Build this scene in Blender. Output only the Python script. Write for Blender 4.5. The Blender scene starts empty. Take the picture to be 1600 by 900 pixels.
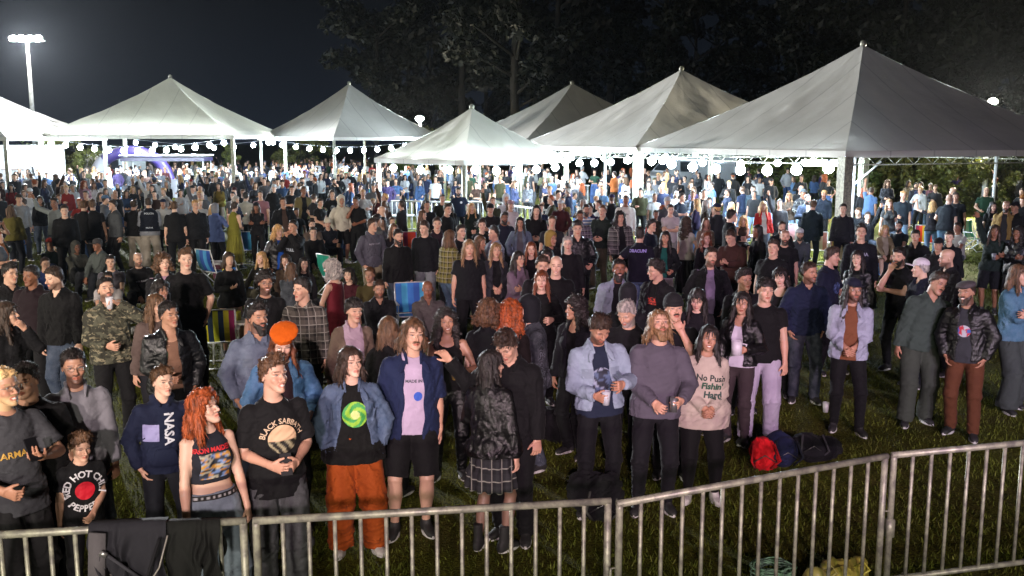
import bpy, math, random
import numpy as np
from mathutils import Vector, Matrix, Euler
from mathutils.bvhtree import BVHTree
R = math.radians
F32 = np.float32
for blk in (bpy.data.objects, bpy.data.meshes): 
    for o in list(blk): blk.remove(o)
scene = bpy.context.scene
def V(*a): return np.array(a, float)
# ------------------------------------------------------------------ camera, sky, lamps, exposure
cam = bpy.data.cameras.new('camera'); cam.lens = 33.75; cam.sensor_width = 36; cam.clip_end = 2000
camo = bpy.data.objects.new('camera', cam); scene.collection.objects.link(camo)
CH, FPX, Y0 = 3.25, 1500., 216.
PITCH = math.atan((450-Y0)/FPX)
camo.location = (0, 0, CH); camo.rotation_euler = (math.pi/2-PITCH, 0, 0); scene.camera = camo
scene.view_settings.view_transform = 'Standard'; scene.view_settings.look = 'None'; scene.view_settings.exposure = 0; scene.view_settings.gamma = 1
scene.cycles.use_denoising = True; scene.cycles.max_bounces = 4; scene.cycles.diffuse_bounces = 2; scene.cycles.glossy_bounces = 2
scene.cycles.transmission_bounces = 2; scene.cycles.sample_clamp_indirect = 6; scene.cycles.use_light_tree = True
world = bpy.data.worlds.new('World'); scene.world = world; world.use_nodes = True; wn = world.node_tree
bg = wn.nodes['Background']; bg.inputs[1].default_value = 1.0
_tc = wn.nodes.new('ShaderNodeTexCoord'); _sp = wn.nodes.new('ShaderNodeSeparateXYZ'); wn.links.new(_tc.outputs['Generated'], _sp.inputs[0])
_r = wn.nodes.new('ShaderNodeValToRGB'); wn.links.new(_sp.outputs[2], _r.inputs[0])
_r.color_ramp.elements.new(.5)
for e, (p, c) in zip(_r.color_ramp.elements, ((0, (.0070, .0100, .0165, 1)), (.14, (.0030, .0038, .0055, 1)), (1, (.0010, .0012, .0015, 1)))): e.position = p; e.color = c
wn.links.new(_r.outputs[0], bg.inputs[0])
def spot(name, loc, aim, energy, col, size=60, blend=.5, rad=.25):
    l = bpy.data.lights.new(name, 'SPOT'); l.energy = energy; l.color = col; l.spot_size = math.radians(size); l.spot_blend = blend; l.shadow_soft_size = rad
    o = bpy.data.objects.new(name, l); scene.collection.objects.link(o); o.location = loc
    o.rotation_euler = (Vector(aim)-Vector(loc)).to_track_quat('-Z', 'Y').to_euler(); return o
# the site's flood lamp on its mast to the left, and the wash lights on the stage truss
spot('flood_lamp', (-31, 3, 7.5), (4, 36, 4.5), 18000, (1, .92, .76), 84, .5, .5)
for _i in range(11):
    _t = _i/10; _x = -10+19.5*_t
    _c = [(1, .90, .80), (1, .88, .77), (1, .86, .74), (1, .84, .74), (1, .80, .78), (1, .68, .80), (1, .64, .84), (.96, .66, .92), (.90, .72, 1), (.84, .76, 1), (.84, .78, 1)][_i]
    spot('stage_wash_lamp', (_x, -6.0, 4.9), (_x*1.12, 14, .62), [6000, 6800, 7400, 7300, 6900, 5900, 5900, 5900, 6200, 6200, 6200][_i], _c, 22, .9, .2)
for _x, _e in ((-6.0, 2500), (.5, 1700), (7.5, 1700)):  # low fill lamps, added to brighten the barrier and the legs behind it
    spot('low_fill_lamp', (_x, -4.5, 2.3), (_x, 10, .9), _e, (1, .93, .76), 95, 1, .15)
spot('stage_beam_lamp', (7.5, -6, 5.2), (13.5, 27.5, 4.6), 3600, (.50, .30, 1), 26, .8, .2)
def ray(px, py):
    d = V((px-800)/FPX, 1, -(py-450)/FPX); c, s = math.cos(PITCH), math.sin(PITCH)
    return V(d[0], c*d[1]+s*d[2], -s*d[1]+c*d[2])
def at(px, py, z=0.):
    d = ray(px, py); t = (z-CH)/d[2]; return V(d[0]*t, d[1]*t, z)
def atd(px, py, dist):
    d = ray(px, py); t = dist/d[1]; return V(d[0]*t, dist, CH+d[2]*t)
def proj(p):
    x, y, z = p[0], p[1], p[2]-CH; c, s = math.cos(PITCH), math.sin(PITCH)
    zc = c*y-s*z; yc = s*y+c*z; return 800+FPX*x/zc, 450-FPX*yc/zc
COL = bpy.data.collections.new('place')          # linked to the scene at the very end
# ------------------------------------------------------------------ small vector helpers
def V(*a): return np.array(a, float)
def nrm(v):
    v = np.asarray(v, float); n = np.linalg.norm(v); return v/(n if n > 1e-9 else 1)
def hexc(s):
    s = s.lstrip('#'); c = [int(s[i:i+2], 16)/255 for i in (0, 2, 4)]
    return tuple(((x/12.92) if x <= .04045 else ((x+.055)/1.055)**2.4) for x in c)
# ------------------------------------------------------------------ signed distance volumes -> meshes
def fnoise(P, freq, seed, aniso=(1, 1, 1), n=5):
    rs = np.random.RandomState(seed)
    p = P*np.array(aniso, F32)*freq
    out = np.zeros(len(P), F32); w = np.zeros(len(P), F32)
    for i in range(n):
        d = rs.normal(size=3).astype(F32); d /= np.linalg.norm(d)+1e-6
        f = rs.uniform(.7, 1.7)
        v = np.sin(p@(d*f*6.283)+rs.uniform(0, 6.28)+1.6*w)
        w = v; out += v*rs.uniform(.6, 1)
    return out/(n*.55)

class Vol:
    def __init__(s, h): s.h = h; s.ops = []
    def add(s, fn, lo, hi, k=.015, op='u'): s.ops.append((op, fn, np.array(lo, float), np.array(hi, float), k))
    def loft(s, o, U, Rt, zs, rx, ry, cx=0, cy=0, k=.015, op='u', pw=2.0):
        """elliptic tube along axis U from o; Rt = axis of rx"""
        o = np.asarray(o, float); U = nrm(U); Rt = nrm(np.asarray(Rt, float)-U*np.dot(Rt, U)); Fw = np.cross(U, Rt)
        zs = np.asarray(zs, F32); rx = np.broadcast_to(np.asarray(rx, F32), zs.shape); ry = np.broadcast_to(np.asarray(ry, F32), zs.shape)
        cx = np.broadcast_to(np.asarray(cx, F32), zs.shape); cy = np.broadcast_to(np.asarray(cy, F32), zs.shape)
        pts = [o+U*z+Rt*x+Fw*y for z, x, y in zip(zs, cx, cy)]; rm = [max(a, b) for a, b in zip(rx, ry)]
        lo = np.min([p-r for p, r in zip(pts, rm)], 0); hi = np.max([p+r for p, r in zip(pts, rm)], 0)
        def fn(X, Y, Z):
            u = (X-F32(o[0]))*F32(Rt[0])+(Y-F32(o[1]))*F32(Rt[1])+(Z-F32(o[2]))*F32(Rt[2])
            v = (X-F32(o[0]))*F32(Fw[0])+(Y-F32(o[1]))*F32(Fw[1])+(Z-F32(o[2]))*F32(Fw[2])
            w = (X-F32(o[0]))*F32(U[0])+(Y-F32(o[1]))*F32(U[1])+(Z-F32(o[2]))*F32(U[2])
            a = np.interp(w, zs, rx).astype(F32); b = np.interp(w, zs, ry).astype(F32)
            if np.any(cx): u = u-np.interp(w, zs, cx).astype(F32)
            if np.any(cy): v = v-np.interp(w, zs, cy).astype(F32)
            if pw == 2.0: q = np.sqrt((u/a)**2+(v/b)**2)
            else: q = (np.abs(u/a)**pw+np.abs(v/b)**pw)**F32(1/pw)
            d = (q-1)*np.minimum(a, b)
            e = np.maximum(zs[0]-w, w-zs[-1])
            return np.maximum(d, e)
        s.add(fn, lo, hi, k, op)
    def cap(s, a, b, ra, rb=None, k=.01, op='u'):
        a = np.asarray(a, float); b = np.asarray(b, float); rb = ra if rb is None else rb
        ba = b-a; L = float(ba@ba)+1e-12; rm = max(ra, rb)
        def fn(X, Y, Z):
            x = X-F32(a[0]); y = Y-F32(a[1]); z = Z-F32(a[2])
            t = np.clip((x*F32(ba[0])+y*F32(ba[1])+z*F32(ba[2]))/F32(L), 0, 1)
            return np.sqrt((x-t*F32(ba[0]))**2+(y-t*F32(ba[1]))**2+(z-t*F32(ba[2]))**2)-(F32(ra)+t*F32(rb-ra))
        s.add(fn, np.minimum(a, b)-rm, np.maximum(a, b)+rm, k, op)
    def ell(s, c, r, M=None, k=.01, op='u'):
        c = np.asarray(c, float); r = np.asarray(r, float); M = np.eye(3) if M is None else np.asarray(M)
        rm = max(r)
        def fn(X, Y, Z):
            x = X-F32(c[0]); y = Y-F32(c[1]); z = Z-F32(c[2])
            q = 0
            for i in range(3): q = q+((x*F32(M[0, i])+y*F32(M[1, i])+z*F32(M[2, i]))/F32(r[i]))**2
            q = np.sqrt(q); return (q-1)*F32(min(r)) if max(r)/min(r) > 3 else (q-1)*F32((min(r)*np.median(r))**.5)
        s.add(fn, c-rm, c+rm, k, op)
    def half(s, o, n, k=.006):
        """keep the side behind plane (o, n)"""
        s.ops.append(('h', (np.asarray(o, float), nrm(n)), None, None, k))
    def noise(s, fn): s.ops.append(('n', fn, None, None, 0))
    def build(s):
        h = s.h
        us = [o for o in s.ops if o[0] == 'u']
        lo = np.min([o[2] for o in us], 0)-3*h-.015; hi = np.max([o[3] for o in us], 0)+3*h+.015
        n = np.ceil((hi-lo)/h).astype(int)+1
        ax = [(lo[i]+h*np.arange(n[i])).astype(F32) for i in range(3)]
        D = np.full(n, 1.0, F32)
        for op, fn, l, u, k in s.ops:
            if op in 'usi':
                m = k+2.5*h
                i0 = np.clip(np.floor((l-m-lo)/h).astype(int), 0, n-1); i1 = np.clip(np.ceil((u+m-lo)/h).astype(int)+1, 1, n)
                if np.any(i1 <= i0): continue
                sl = tuple(slice(a, b) for a, b in zip(i0, i1))
                X = ax[0][sl[0]][:, None, None]; Y = ax[1][sl[1]][None, :, None]; Z = ax[2][sl[2]][None, None, :]
                d = fn(X, Y, Z).astype(F32); d = np.broadcast_to(d, D[sl].shape); A = D[sl]; k = F32(max(k, 1e-4))
                if op == 'u':
                    hh = np.maximum(k-np.abs(A-d), 0)/k; D[sl] = np.minimum(A, d)-hh*hh*k*F32(.25)
                elif op == 's':
                    d = -d; hh = np.maximum(k-np.abs(A-d), 0)/k; D[sl] = np.maximum(A, d)+hh*hh*k*F32(.25)
            elif op == 'h':
                o, nn = fn
                d = ((ax[0]-F32(o[0]))*F32(nn[0]))[:, None, None]+((ax[1]-F32(o[1]))*F32(nn[1]))[None, :, None]+((ax[2]-F32(o[2]))*F32(nn[2]))[None, None, :]
                D = np.maximum(D, d.astype(F32))
            elif op == 'n':
                ii = np.nonzero(np.abs(D) < .035)
                P = np.stack([ax[j][ii[j]] for j in range(3)], 1)
                D[ii] += fn(P).astype(F32)
        return surfnet(D, lo, h)

_E = [((0, 0, 0), (1, 0, 0)), ((0, 1, 0), (1, 1, 0)), ((0, 0, 1), (1, 0, 1)), ((0, 1, 1), (1, 1, 1)),
      ((0, 0, 0), (0, 1, 0)), ((1, 0, 0), (1, 1, 0)), ((0, 0, 1), (0, 1, 1)), ((1, 0, 1), (1, 1, 1)),
      ((0, 0, 0), (0, 0, 1)), ((1, 0, 0), (1, 0, 1)), ((0, 1, 0), (0, 1, 1)), ((1, 1, 0), (1, 1, 1))]
def surfnet(D, lo, h):
    S = D < 0; nx, ny, nz = D.shape
    c = np.zeros((nx-1, ny-1, nz-1), np.int8)
    for dx in (0, 1):
        for dy in (0, 1):
            for dz in (0, 1): c += S[dx:nx-1+dx, dy:ny-1+dy, dz:nz-1+dz]
    act = (c > 0) & (c < 8); I = np.argwhere(act)
    if len(I) == 0: return np.zeros((0, 3), F32), np.zeros((0, 4), np.int32)
    idm = np.full(c.shape, -1, np.int32); idm[act] = np.arange(len(I))
    acc = np.zeros((len(I), 3), F32); cnt = np.zeros(len(I), F32)
    cv = {}
    for a in [(x, y, z) for x in (0, 1) for y in (0, 1) for z in (0, 1)]:
        cv[a] = D[I[:, 0]+a[0], I[:, 1]+a[1], I[:, 2]+a[2]]
    for a, b in _E:
        va, vb = cv[a], cv[b]; m = (va < 0) != (vb < 0)
        t = np.where(m, va/np.where(m, va-vb, 1), 0)
        for j in range(3):
            acc[:, j] += np.where(m, a[j]+t*(b[j]-a[j]), 0)
        cnt += m
    Vv = (I+acc/cnt[:, None])*h+lo
    Q = []
    for axis in range(3):
        a = [slice(1, -1)]*3; b = [slice(1, -1)]*3
        a[axis] = slice(0, -1); b[axis] = slice(1, None)
        s0 = S[tuple(a)]; s1 = S[tuple(b)]; m = s0 != s1
        e = np.argwhere(m)
        off = np.ones(3, int); off[axis] = 0
        e = e+off; inside = S[e[:, 0], e[:, 1], e[:, 2]]
        u, v = [(1, 2), (2, 0), (0, 1)][axis]
        def cell(du, dv):
            q = e.copy(); q[:, u] += du; q[:, v] += dv; return idm[q[:, 0], q[:, 1], q[:, 2]]
        q = np.stack([cell(-1, -1), cell(0, -1), cell(0, 0), cell(-1, 0)], 1)
        q[~inside] = q[~inside][:, ::-1]
        Q.append(q)
    return Vv.astype(F32), np.concatenate(Q).astype(np.int32)

def join_vf(parts):
    """parts: list of (V, F4, col or None)"""
    vs, fs, cs = [], [], []; n = 0
    for p in parts:
        v, f = p[0], p[1]; c = p[2] if len(p) > 2 and p[2] is not None else np.ones((len(v), 3), F32)
        vs.append(v); fs.append(f+n); cs.append(np.broadcast_to(np.asarray(c, F32), (len(v), 3))); n += len(v)
    return np.concatenate(vs), np.concatenate(fs), np.concatenate(cs)
def quads_mesh(name, v, f, col=None, smooth=True):
    me = bpy.data.meshes.new(name)
    f = np.asarray(f, np.int32); v = np.asarray(v, F32); k = f.shape[1]
    me.vertices.add(len(v)); me.vertices.foreach_set('co', v.ravel())
    me.loops.add(f.size); me.loops.foreach_set('vertex_index', f.ravel())
    me.polygons.add(len(f)); me.polygons.foreach_set('loop_start', np.arange(0, f.size, k, dtype=np.int32))
    me.polygons.foreach_set('loop_total', np.full(len(f), k, np.int32))
    me.update(calc_edges=True)
    me.polygons.foreach_set('use_smooth', np.full(len(f), smooth))
    if col is not None:
        at_ = me.attributes.new('Col', 'FLOAT_COLOR', 'POINT')
        c = np.ones((len(v), 4), F32); c[:, :3] = col; at_.data.foreach_set('color', c.ravel())
    return me
def link(name, me, mat=None, parent=None, color=None, label=None):
    o = bpy.data.objects.new(name, me); COL.objects.link(o)
    if mat is not None and me is not None:
        if len(me.materials) == 0: me.materials.append(mat)
    if parent is not None: o.parent = parent
    if color is not None: o.color = (*color, 1)
    if label: o['label'] = label
    return o
def ellip_mesh(c, r, M=None, nu=12, nv=8, colf=None):
    M = np.eye(3) if M is None else M
    u = np.linspace(0, 2*np.pi, nu, endpoint=False); w = np.linspace(0.001, np.pi-.001, nv)
    P = np.array([[math.sin(b)*math.cos(a), math.sin(b)*math.sin(a), math.cos(b)] for b in w for a in u])
    f = [(j*nu+i, (j+1)*nu+i, (j+1)*nu+(i+1) % nu, j*nu+(i+1) % nu) for j in range(nv-1) for i in range(nu)]
    Q = (P*np.array(r))@np.asarray(M).T+np.array(c)
    return Q.astype(F32), np.array(f), (None if colf is None else colf(P))
def tube_vf(pts, r, n=6, closed=False):
    """quad tube along points; r scalar or list"""
    pts = [np.asarray(p, float) for p in pts]; m = len(pts); rr = [r]*m if np.isscalar(r) else r
    vs = []; up = None
    for i, p in enumerate(pts):
        if closed: t = nrm(pts[(i+1) % m]-pts[i-1])
        else: t = nrm(pts[min(i+1, m-1)]-pts[max(i-1, 0)])
        if up is None:
            a = V(0, 0, 1) if abs(t[2]) < .9 else V(1, 0, 0); up = nrm(a-t*(a@t))
        else: up = nrm(up-t*(up@t))
        sd = np.cross(t, up)
        for j in range(n):
            a = 2*math.pi*(j+.5)/n; vs.append(p+(up*math.cos(a)+sd*math.sin(a))*rr[i])
    f = []
    for i in range(m if closed else m-1):
        for j in range(n):
            a, b = i*n+j, i*n+(j+1) % n; c, d = ((i+1) % m)*n+(j+1) % n, ((i+1) % m)*n+j
            f.append((a, b, c, d))
    if not closed:
        for base, rev in ((0, 1), ((m-1)*n, 0)):
            if n == 4: q = [(base, base+1, base+2, base+3)]
            elif n == 6: q = [(base, base+1, base+2, base+3), (base, base+3, base+4, base+5)]
            elif n == 8: q = [(base, base+1, base+2, base+3), (base, base+3, base+4, base+7), (base+4, base+5, base+6, base+7)]
            else: q = []
            f += [tuple(reversed(x)) if rev else x for x in q]
    return np.array(vs, F32), np.array(f, np.int32)
def box_vf(c, s, M=None):
    M = np.eye(3) if M is None else np.asarray(M)
    P = np.array([(x, y, z) for x in (-.5, .5) for y in (-.5, .5) for z in (-.5, .5)])*np.array(s)
    P = P@M.T+np.array(c)
    f = [(0, 1, 3, 2), (4, 6, 7, 5), (0, 4, 5, 1), (2, 3, 7, 6), (0, 2, 6, 4), (1, 5, 7, 3)]
    return P.astype(F32), np.array(f, np.int32)
def rotz(a): c, s = math.cos(a), math.sin(a); return np.array([[c, -s, 0], [s, c, 0], [0, 0, 1]])
def rotx(a): c, s = math.cos(a), math.sin(a); return np.array([[1, 0, 0], [0, c, -s], [0, s, c]])
def roty(a): c, s = math.cos(a), math.sin(a); return np.array([[c, 0, s], [0, 1, 0], [-s, 0, c]])
# ------------------------------------------------------------------ materials
def newmat(name):
    m = bpy.data.materials.new(name); m.use_nodes = True; nt = m.node_tree
    return m, nt, nt.nodes['Principled BSDF']
def nd(nt, t, **kw):
    n = nt.nodes.new(t)
    for k, v in kw.items():
        if k.startswith('i_'): n.inputs[k[2:].replace('_', ' ')].default_value = v
        else: setattr(n, k, v)
    return n
def ramp(nt, fac, stops):
    r = nt.nodes.new('ShaderNodeValToRGB'); e = r.color_ramp.elements
    while len(e) < len(stops): e.new(.5)
    for x, (p, c) in zip(e, stops): x.position = p; x.color = (*c, 1) if len(c) == 3 else c
    nt.links.new(fac, r.inputs[0]); return r.outputs[0]
def mix(nt, a, b, fac=None, mode='MIX', f=.5):
    n = nt.nodes.new('ShaderNodeMix'); n.data_type = 'RGBA'; n.blend_type = mode; n.inputs[0].default_value = f
    if fac is not None: nt.links.new(fac, n.inputs[0])
    for s, x in ((6, a), (7, b)):
        if hasattr(x, 'is_linked'): nt.links.new(x, n.inputs[s])
        else: n.inputs[s].default_value = (*x, 1) if len(x) == 3 else x
    return n.outputs[2]
def mathn(nt, op, a, b=0., c=None):
    n = nt.nodes.new('ShaderNodeMath'); n.operation = op
    for i, x in enumerate((a, b, c)):
        if x is None: continue
        if hasattr(x, 'is_linked'): nt.links.new(x, n.inputs[i])
        else: n.inputs[i].default_value = x
    return n.outputs[0]
def noise(nt, scale, detail=3, vec=None, rough=.6, dist=0):
    n = nt.nodes.new('ShaderNodeTexNoise'); n.inputs['Scale'].default_value = scale; n.inputs['Detail'].default_value = detail
    n.inputs['Roughness'].default_value = rough; n.inputs['Distortion'].default_value = dist
    if vec is not None: nt.links.new(vec, n.inputs['Vector'])
    return n.outputs['Fac']
def mapping(nt, vec, scale=(1, 1, 1), rot=(0, 0, 0)):
    n = nt.nodes.new('ShaderNodeMapping'); n.inputs['Scale'].default_value = scale; n.inputs['Rotation'].default_value = rot
    nt.links.new(vec, n.inputs['Vector']); return n.outputs[0]
def bump(nt, bs, h, strength=.3, dist=.01):
    n = nt.nodes.new('ShaderNodeBump'); n.inputs['Strength'].default_value = strength; n.inputs['Distance'].default_value = dist
    nt.links.new(h, n.inputs['Height']); nt.links.new(n.outputs[0], bs.inputs['Normal'])
def oc(nt): return nt.nodes.new('ShaderNodeTexCoord').outputs['Object']
def oinfo(nt):
    n = nt.nodes.new('ShaderNodeObjectInfo'); return n.outputs['Color'], n.outputs['Random']
MAT = {}
def mk_cloth(name, rough=.85, kind='cotton', attr=False):
    m, nt, bs = newmat(name); L = nt.links; o = oc(nt)
    if attr:
        a = nt.nodes.new('ShaderNodeAttribute'); a.attribute_name = 'Col'; col = a.outputs['Color']
    else: col, rnd = oinfo(nt)
    if kind == 'denim': col = mix(nt, col, (.95, .86, .68), f=1, mode='MULTIPLY')
    bs.inputs['Roughness'].default_value = rough
    bs.inputs['Specular IOR Level'].default_value = .25
    dk = mix(nt, col, (0, 0, 0), f=.28); lt = col
    if kind == 'cotton':
        c = mix(nt, dk, col, noise(nt, 9, 4, o)); w = noise(nt, 30, 3, o)
        L.new(c, bs.inputs['Base Color']); bump(nt, bs, w, .35, .012)
        bs.inputs['Sheen Weight'].default_value = .02
    elif kind == 'denim':
        f = noise(nt, 7, 5, o, .7); c = mix(nt, mix(nt, col, (.0, .01, .03), f=.25), mix(nt, col, (.8, .86, 1), f=.14), ramp(nt, f, [(.3, (0, 0, 0)), (.7, (1, 1, 1))]))
        s = nt.nodes.new('ShaderNodeTexWave'); s.inputs['Scale'].default_value = 60; s.inputs['Distortion'].default_value = 2; L.new(o, s.inputs[0])
        c = mix(nt, c, dk, s.outputs['Fac'], f=.3); L.new(c, bs.inputs['Base Color']); bump(nt, bs, noise(nt, 26, 4, o), .5, .012)
    elif kind == 'leather':
        L.new(mix(nt, dk, col, noise(nt, 14, 4, o)), bs.inputs['Base Color']); bs.inputs['Roughness'].default_value = .36
        bs.inputs['Specular IOR Level'].default_value = .5; bump(nt, bs, noise(nt, 22, 5, o, .65, 1.2), .7, .014)
    elif kind in ('plaid', 'stripe'):
        sx = nt.nodes.new('ShaderNodeSeparateXYZ'); L.new(o, sx.inputs[0])
        def band(v, fr, th): return mathn(nt, 'GREATER_THAN', mathn(nt, 'FRACT', mathn(nt, 'MULTIPLY', v, fr)), th)
        if kind == 'plaid':
            h1 = band(mathn(nt, 'ADD', sx.outputs[0], mathn(nt, 'MULTIPLY', sx.outputs[1], .6)), 11, .55); v1 = band(sx.outputs[2], 11, .55)
            h2 = band(mathn(nt, 'ADD', sx.outputs[0], mathn(nt, 'MULTIPLY', sx.outputs[1], .6)), 11, .9); v2 = band(sx.outputs[2], 11, .9)
            c = mix(nt, col, mix(nt, col, (.01, .01, .012), f=.82), mathn(nt, 'MULTIPLY', mathn(nt, 'ADD', h1, v1), .5))
            c = mix(nt, c, mix(nt, col, (.7, .68, .6), f=.55), mathn(nt, 'MULTIPLY', mathn(nt, 'MAXIMUM', h2, v2), .5))
        else:
            c = mix(nt, col, (.6, .62, .6), band(sx.outputs[2], 14, .6))
        L.new(c, bs.inputs['Base Color']); bump(nt, bs, noise(nt, 25, 3, o), .35, .012)
    elif kind == 'camo':
        f = noise(nt, 11, 2, o, .5, .8); g = noise(nt, 17, 2, mapping(nt, o, (1, 1.3, 1.8)), .5, .6)
        c = mix(nt, col, mix(nt, col, (.012, .012, .01), f=.7), ramp(nt, f, [(.48, (0, 0, 0)), (.52, (1, 1, 1))]))
        c = mix(nt, c, mix(nt, col, (.3, .26, .17), f=.5), ramp(nt, g, [(.56, (0, 0, 0)), (.6, (1, 1, 1))]))
        L.new(c, bs.inputs['Base Color']); bump(nt, bs, noise(nt, 25, 3, o), .4, .012)
    elif kind == 'hair':
        f = noise(nt, 34, 4, mapping(nt, o, (1, 1, .16)), .7, .4)
        c = mix(nt, mix(nt, col, (0, 0, 0), f=.6), mix(nt, col, (2.2, 2, 1.8), f=1, mode='MULTIPLY'), ramp(nt, f, [(.36, (0, 0, 0)), (.66, (1, 1, 1))]))
        L.new(c, bs.inputs['Base Color']); bs.inputs['Roughness'].default_value = .5; bs.inputs['Specular IOR Level'].default_value = .4
        bump(nt, bs, f, .9, .02)
    elif kind == 'skin':
        a = nt.nodes.new('ShaderNodeAttribute'); a.attribute_name = 'Col'
        c = mix(nt, a.outputs['Color'], col, f=1, mode='MULTIPLY')
        f = noise(nt, 18, 3, o); c = mix(nt, mix(nt, c, (.5, .12, .08), f=.12), c, f)
        L.new(c, bs.inputs['Base Color']); bs.inputs['Roughness'].default_value = .48; bs.inputs['Specular IOR Level'].default_value = .4
        bump(nt, bs, noise(nt, 60, 2, o), .12, .004)
    MAT[name] = m; return m
for k in ('cotton', 'denim', 'leather', 'plaid', 'stripe', 'camo', 'hair', 'skin'): mk_cloth(k, kind=k)
MAT['hair'].name = 'hair'
mk_cloth('massed', attr=True)
def plain(name, c, rough=.6, metal=0, emit=0, nscale=0, c2=None, bmp=0):
    m, nt, bs = newmat(name); bs.inputs['Roughness'].default_value = rough; bs.inputs['Metallic'].default_value = metal
    if nscale:
        o = oc(nt); f = noise(nt, nscale, 4, o)
        nt.links.new(mix(nt, c, c2 if c2 else tuple(x*.6 for x in c), ramp(nt, f, [(.4, (0, 0, 0)), (.62, (1, 1, 1))])), bs.inputs['Base Color'])
        if bmp: bump(nt, bs, f, bmp, .01)
    else: bs.inputs['Base Color'].default_value = (*c, 1)
    if emit: bs.inputs['Emission Color'].default_value = (*c, 1); bs.inputs['Emission Strength'].default_value = emit
    MAT[name] = m; return m
def mk_attr(name, rough=.7):
    m, nt, bs = newmat(name); a = nt.nodes.new('ShaderNodeAttribute'); a.attribute_name = 'Col'
    nt.links.new(a.outputs['Color'], bs.inputs['Base Color']); bs.inputs['Roughness'].default_value = rough
    bump(nt, bs, noise(nt, 40, 2, oc(nt)), .2, .005); MAT[name] = m
mk_attr('print'); mk_attr('eyes', .25)
def mk_objcol(name, rough=.5, metal=0, nscale=20):
    m, nt, bs = newmat(name); c, _ = oinfo(nt); f = noise(nt, nscale, 4, oc(nt))
    nt.links.new(mix(nt, mix(nt, c, (0, 0, 0), f=.3), c, f), bs.inputs['Base Color']); bs.inputs['Roughness'].default_value = rough; bs.inputs['Metallic'].default_value = metal
    MAT[name] = m
mk_objcol('plastic', .4); mk_objcol('shoe', .55); mk_objcol('metalc', .35, .8)
# ------------------------------------------------------------------ people
ARMS = {  # wrist target for the +x arm, in torso frame at 1.75 m: (x out, y back, z up), elbow pole, finger curl, palm facing
 'down':  ((.235, -.02, .835), (.25, .6, 0), .35, (-1, .1, 0)),
 'downf': ((.22, -.10, .845), (.3, .6, 0), .45, (-.7, .7, 0)),
 'pocket': ((.205, -.06, .90), (.9, .5, 0), .3, (-1, 0, 0)),
 'hip':   ((.215, -.07, .99), (1, .3, 0), .5, (-.6, .6, -.3)),
 'clasp': ((.045, -.215, 1.00), (.55, .6, -.5), .7, (0, 1, .2)),
 'belly': ((.085, -.205, 1.06), (.5, .6, -.5), .75, (-.2, 1, .2)),
 'cross': ((-.10, -.205, 1.17), (.7, .1, -.6), .5, (0, 1, 0)),
 'phone': ((.06, -.29, 1.19), (.7, .1, -.6), .8, (0, .5, 1)),
 'cup':   ((.14, -.28, 1.16), (.6, .3, -.7), .85, (-1, 0, 0)),
 'cuplow': ((.18, -.24, 1.03), (.6, .5, -.5), .85, (-1, 0, 0)),
 'drink': ((.07, -.215, 1.475), (.8, -.1, -.7), .85, (-1, 0, .2)),
 'mouth': ((.05, -.17, 1.44), (.5, -.1, -.9), .7, (0, 1, 0)),
 'head':  ((.14, -.03, 1.72), (1, -.2, -.1), .4, (-1, 0, 0)),
 'up':    ((.30, -.14, 1.88), (.9, 0, -.3), .2, (0, -1, 0)),
 'point': ((.46, -.12, 1.72), (.4, .3, -.7), .2, (0, -.3, -1)),
 'back':  ((.06, .16, .98), (.8, .4, 0), .5, (0, -1, 0)),
 'around': ((.52, .02, 1.42), (.1, .3, -1), .3, (0, -1, -.3)),
 'rail':  ((.10, -.33, .98), (.5, .4, -.2), .6, (0, .2, -1)),
 'lap':   ((.10, -.33, .98), (.9, .2, 0), .5, (-.2, 0, -1)),
 'knee':  ((.14, -.42, .98), (.7, .3, -.3), .5, (0, 0, -1)),
 'film':  ((.06, -.36, 1.50), (.6, 0, -.8), .8, (0, -.2, 1)),
}
SKINS = {'fair': (.60, .40, .30), 'lite': (.50, .315, .225), 'tan': (.36, .205, .135), 'brown': (.20, .095, .055), 'dark': (.10, .048, .03)}
HAIRS = {'black': (.012, .010, .010), 'dark': (.028, .018, .013), 'brown': (.07, .038, .02), 'auburn': (.11, .035, .014), 'red': (.21, .048, .012),
         'blond': (.36, .23, .10), 'bleach': (.45, .33, .17), 'grey': (.25, .25, .25), 'white': (.55, .55, .55), 'dirty': (.16, .10, .05)}
def ik(a, b, l1, l2, pole):
    d = b-a; L = np.linalg.norm(d); L2 = min(L, (l1+l2)*.998); u = d/max(L, 1e-6)
    b = a+u*L2; x = (l1*l1-l2*l2+L2*L2)/(2*L2); hh = math.sqrt(max(l1*l1-x*x, 0))
    p = np.asarray(pole, float); p = nrm(p-u*(p@u)); return a+u*x+p*hh, b

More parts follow.
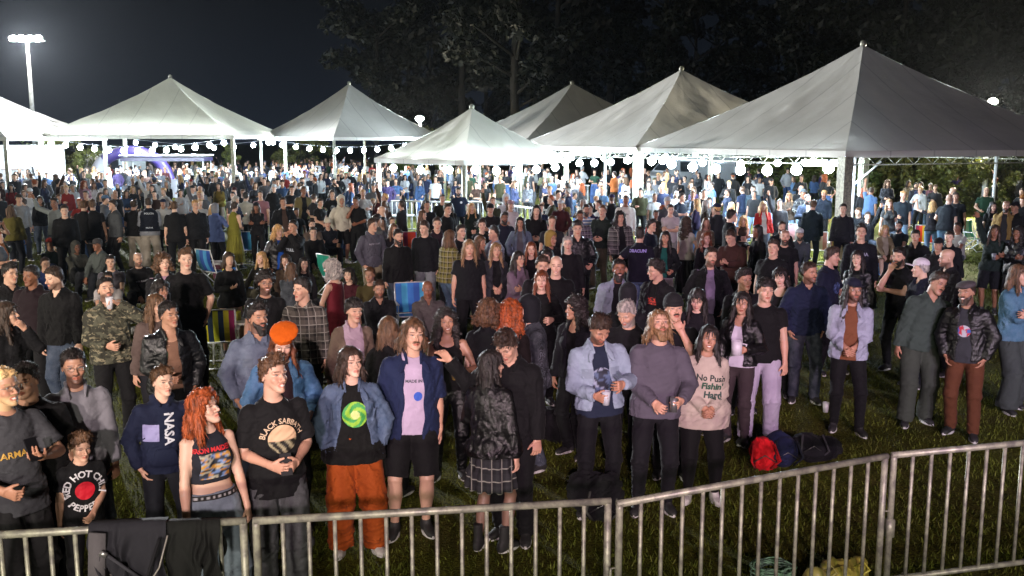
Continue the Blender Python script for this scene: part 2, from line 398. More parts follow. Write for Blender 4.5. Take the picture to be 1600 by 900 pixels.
def skeleton(sp):
    J = {}; s = sp['h']/1.75; J['s'] = s; sit = sp.get('sit', 0)
    pz = .93*s if not sit else (sit+.10)
    lf, ls = R(sp.get('lf', 0)), R(sp.get('ls', 0))
    px = sp.get('shift', 0)
    pel = V(px*s, 0, pz)
    U = nrm(V(math.sin(ls), -math.sin(lf), math.cos(lf)*math.cos(ls))); tw = R(sp.get('tw', 0))
    Rt = nrm(V(math.cos(tw), math.sin(tw), 0)); Rt = nrm(Rt-U*(Rt@U)); B = np.cross(U, Rt)      # B points backwards
    J.update(pel=pel, U=U, R=Rt, B=B)
    w = sp['w']; fem = sp['fem']
    T = np.stack([Rt, B, U], 1)             # torso frame columns
    def tp(x, y, z): return pel+T@(V(x, y, z-.93)*s)
    J['tp'] = tp; J['T'] = T
    shw = (.148 if fem else .168)*(.8+.2*w)
    hy, hp, hr = [R(a) for a in sp.get('hd', (0, 0, 0))]
    nb = tp(0, .015, 1.455)
    Hm = T@rotz(hy)@rotx(-hp)@roty(hr)      # yaw +: turn to +x side; pitch +: look up
    Hm = T@rotz(hy)@rotx(hp*-1)@roty(hr)
    hc = tp(0, -.012, 1.532)+Hm@(V(0, -.005, .085)*s*sp.get('hs', 1))
    J.update(nb=nb, Hm=Hm, hc=hc, hs=s*sp.get('hs', 1)*.985)
    arms = sp['arms']; J['arm'] = []
    for i, sg in enumerate((-1, 1)):
        a = arms[i]; t, pole, curl, pn = ARMS[a] if isinstance(a, str) else a
        sh = tp(sg*shw, .005, 1.385)
        wt = tp(sg*t[0]*(1+.35*(w-1) if t[0] > .15 else 1), t[1]*(1+.5*(w-1)), t[2])
        el, wr = ik(sh, wt, .285*s, .25*s, T@(V(sg*pole[0], pole[1], pole[2])))
        J['arm'].append((sh, el, wr, curl, nrm(T@V(sg*pn[0], pn[1], pn[2])), a))
    J['leg'] = []; st = sp.get('stance', 'n'); sd = sp.get('sd', 0)
    for i, sg in enumerate((-1, 1)):
        hip = pel+V(sg*.09*s, 0, -.03*s)
        if sit:
            kn = hip+V(sg*.07*s, -.43*s*(1 if sit > .2 else .85), (.0 if sit > .2 else .25)*s)
            an = V(kn[0]+sg*.02, kn[1]+(-.05 if sit > .2 else -.22), .085*s); kn, an = ik(hip, an, .44*s, .41*s, V(sg*.3, -1, .9))
        else:
            sp_ = sp.get('fs', .11)
            an = V(px*s*.3+sg*sp_*s, (.03 if i else -.03)*(1 if (int(sp.get('seed', 0)) % 2) else -1), .085*s)
            if st == 'walk': an[1] += (-.16 if i else .2)*s
            if st == 'w0' and i == 0: an = an+V(-.03, -.09, 0)
            if st == 'w1' and i == 1: an = an+V(.03, -.09, 0)
            kn, an = ik(hip, an, .44*s, .41*s, V(sg*.15, -1, 0))
        J['leg'].append((hip, kn, an, nrm(V(sg*.28, -1, 0))))
    return J

def torso_prof(sp):
    w, fem, fat = sp['w'], sp['fem'], sp['fat']
    z = np.array([.80, .84, .88, .93, 1.00, 1.08, 1.17, 1.26, 1.34, 1.40, 1.435, 1.465, 1.49])-.93
    if fem:
        rx = np.array([.08, .145, .172, .175, .155, .132, .133, .144, .142, .118, .086, .058, .048])
        ry = np.array([.06, .095, .112, .115, .10, .09, .095, .105, .10, .085, .068, .055, .045])
    else:
        rx = np.array([.08, .135, .160, .165, .158, .150, .155, .168, .168, .140, .102, .066, .052])
        ry = np.array([.06, .09, .105, .108, .10, .098, .102, .112, .112, .095, .075, .062, .052])
    bel = np.array([0, .3, .6, .9, 1, 1, .8, .5, .3, .2, .1, 0, 0])*fat
    rx = rx*w*(1+.35*bel); ry = ry*w*(1+.6*bel); cy = np.array([.0, .005, .01, .01, 0, -.0, 0, .0, .005, .01, .015, .015, .012])-.03*bel
    return z, rx, ry, cy

def hand(v, J, i, r=1.0, fine=True):
    sh, el, wr, curl, pn, _ = J['arm'][i]; s = J['s']*r
    d = nrm(wr-el); pn = nrm(pn-d*(pn@d)); sd = np.cross(d, pn)          # sd: across the palm
    tdir = 1 if (sd@nrm(J['R']*(1 if i else -1)+J['B']*-1.2)) > 0 else -1   # thumb side: forward
    fl = min(curl, 1)
    hd = nrm(d+pn*.15*fl)
    v.loft(wr-d*.02*s, hd, sd, [0, .02*s, .05*s, .09*s, .11*s], [.025*s, .028*s, .038*s, .041*s, .034*s], [.019*s, .018*s, .015*s, .014*s, .010*s], k=.012*s)
    if fine:
        for j, (off, L) in enumerate(((.031, .075), (.0105, .084), (-.0105, .078), (-.031, .060))):
            b = wr+hd*.078*s+sd*tdir*off*s; a1 = .25+1.25*fl+.1*j*.3
            d1 = nrm(hd*math.cos(a1*.55)+pn*math.sin(a1*.55)+sd*tdir*off*1.5); d2 = nrm(hd*math.cos(a1*1.5)+pn*math.sin(a1*1.5))
            m = b+d1*L*.5*s; v.cap(b, m, .0092*s, .0085*s, k=.004); v.cap(m, m+d2*L*.5*s, .0083*s, .0068*s, k=.003)
    else:
        b = wr+hd*.08*s; a1 = .25+1.25*fl; d1 = nrm(hd*math.cos(a1*.8)+pn*math.sin(a1*.8))
        v.loft(b, d1, sd, [0, .04*s, .075*s], [.037*s, .036*s, .024*s], [.012*s, .011*s, .009*s], k=.01)
    tb = wr+d*.02*s+sd*tdir*.024*s; td = nrm(d*.75+sd*tdir*.75+pn*(.25+.4*fl)); tm = tb+td*.045*s
    v.cap(tb, tm, .0125*s, .010*s, k=.006); v.cap(tm, tm+nrm(td+d*.5+pn*.5*fl)*.03*s, .0098*s, .0075*s, k=.003)

def head_prims(v, J, sp, k=1):
    hs, hc, Hm = J['hs'], J['hc'], J['Hm']; fem = sp['fem']; jw = .92 if fem else 1.0
    jw *= sp.get('jaw', 1)+.12*min(sp['fat'], 1)
    P = lambda x, y, z: hc+Hm@(V(x, y, z)*hs)
    z = np.array([-.121, -.112, -.098, -.078, -.05, -.02, .02, .05, .075, .095, .109, .117])
    rx = np.array([.016, .031, .042*jw, .051*jw, .060*jw, .067, .0715, .0735, .070, .059, .040, .015])
    yf = np.array([-.082, -.090, -.093, -.092, -.090, -.088, -.088, -.090, -.083, -.064, -.038, -.01])
    yb = np.array([-.05, -.040, -.022, .01, .045, .075, .092, .097, .092, .075, .05, .02])
    v.loft(hc, Hm[:, 2], Hm[:, 0], z*hs, rx*hs, (yb-yf)/2*hs, cy=(yb+yf)/2*hs, k=.02, pw=2.15)
    if k:
        for sg in (-1, 1):
            v.ell(P(sg*.0315, -.0985, .002), np.array((.019, .017, .0125))*hs, Hm, k=.014*hs, op='s')
            v.cap(P(sg*.05, -.073, .018), P(sg*.014, -.086, .0165), .0095*hs, .008*hs, k=.012*hs)
            v.cap(P(sg*.042, -.064, -.030), P(sg*.034, -.07, -.042), .020*hs, .017*hs, k=.015*hs)
            v.ell(P(sg*.0755, .008, -.008), np.array((.008, .019, .031))*hs, Hm@rotx(.2), k=.006)
            v.ell(P(sg*.0115, -.098, -.0375), np.array((.0085, .010, .0075))*hs, Hm, k=.006*hs)
        nl = sp.get('nose', 1.0)
        v.cap(P(0, -.086, .006), P(0, -.104-.006*nl, -.028), .0072*hs, .0098*hs, k=.009*hs)
        v.ell(P(0, -.106-.006*nl, -.034), np.array((.0115, .0115, .010))*hs, Hm, k=.006*hs)
        sm = sp.get('smile', 0)
        for sg in (-1, 1):
            v.cap(P(0, -.0975, -.0625), P(sg*(.019+.005*sm), -.0885, -.0645+.004*sm), .0065*hs, .0035*hs, k=.005*hs)
            v.cap(P(0, -.0955, -.0755-.004*sm), P(sg*(.017+.005*sm), -.0875, -.0705+.004*sm), .0075*hs, .0035*hs, k=.005*hs)
        v.cap(P(-.03, -.1015, -.0692), P(.03, -.1015, -.0692), .0035*hs, k=.004*hs, op='s')
        v.ell(P(0, -.088, -.104), np.array((.020*jw, .014, .015))*hs, Hm, k=.012*hs)
    else:
        v.cap(P(0, -.09, .0), P(0, -.105, -.034), .009*hs, .012*hs, k=.01)
def neck_prims(v, J, sp, r=0):
    s = J['s']; w = sp['w']; rn = ((.047 if sp['fem'] else .056)*(.7+.3*w)+.012*sp['fat']+r)*s
    a = J['tp'](0, .022, 1.40); b = J['hc']+J['Hm']@(V(0, .015, -.045)*J['hs'])
    v.cap(a, b, rn*1.12, rn*.97, k=.02)
def head_color(Vv, J, sp, skin):
    q = (Vv-J['hc'])@J['Hm']/J['hs']; x, y, z = q[:, 0], q[:, 1], q[:, 2]
    c = np.tile(np.array(skin, F32), (len(Vv), 1))
    def blend(m, col): 
        nonlocal c
        m = np.clip(m, 0, 1)[:, None]; c = c*(1-m)+np.array(col, F32)*m
    hair = np.array(HAIRS[sp['hc']])
    red = np.array(skin)*V(1.05, .66, .62)
    front = (y < -.05)
    blend(np.clip(1-((np.abs(x)-.042)/.03)**2-((z+.032)/.024)**2, 0, 1)*.35*front, red)
    blend(np.clip(1-(x/.02)**2-((z+.034)/.018)**2, 0, 1)*.35*front, red)
    sm = sp.get('smile', 0); lipc = sp.get('lip', np.array(skin)*V(.85, .42, .42))
    lm = 1-(x/(.027+.005*sm))**4-((z+.0695-.05*np.abs(x)*sm)/(.0125+.003*sm))**2
    blend(np.clip(lm*2.5, 0, 1)*(y < -.075)*.85, lipc)
    if sm:
        tm = 1-(x/.021)**4-((z+.0692-.06*np.abs(x))/.0055)**2
        blend(np.clip(tm*3, 0, 1)*(y < -.07), (.75, .72, .66))
    else:
        blend(np.clip(3*(1-(x/.024)**4-((z+.0692)/.0028)**2), 0, 1)*(y < -.07)*.7, np.array(skin)*V(.3, .15, .15))
    bz = 1-((np.abs(x)-.033)/.0205)**4-((z-.0235-.0*np.abs(x))/.0055)**2
    blend(np.clip(bz*2, 0, 1)*(y < -.06)*(.75 if not sp['fem'] else .6), hair*.8)
    # eye area
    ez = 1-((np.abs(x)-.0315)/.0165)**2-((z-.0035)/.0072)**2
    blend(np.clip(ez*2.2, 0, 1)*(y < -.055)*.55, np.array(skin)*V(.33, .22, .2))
    b = sp.get('beard', 0)
    if b:
        jm = np.clip((-.045-z)/.02, 0, 1)*np.clip((.045-y)/.02, 0, 1)
        mus = np.clip(1-((z+.051)/.010)**2-(x/.032)**4, 0, 1)*(y < -.07)
        m = np.maximum(jm, mus*1.3)*(1-np.clip(lm*3, 0, 1)*front)
        if sp.get('musonly'): m = mus*1.4
        blend(m*(.35 if b < .5 else .8), hair)
    if sp['hair'] not in ('bald',):
        sc = np.clip((np.maximum(z-.062+np.abs(x)*.1, (y+.005)*1.2+z*.9+.01))/.012, 0, 1)
        blend(sc*(z > -.06)*(.55 if sp['hair'] == 'buzz' else .95), hair)
    return c
def hair_part(J, sp, lod):
    kind = sp['hair']
    if kind in ('bald', 'buzz'): return None
    h = {0: .0058, 1: .0085, 2: .016}[lod]; v = Vol(h)
    hs, hc, Hm = J['hs'], J['hc'], J['Hm']; s = J['s']
    P = lambda x, y, z: hc+Hm@(V(x, y, z)*hs)
    sd = sp['seed']; hl = sp.get('hl', 0)
    thick = {'short': .0065, 'side': .009, 'quiff': .009, 'curlytop': .014, 'long': .013, 'longstr': .012, 'curly': .028, 'afro': .04, 'bun': .008, 'bob': .02, 'wave': .022, 'pony': .010, 'fringe': .014}.get(kind, .012)
    if kind == 'afro': v.ell(P(0, .015, .035), V(.118, .125, .115)*hs*sp.get('hv', 1), Hm, k=.01)
    elif kind == 'curly': v.ell(P(0, .012, .03), V(.105, .115, .108)*hs*sp.get('hv', 1), Hm, k=.01)
    z = np.array([-.085, -.06, -.02, .02, .05, .08, .103, .118, .126+thick*.5]); t = thick
    v.loft(hc, Hm[:, 2], Hm[:, 0], z*hs, (np.array([.045, .055, .066, .0745, .0765, .072, .058, .036, .012])+t)*hs,
           (np.array([.040, .05, .072, .088, .094, .089, .070, .045, .015])+t)*hs, cy=np.array([.035, .03, .02, .008, .003, .002, .004, .006, .006])*hs, k=.012)
    if kind in ('quiff', 'side', 'curlytop', 'fringe', 'wave'):
        lift = {'quiff': .024, 'side': .012, 'curlytop': .026, 'fringe': .006, 'wave': .014}[kind]
        v.ell(P(.012, -.034, .100+lift*.5), V(.056, .046, .022+lift*.6)*hs, Hm, k=.02)
        if kind == 'fringe': v.ell(P(0, -.085, .052), V(.058, .018, .028)*hs, Hm, k=.012)
    # long parts, hang straight down in the world
    down = V(0, 0, -1); T = J['T']
    L = {'long': .34, 'longstr': .40, 'curly': .20, 'afro': 0, 'bob': .13, 'wave': .24, 'pony': .0}.get(kind, 0)*sp.get('hL', 1)*s
    back = nrm(Hm@V(0, 1, 0)); bk = J['B']; side = J['R']
    if L:
        a = P(0, .045, .0); vol = {'curly': 1.35, 'wave': 1.3, 'bob': 1.08, 'long': 1.1, 'longstr': .88}.get(kind, 1)
        end = a+down*(L+.06)+bk*.075*s; ax = nrm(end-a); ln = np.linalg.norm(end-a)
        v.loft(a-ax*.02, ax, Hm[:, 0], np.array([0, .06*s, ln*.5, ln*.85, ln]), np.array([.07, .088*vol, .10*vol, .085*vol, .03])*s, np.array([.045, .055*vol, .045*vol, .035*vol, .015])*s, k=.03)
        for sg in (-1, 1):
            fr = sp.get('front', .6 if kind != 'bob' else .4)
            a = P(sg*.070, -.012, .03); Ls = (L*fr+.09*s)
            mid = P(sg*.078, -.005, -.06); e = mid+down*max(Ls-.06, .03)+side*sg*.03*s-bk*(.055*s if fr > .5 and kind != 'bob' else .0)
            r0 = .017*s*vol
            v.cap(a, mid, r0*.8, r0*1.35, k=.02); v.cap(mid, e, r0*1.5, r0*.85, k=.025)
            m2 = P(sg*.066, .045, -.04); v.cap(m2, m2+down*max(Ls*.8-.04, .03)+side*sg*.035*s+bk*.01, r0*1.7, r0*1.2, k=.035)
    if kind == 'bun': v.ell(P(0, .10, .05), V(.035, .035, .033)*hs, k=.01)
    if kind == 'pony':
        a = P(0, .10, .03); v.cap(a, a+bk*.035+down*.06, .02*s, .028*s, k=.015); v.cap(a+bk*.035+down*.06, a+bk*.02+down*.28*s, .028*s, .012*s, k=.015)
    if not L and kind != 'afro':      # short hair ends above the ears and at the nape
        def lowc(X, Y, Z):
            x = (X-hc[0])*Hm[0, 0]+(Y-hc[1])*Hm[1, 0]+(Z-hc[2])*Hm[2, 0]; y = (X-hc[0])*Hm[0, 1]+(Y-hc[1])*Hm[1, 1]+(Z-hc[2])*Hm[2, 1]; zz = (X-hc[0])*Hm[0, 2]+(Y-hc[1])*Hm[1, 2]+(Z-hc[2])*Hm[2, 2]
            y = y/hs; zz = zz/hs; lim = np.interp(y, [-.06, -.012, .002, .03, .05, .1], [.045, .022, -.012, .012, -.03, -.06]).astype(F32)
            return ((zz-lim)*hs).astype(F32)
        v.add(lowc, hc-.2, hc+.2, k=.010, op='s')
    # cut the face window
    zl = {'fringe': .040, 'curly': .064, 'afro': .068}.get(kind, .079 if not sp['fem'] else .072)+hl
    def face(X, Y, Z):
        x = (X-hc[0])*Hm[0, 0]+(Y-hc[1])*Hm[1, 0]+(Z-hc[2])*Hm[2, 0]; y = (X-hc[0])*Hm[0, 1]+(Y-hc[1])*Hm[1, 1]+(Z-hc[2])*Hm[2, 1]; zz = (X-hc[0])*Hm[0, 2]+(Y-hc[1])*Hm[1, 2]+(Z-hc[2])*Hm[2, 2]
        x, y, zz = x/hs, y/hs, zz/hs
        wid = np.where(zz > .0, .064-.9*np.maximum(zz-.02, 0)*.35, .064+.0*zz)
        zz = zz+.0045*np.sin(x*105+sd)+.003*np.sin(x*260+2*sd)
        if L: d = np.maximum(np.maximum(np.abs(x)-wid, zz-zl+6*x*x), y+.048)
        else: d = np.maximum(np.maximum(zz-zl+5*x*x, y+.012-np.clip((zz-.02)*-1.2, -.05, .10)*(1.0)), np.abs(x)-.2)
        return (d*hs).astype(F32)
    c0 = hc-Hm[:, 1]*.06
    v.add(face, c0-.17, c0+.17, k=.011, op='s')
    if not L or kind in ('bob',):
        pass
    if sp.get('hat') in ('beret', 'cap', 'capback', 'beanie', 'flat', 'hood'): v.half(P(0, 0, .062), Hm[:, 2])
    # strands
    amp = {'short': .0035, 'side': .005, 'quiff': .006, 'curlytop': .009, 'curly': .013, 'afro': .010, 'wave': .009, 'long': .006, 'longstr': .0045, 'bob': .007, 'fringe': .005}.get(kind, .004)
    cur = kind in ('curly', 'afro', 'curlytop')
    def nz(Pq):
        q = (Pq-hc.astype(F32))@Hm.astype(F32)
        if cur: return amp*(fnoise(Pq, 14, sd)+.6*fnoise(Pq, 30, sd+1))
        an = (1, 1, .18) if L else (1, .35, .35)
        return amp*(fnoise(q, 22, sd, an)+.5*fnoise(q, 9, sd+1, (1, 1, .4)))
    v.noise(nz)
    a_, f_ = v.build()
    if lod < 2 and len(a_):      # loose locks that break up the outline
        rs = np.random.RandomState(sd); n_ = {0: 900, 1: 260}[lod]
        e1 = a_[f_[:, 1]]-a_[f_[:, 0]]; e2 = a_[f_[:, 3]]-a_[f_[:, 0]]; N = np.cross(e1, e2); N /= np.linalg.norm(N, axis=1)[:, None]+1e-9
        ii = rs.randint(0, len(f_), n_); p = a_[f_[ii]].mean(1); nn = N[ii]
        q = (p-hc)@Hm/hs
        keep = ~((q[:, 1] < -.02) & (q[:, 2] < .066) & (np.abs(q[:, 0]) < .066) & (q[:, 2] > -.13)); p, nn, q = p[keep], nn[keep], q[keep]; n_ = len(p)
        if cur: fl = rs.normal(size=(n_, 3)); ln = .022
        elif L: fl = np.tile([0, 0, -1.], (n_, 1))+rs.normal(size=(n_, 3))*.25; ln = .06
        else: fl = (Hm@np.stack([q[:, 0]*3, -.5+0*q[:, 0], np.where(q[:, 2] > .07, .5, -1.)])).T+rs.normal(size=(n_, 3))*.5; ln = .020 if kind in ('short', 'side', 'fringe') else .03
        fl /= np.linalg.norm(fl, axis=1)[:, None]; fl = fl-nn*(fl*nn).sum(1)[:, None]*.7
        l_ = (ln*(.5+rs.rand(n_)))[:, None]; wd = np.cross(nn, fl); wd /= np.linalg.norm(wd, axis=1)[:, None]+1e-9; w_ = (.0035 if lod == 0 else .005)*(.6+.8*rs.rand(n_))[:, None]
        r0 = p-nn*.003; m_ = r0+fl*l_*.55+nn*(.006+.005*rs.rand(n_)[:, None]); tp_ = r0+fl*l_+nn*((.004 if L else .007)*rs.rand(n_)[:, None])
        Q = np.stack([r0-wd*w_, r0+wd*w_, m_+wd*w_, m_-wd*w_, tp_+wd*w_*.15, tp_-wd*w_*.15], 1).reshape(-1, 3).astype(F32); b = np.arange(n_)[:, None]*6+len(a_)
        f_ = np.concatenate([f_, b+np.array([[0, 1, 2, 3]]), b+np.array([[3, 2, 4, 5]])]); a_ = np.concatenate([a_, Q])
    return a_, f_

def body_part(J, sp, lod):
    skin = SKINS[sp['skin']]; s = J['s']; parts = []
    hb = {0: .011, 1: .014, 2: .024}[lod]; hh = {0: .0046, 1: .0075, 2: .015}[lod]; hn = {0: .0052, 1: .0085, 2: .017}[lod]
    v = Vol(hb); z, rx, ry, cy = torso_prof(sp)
    v.loft(J['pel'], J['U'], J['R'], z*s, rx*s, ry*s, cy=cy*s, k=.02, pw=2.2)
    if sp['fem']:
        for sg in (-1, 1): v.ell(J['tp'](sg*.07*sp['w'], -.085*sp['w'], 1.25), V(.058, .05, .055)*s*sp['w']*(1+.3*sp['fat']), J['T'], k=.025)
    w = sp['w']**.6
    for i in (0, 1):
        sh, el, wr = J['arm'][i][:3]; a = .048*w*(.88 if sp['fem'] else 1)+.01*sp['fat']
        v.loft(sh-nrm(el-sh)*.035*s, nrm(el-sh), J['B'], np.array([0, .03, .08, .16, .24, .31])*s, np.array([.02, .046, a, a, a*.85, a*.78])*s, np.array([.02, .046, a, a, a*.85, a*.78])*s, k=.03)
        v.cap(el, el+(wr-el)*.3, a*.8*s, a*.84*s, k=.015)
        hip, kn, an = J['leg'][i][:3]; t = .083*w+.015*sp['fat']
        v.loft(hip, nrm(kn-hip), J['R'], np.array([-.02, .1, .25, .38, .45])*s, np.array([t*.9, t, t*.82, t*.66, t*.6])*s, np.array([t*.9, t*1.05, t*.85, t*.68, t*.62])*s, k=.03)
        v.loft(kn, nrm(an-kn), J['R'], np.array([-.03, .04, .14, .26, .36, .40])*s, np.array([t*.56, t*.62, t*.68, t*.5, t*.38, t*.40])*s, np.array([t*.56, t*.62, t*.72, t*.52, t*.40, t*.42])*s, k=.02)
    Vb, Fb = v.build(); cb = np.tile(np.array(skin, F32), (len(Vb), 1))
    if sp.get('hose'):   # sheer tights
        m = np.clip((J['pel'][2]-.1-Vb[:, 2])/.05, 0, 1)[:, None]; cb = cb*(1-m)+cb*m*np.array([.33, .3, .3])
    parts.append((Vb, Fb, cb))
    for i in (0, 1):
        sh, el, wr = J['arm'][i][:3]; v = Vol(hn); a = .048*w*(.88 if sp['fem'] else 1)+.01*sp['fat']
        d = nrm(wr-el); L = np.linalg.norm(wr-el)
        v.loft(el, d, np.cross(d, J['arm'][i][4]), np.array([-.01, .03, .09, .16, .21, .27])*s, np.array([a*.74, a*.86, a*.85, a*.68, .029, .027])*s, np.array([a*.74, a*.84, a*.8, a*.6, .023, .020])*s, k=.01)
        hand(v, J, i, fine=lod < 2)
        a_, b_ = v.build(); parts.append((a_, b_, np.tile(np.array(skin, F32)*np.array([1.03, .93, .9], F32), (len(a_), 1))))
    v = Vol(hh); neck_prims(v, J, sp); head_prims(v, J, sp, k=1 if lod < 2 else 0); Vh, Fh = v.build()
    parts.append((Vh, Fh, head_color(Vh, J, sp, skin)))
    if lod < 2:
        hs, hc, Hm = J['hs'], J['hc'], J['Hm']; P = lambda x, y, z: hc+Hm@(V(x, y, z)*hs)
        hair = np.array(HAIRS[sp['hc']])
        for sg in (-1, 1):
            clo = sp.get('eyes', 1)
            if clo:
                parts.append(ellip_mesh(P(sg*.0315, -.0755, .0025), V(.0145, .0085, .0072)*hs, Hm, 12, 8,
                    lambda q: np.where((np.hypot(q[:, 0]*1.1, q[:, 2]*.6) < .5)[:, None], np.array([[.02, .012, .008]]), np.array([[.30, .27, .26]]))*1.0))
            lid = [P(sg*(.0315+.0165*math.cos(t)), -.0815-.002*math.sin(t), .0035+.0065*math.sin(t)) for t in np.linspace(.1, 3.04, 5)]
            a_, b_ = tube_vf(lid, .0016*hs, 4); parts.append((a_, b_, np.tile(hair*.6, (len(a_), 1))))
            br = [P(sg*x, -.090+abs(x-.014)*.42, z+sp.get('brow', 0)) for x, z in ((.013, .0195), (.024, .0235), (.036, .0250), (.048, .0215))]
            a_, b_ = tube_vf(br, [.0022*hs, .0036*hs, .0032*hs, .0012*hs], 4); parts.append((a_, b_, np.tile(hair*.9, (len(a_), 1))))
    return join_vf(parts)

def beard_part(J, sp, lod):
    b = sp.get('beard', 0)
    if b < 1: return None
    v = Vol({0: .0052, 1: .008, 2: .015}[lod]); hs, hc, Hm = J['hs'], J['hc'], J['Hm']; P = lambda x, y, z: hc+Hm@(V(x, y, z)*hs)
    if not sp.get('musonly'):
        ln = .02*b
        v.loft(hc, Hm[:, 2], Hm[:, 0], np.array([-.128-ln, -.115, -.095, -.075, -.055, -.035])*hs, np.array([.03, .047, .056, .064, .0675, .068])*hs, np.array([.022, .036, .047, .05, .045, .03])*hs, cy=np.array([-.075, -.062, -.053, -.048, -.035, -.03])*hs, k=.01)
        v.ell(P(0, -.103, -.066), V(.027, .03, .0135)*hs, Hm, k=.004, op='s')
    v.cap(P(-.027, -.093, -.058), P(0, -.1035, -.0515), .005*hs, .0065*hs, k=.006); v.cap(P(.027, -.093, -.058), P(0, -.1035, -.0515), .005*hs, .0065*hs, k=.006)
    v.noise(lambda Pq: .003*fnoise(Pq, 30, 7))
    return v.build()

def sleeve(v, J, i, off, end, flare=0.0, cuff=False):
    """end: 0..2 (1 elbow, 2 wrist)"""
    s = J['s']; sh, el, wr = J['arm'][i][:3]; w = J['sp']['w']**.6; fem = J['sp']['fem']
    a = (.048*w*(.88 if fem else 1)+.01*J['sp']['fat']+off)*s; d1 = nrm(el-sh); d2 = nrm(wr-el)
    e1 = min(end, 1)*.285*s
    zs = np.array([-.045*s, -.03*s, -.01*s, .03*s, max(e1*.6, .035*s), max(e1, .05*s)+(.035*s if end > 1 else 0)])
    r1 = a*.93+flare*s if end <= 1 else a*.86
    q_ = [a*.25, a*.62, a*.88, a*1.02, a, r1]; v.loft(sh, d1, J['B'], zs, q_, q_, k=.035)
    if end > 1:
        e2 = (end-1)*.25*s; b = a*.9; c = (.029+off*.75)*s
        v.loft(el, d2, J['B'], [-.04*s, 0, e2*.35, e2*.8, e2], [b*.75, b*.97, b, c*1.15+flare*s, c+flare*s], [b*.75, b*.97, b, c*1.15+flare*s, c+flare*s], k=.02)
        if cuff: v.loft(el, d2, J['B'], [e2-.05*s, e2+.004*s], [c*1.08]*2, [c*1.08]*2, k=.004)
def top_part(J, sp, lod, t):
    """t: dict kind, len(hem z abs), off, sleeve, open, neck, collar, hood, drape, flare"""
    s = J['s']; h = {0: .0078, 1: .012, 2: .021}[lod]; v = Vol(h); off = t.get('off', .012); hem = t.get('hem', .86)
    z, rx, ry, cy = torso_prof(sp); dr = t.get('drape', .5)
    if sp.get('sit'): hem = max(hem, .88)
    zz = np.array(sorted(set([hem-.93, .86-.93, .90-.93, .96-.93, 1.03-.93, 1.10-.93, 1.2-.93, 1.3-.93, 1.37-.93, 1.41-.93, 1.44-.93, 1.468-.93, 1.49-.93])))
    zz = zz[zz >= hem-.93-1e-6]
    X = np.interp(zz, z, rx); Y = np.interp(zz, z, ry); C = np.interp(zz, z, cy)
    if hem < .86: m = zz < -.05; X = np.where(m, max(np.interp(-.03, z, rx), .1), X); Y = np.where(m, np.interp(-.03, z, ry), Y)
    cx_ = np.interp(.33, z, rx); cyy = np.interp(.33, z, ry)
    m = zz < .33; X = np.where(m, np.maximum(X, X*(1-dr)+cx_*dr), X); Y = np.where(m, np.maximum(Y, Y*(1-dr)+cyy*dr), Y)
    o_ = off+np.clip((zz-.42)/.08, 0, 1)*-.4*off
    fl = t.get('flare', 0)*np.clip((.33-zz)/.4, 0, 3)+t.get('hemf', .021)*np.clip((.10-zz)/.08, 0, 1)
    v.loft(J['pel'], J['U'], J['R'], zz*s, (X+o_+fl)*s, (Y+o_+fl)*s, cy=C*s, k=.02, pw=2.25)
    if sp['fem']:
        for sg in (-1, 1): v.ell(J['tp'](sg*.07*sp['w'], -.083*sp['w'], 1.25), (V(.058, .05, .06)*sp['w']*(1+.3*sp['fat'])+off*.8)*s, J['T'], k=.035)
    sl = t.get('sleeve', .55)
    sl = (sl, sl) if np.isscalar(sl) else sl
    for i in (0, 1):
        if sl[i] > 0: sleeve(v, J, i, off*.95, sl[i], t.get('sfl', .006), t.get('cuff', False))
        else:
            v.cap(J['arm'][i][0]+J['R']*(.02*s*(1 if i else -1)), J['arm'][i][0]+J['R']*(.09*s*(1 if i else -1))-J['U']*.04*s, .055*s, .06*s, k=.015, op='s')
    # folds
    amp = t.get('fold', .006); sd = sp['seed']+3; T = J['T']; pel = J['pel']
    nm = .7 if lod == 2 else 1
    def nz(Pq):
        q = (Pq-pel.astype(F32))@T.astype(F32)
        n1 = fnoise(q, 5.2, sd, (.9, .9, .75)); n2 = fnoise(q, 12, sd+1, (.7, .7, 1.2))
        n1 = 1-np.abs(n1)*1.6                      # ridged: sharp folds
        w_ = .55+.45*np.clip(np.abs(q[:, 2]-.32)/.2, 0, 1)
        return -amp*nm*(n1*.9*w_+n2*.45)
    v.noise(nz)
    # hem cut with a wavy line, cuffs
    v.half(J['tp'](0, 0, hem+.004), -J['U'])
    nk = t.get('neck', 'crew'); tp = J['tp']
    nr = (.060 if sp['fem'] else .066)*(.8+.2*sp['w'])
    if nk == 'crew': v.ell(tp(0, -.012, 1.468), V(nr, nr*1.05, .042)*s, J['T'], k=.008, op='s')
    elif nk == 'scoop': v.ell(tp(0, -.07, 1.44), V(.085, .09, .085)*s, J['T'], k=.008, op='s')
    elif nk == 'v':
        v.ell(tp(0, -.012, 1.468), V(nr, nr*1.1, .042)*s, J['T'], k=.008, op='s'); v.cap(tp(0, -.10, 1.45), tp(0, -.16, 1.34), .045*s, .006*s, k=.008, op='s')
    elif nk == 'tank': v.ell(tp(0, -.06, 1.46), V(.088, .10, .10)*s, J['T'], k=.008, op='s')
    elif nk == 'strap': v.ell(tp(0, -.02, 1.47), V(.10, .14, .115)*s, J['T'], k=.008, op='s')
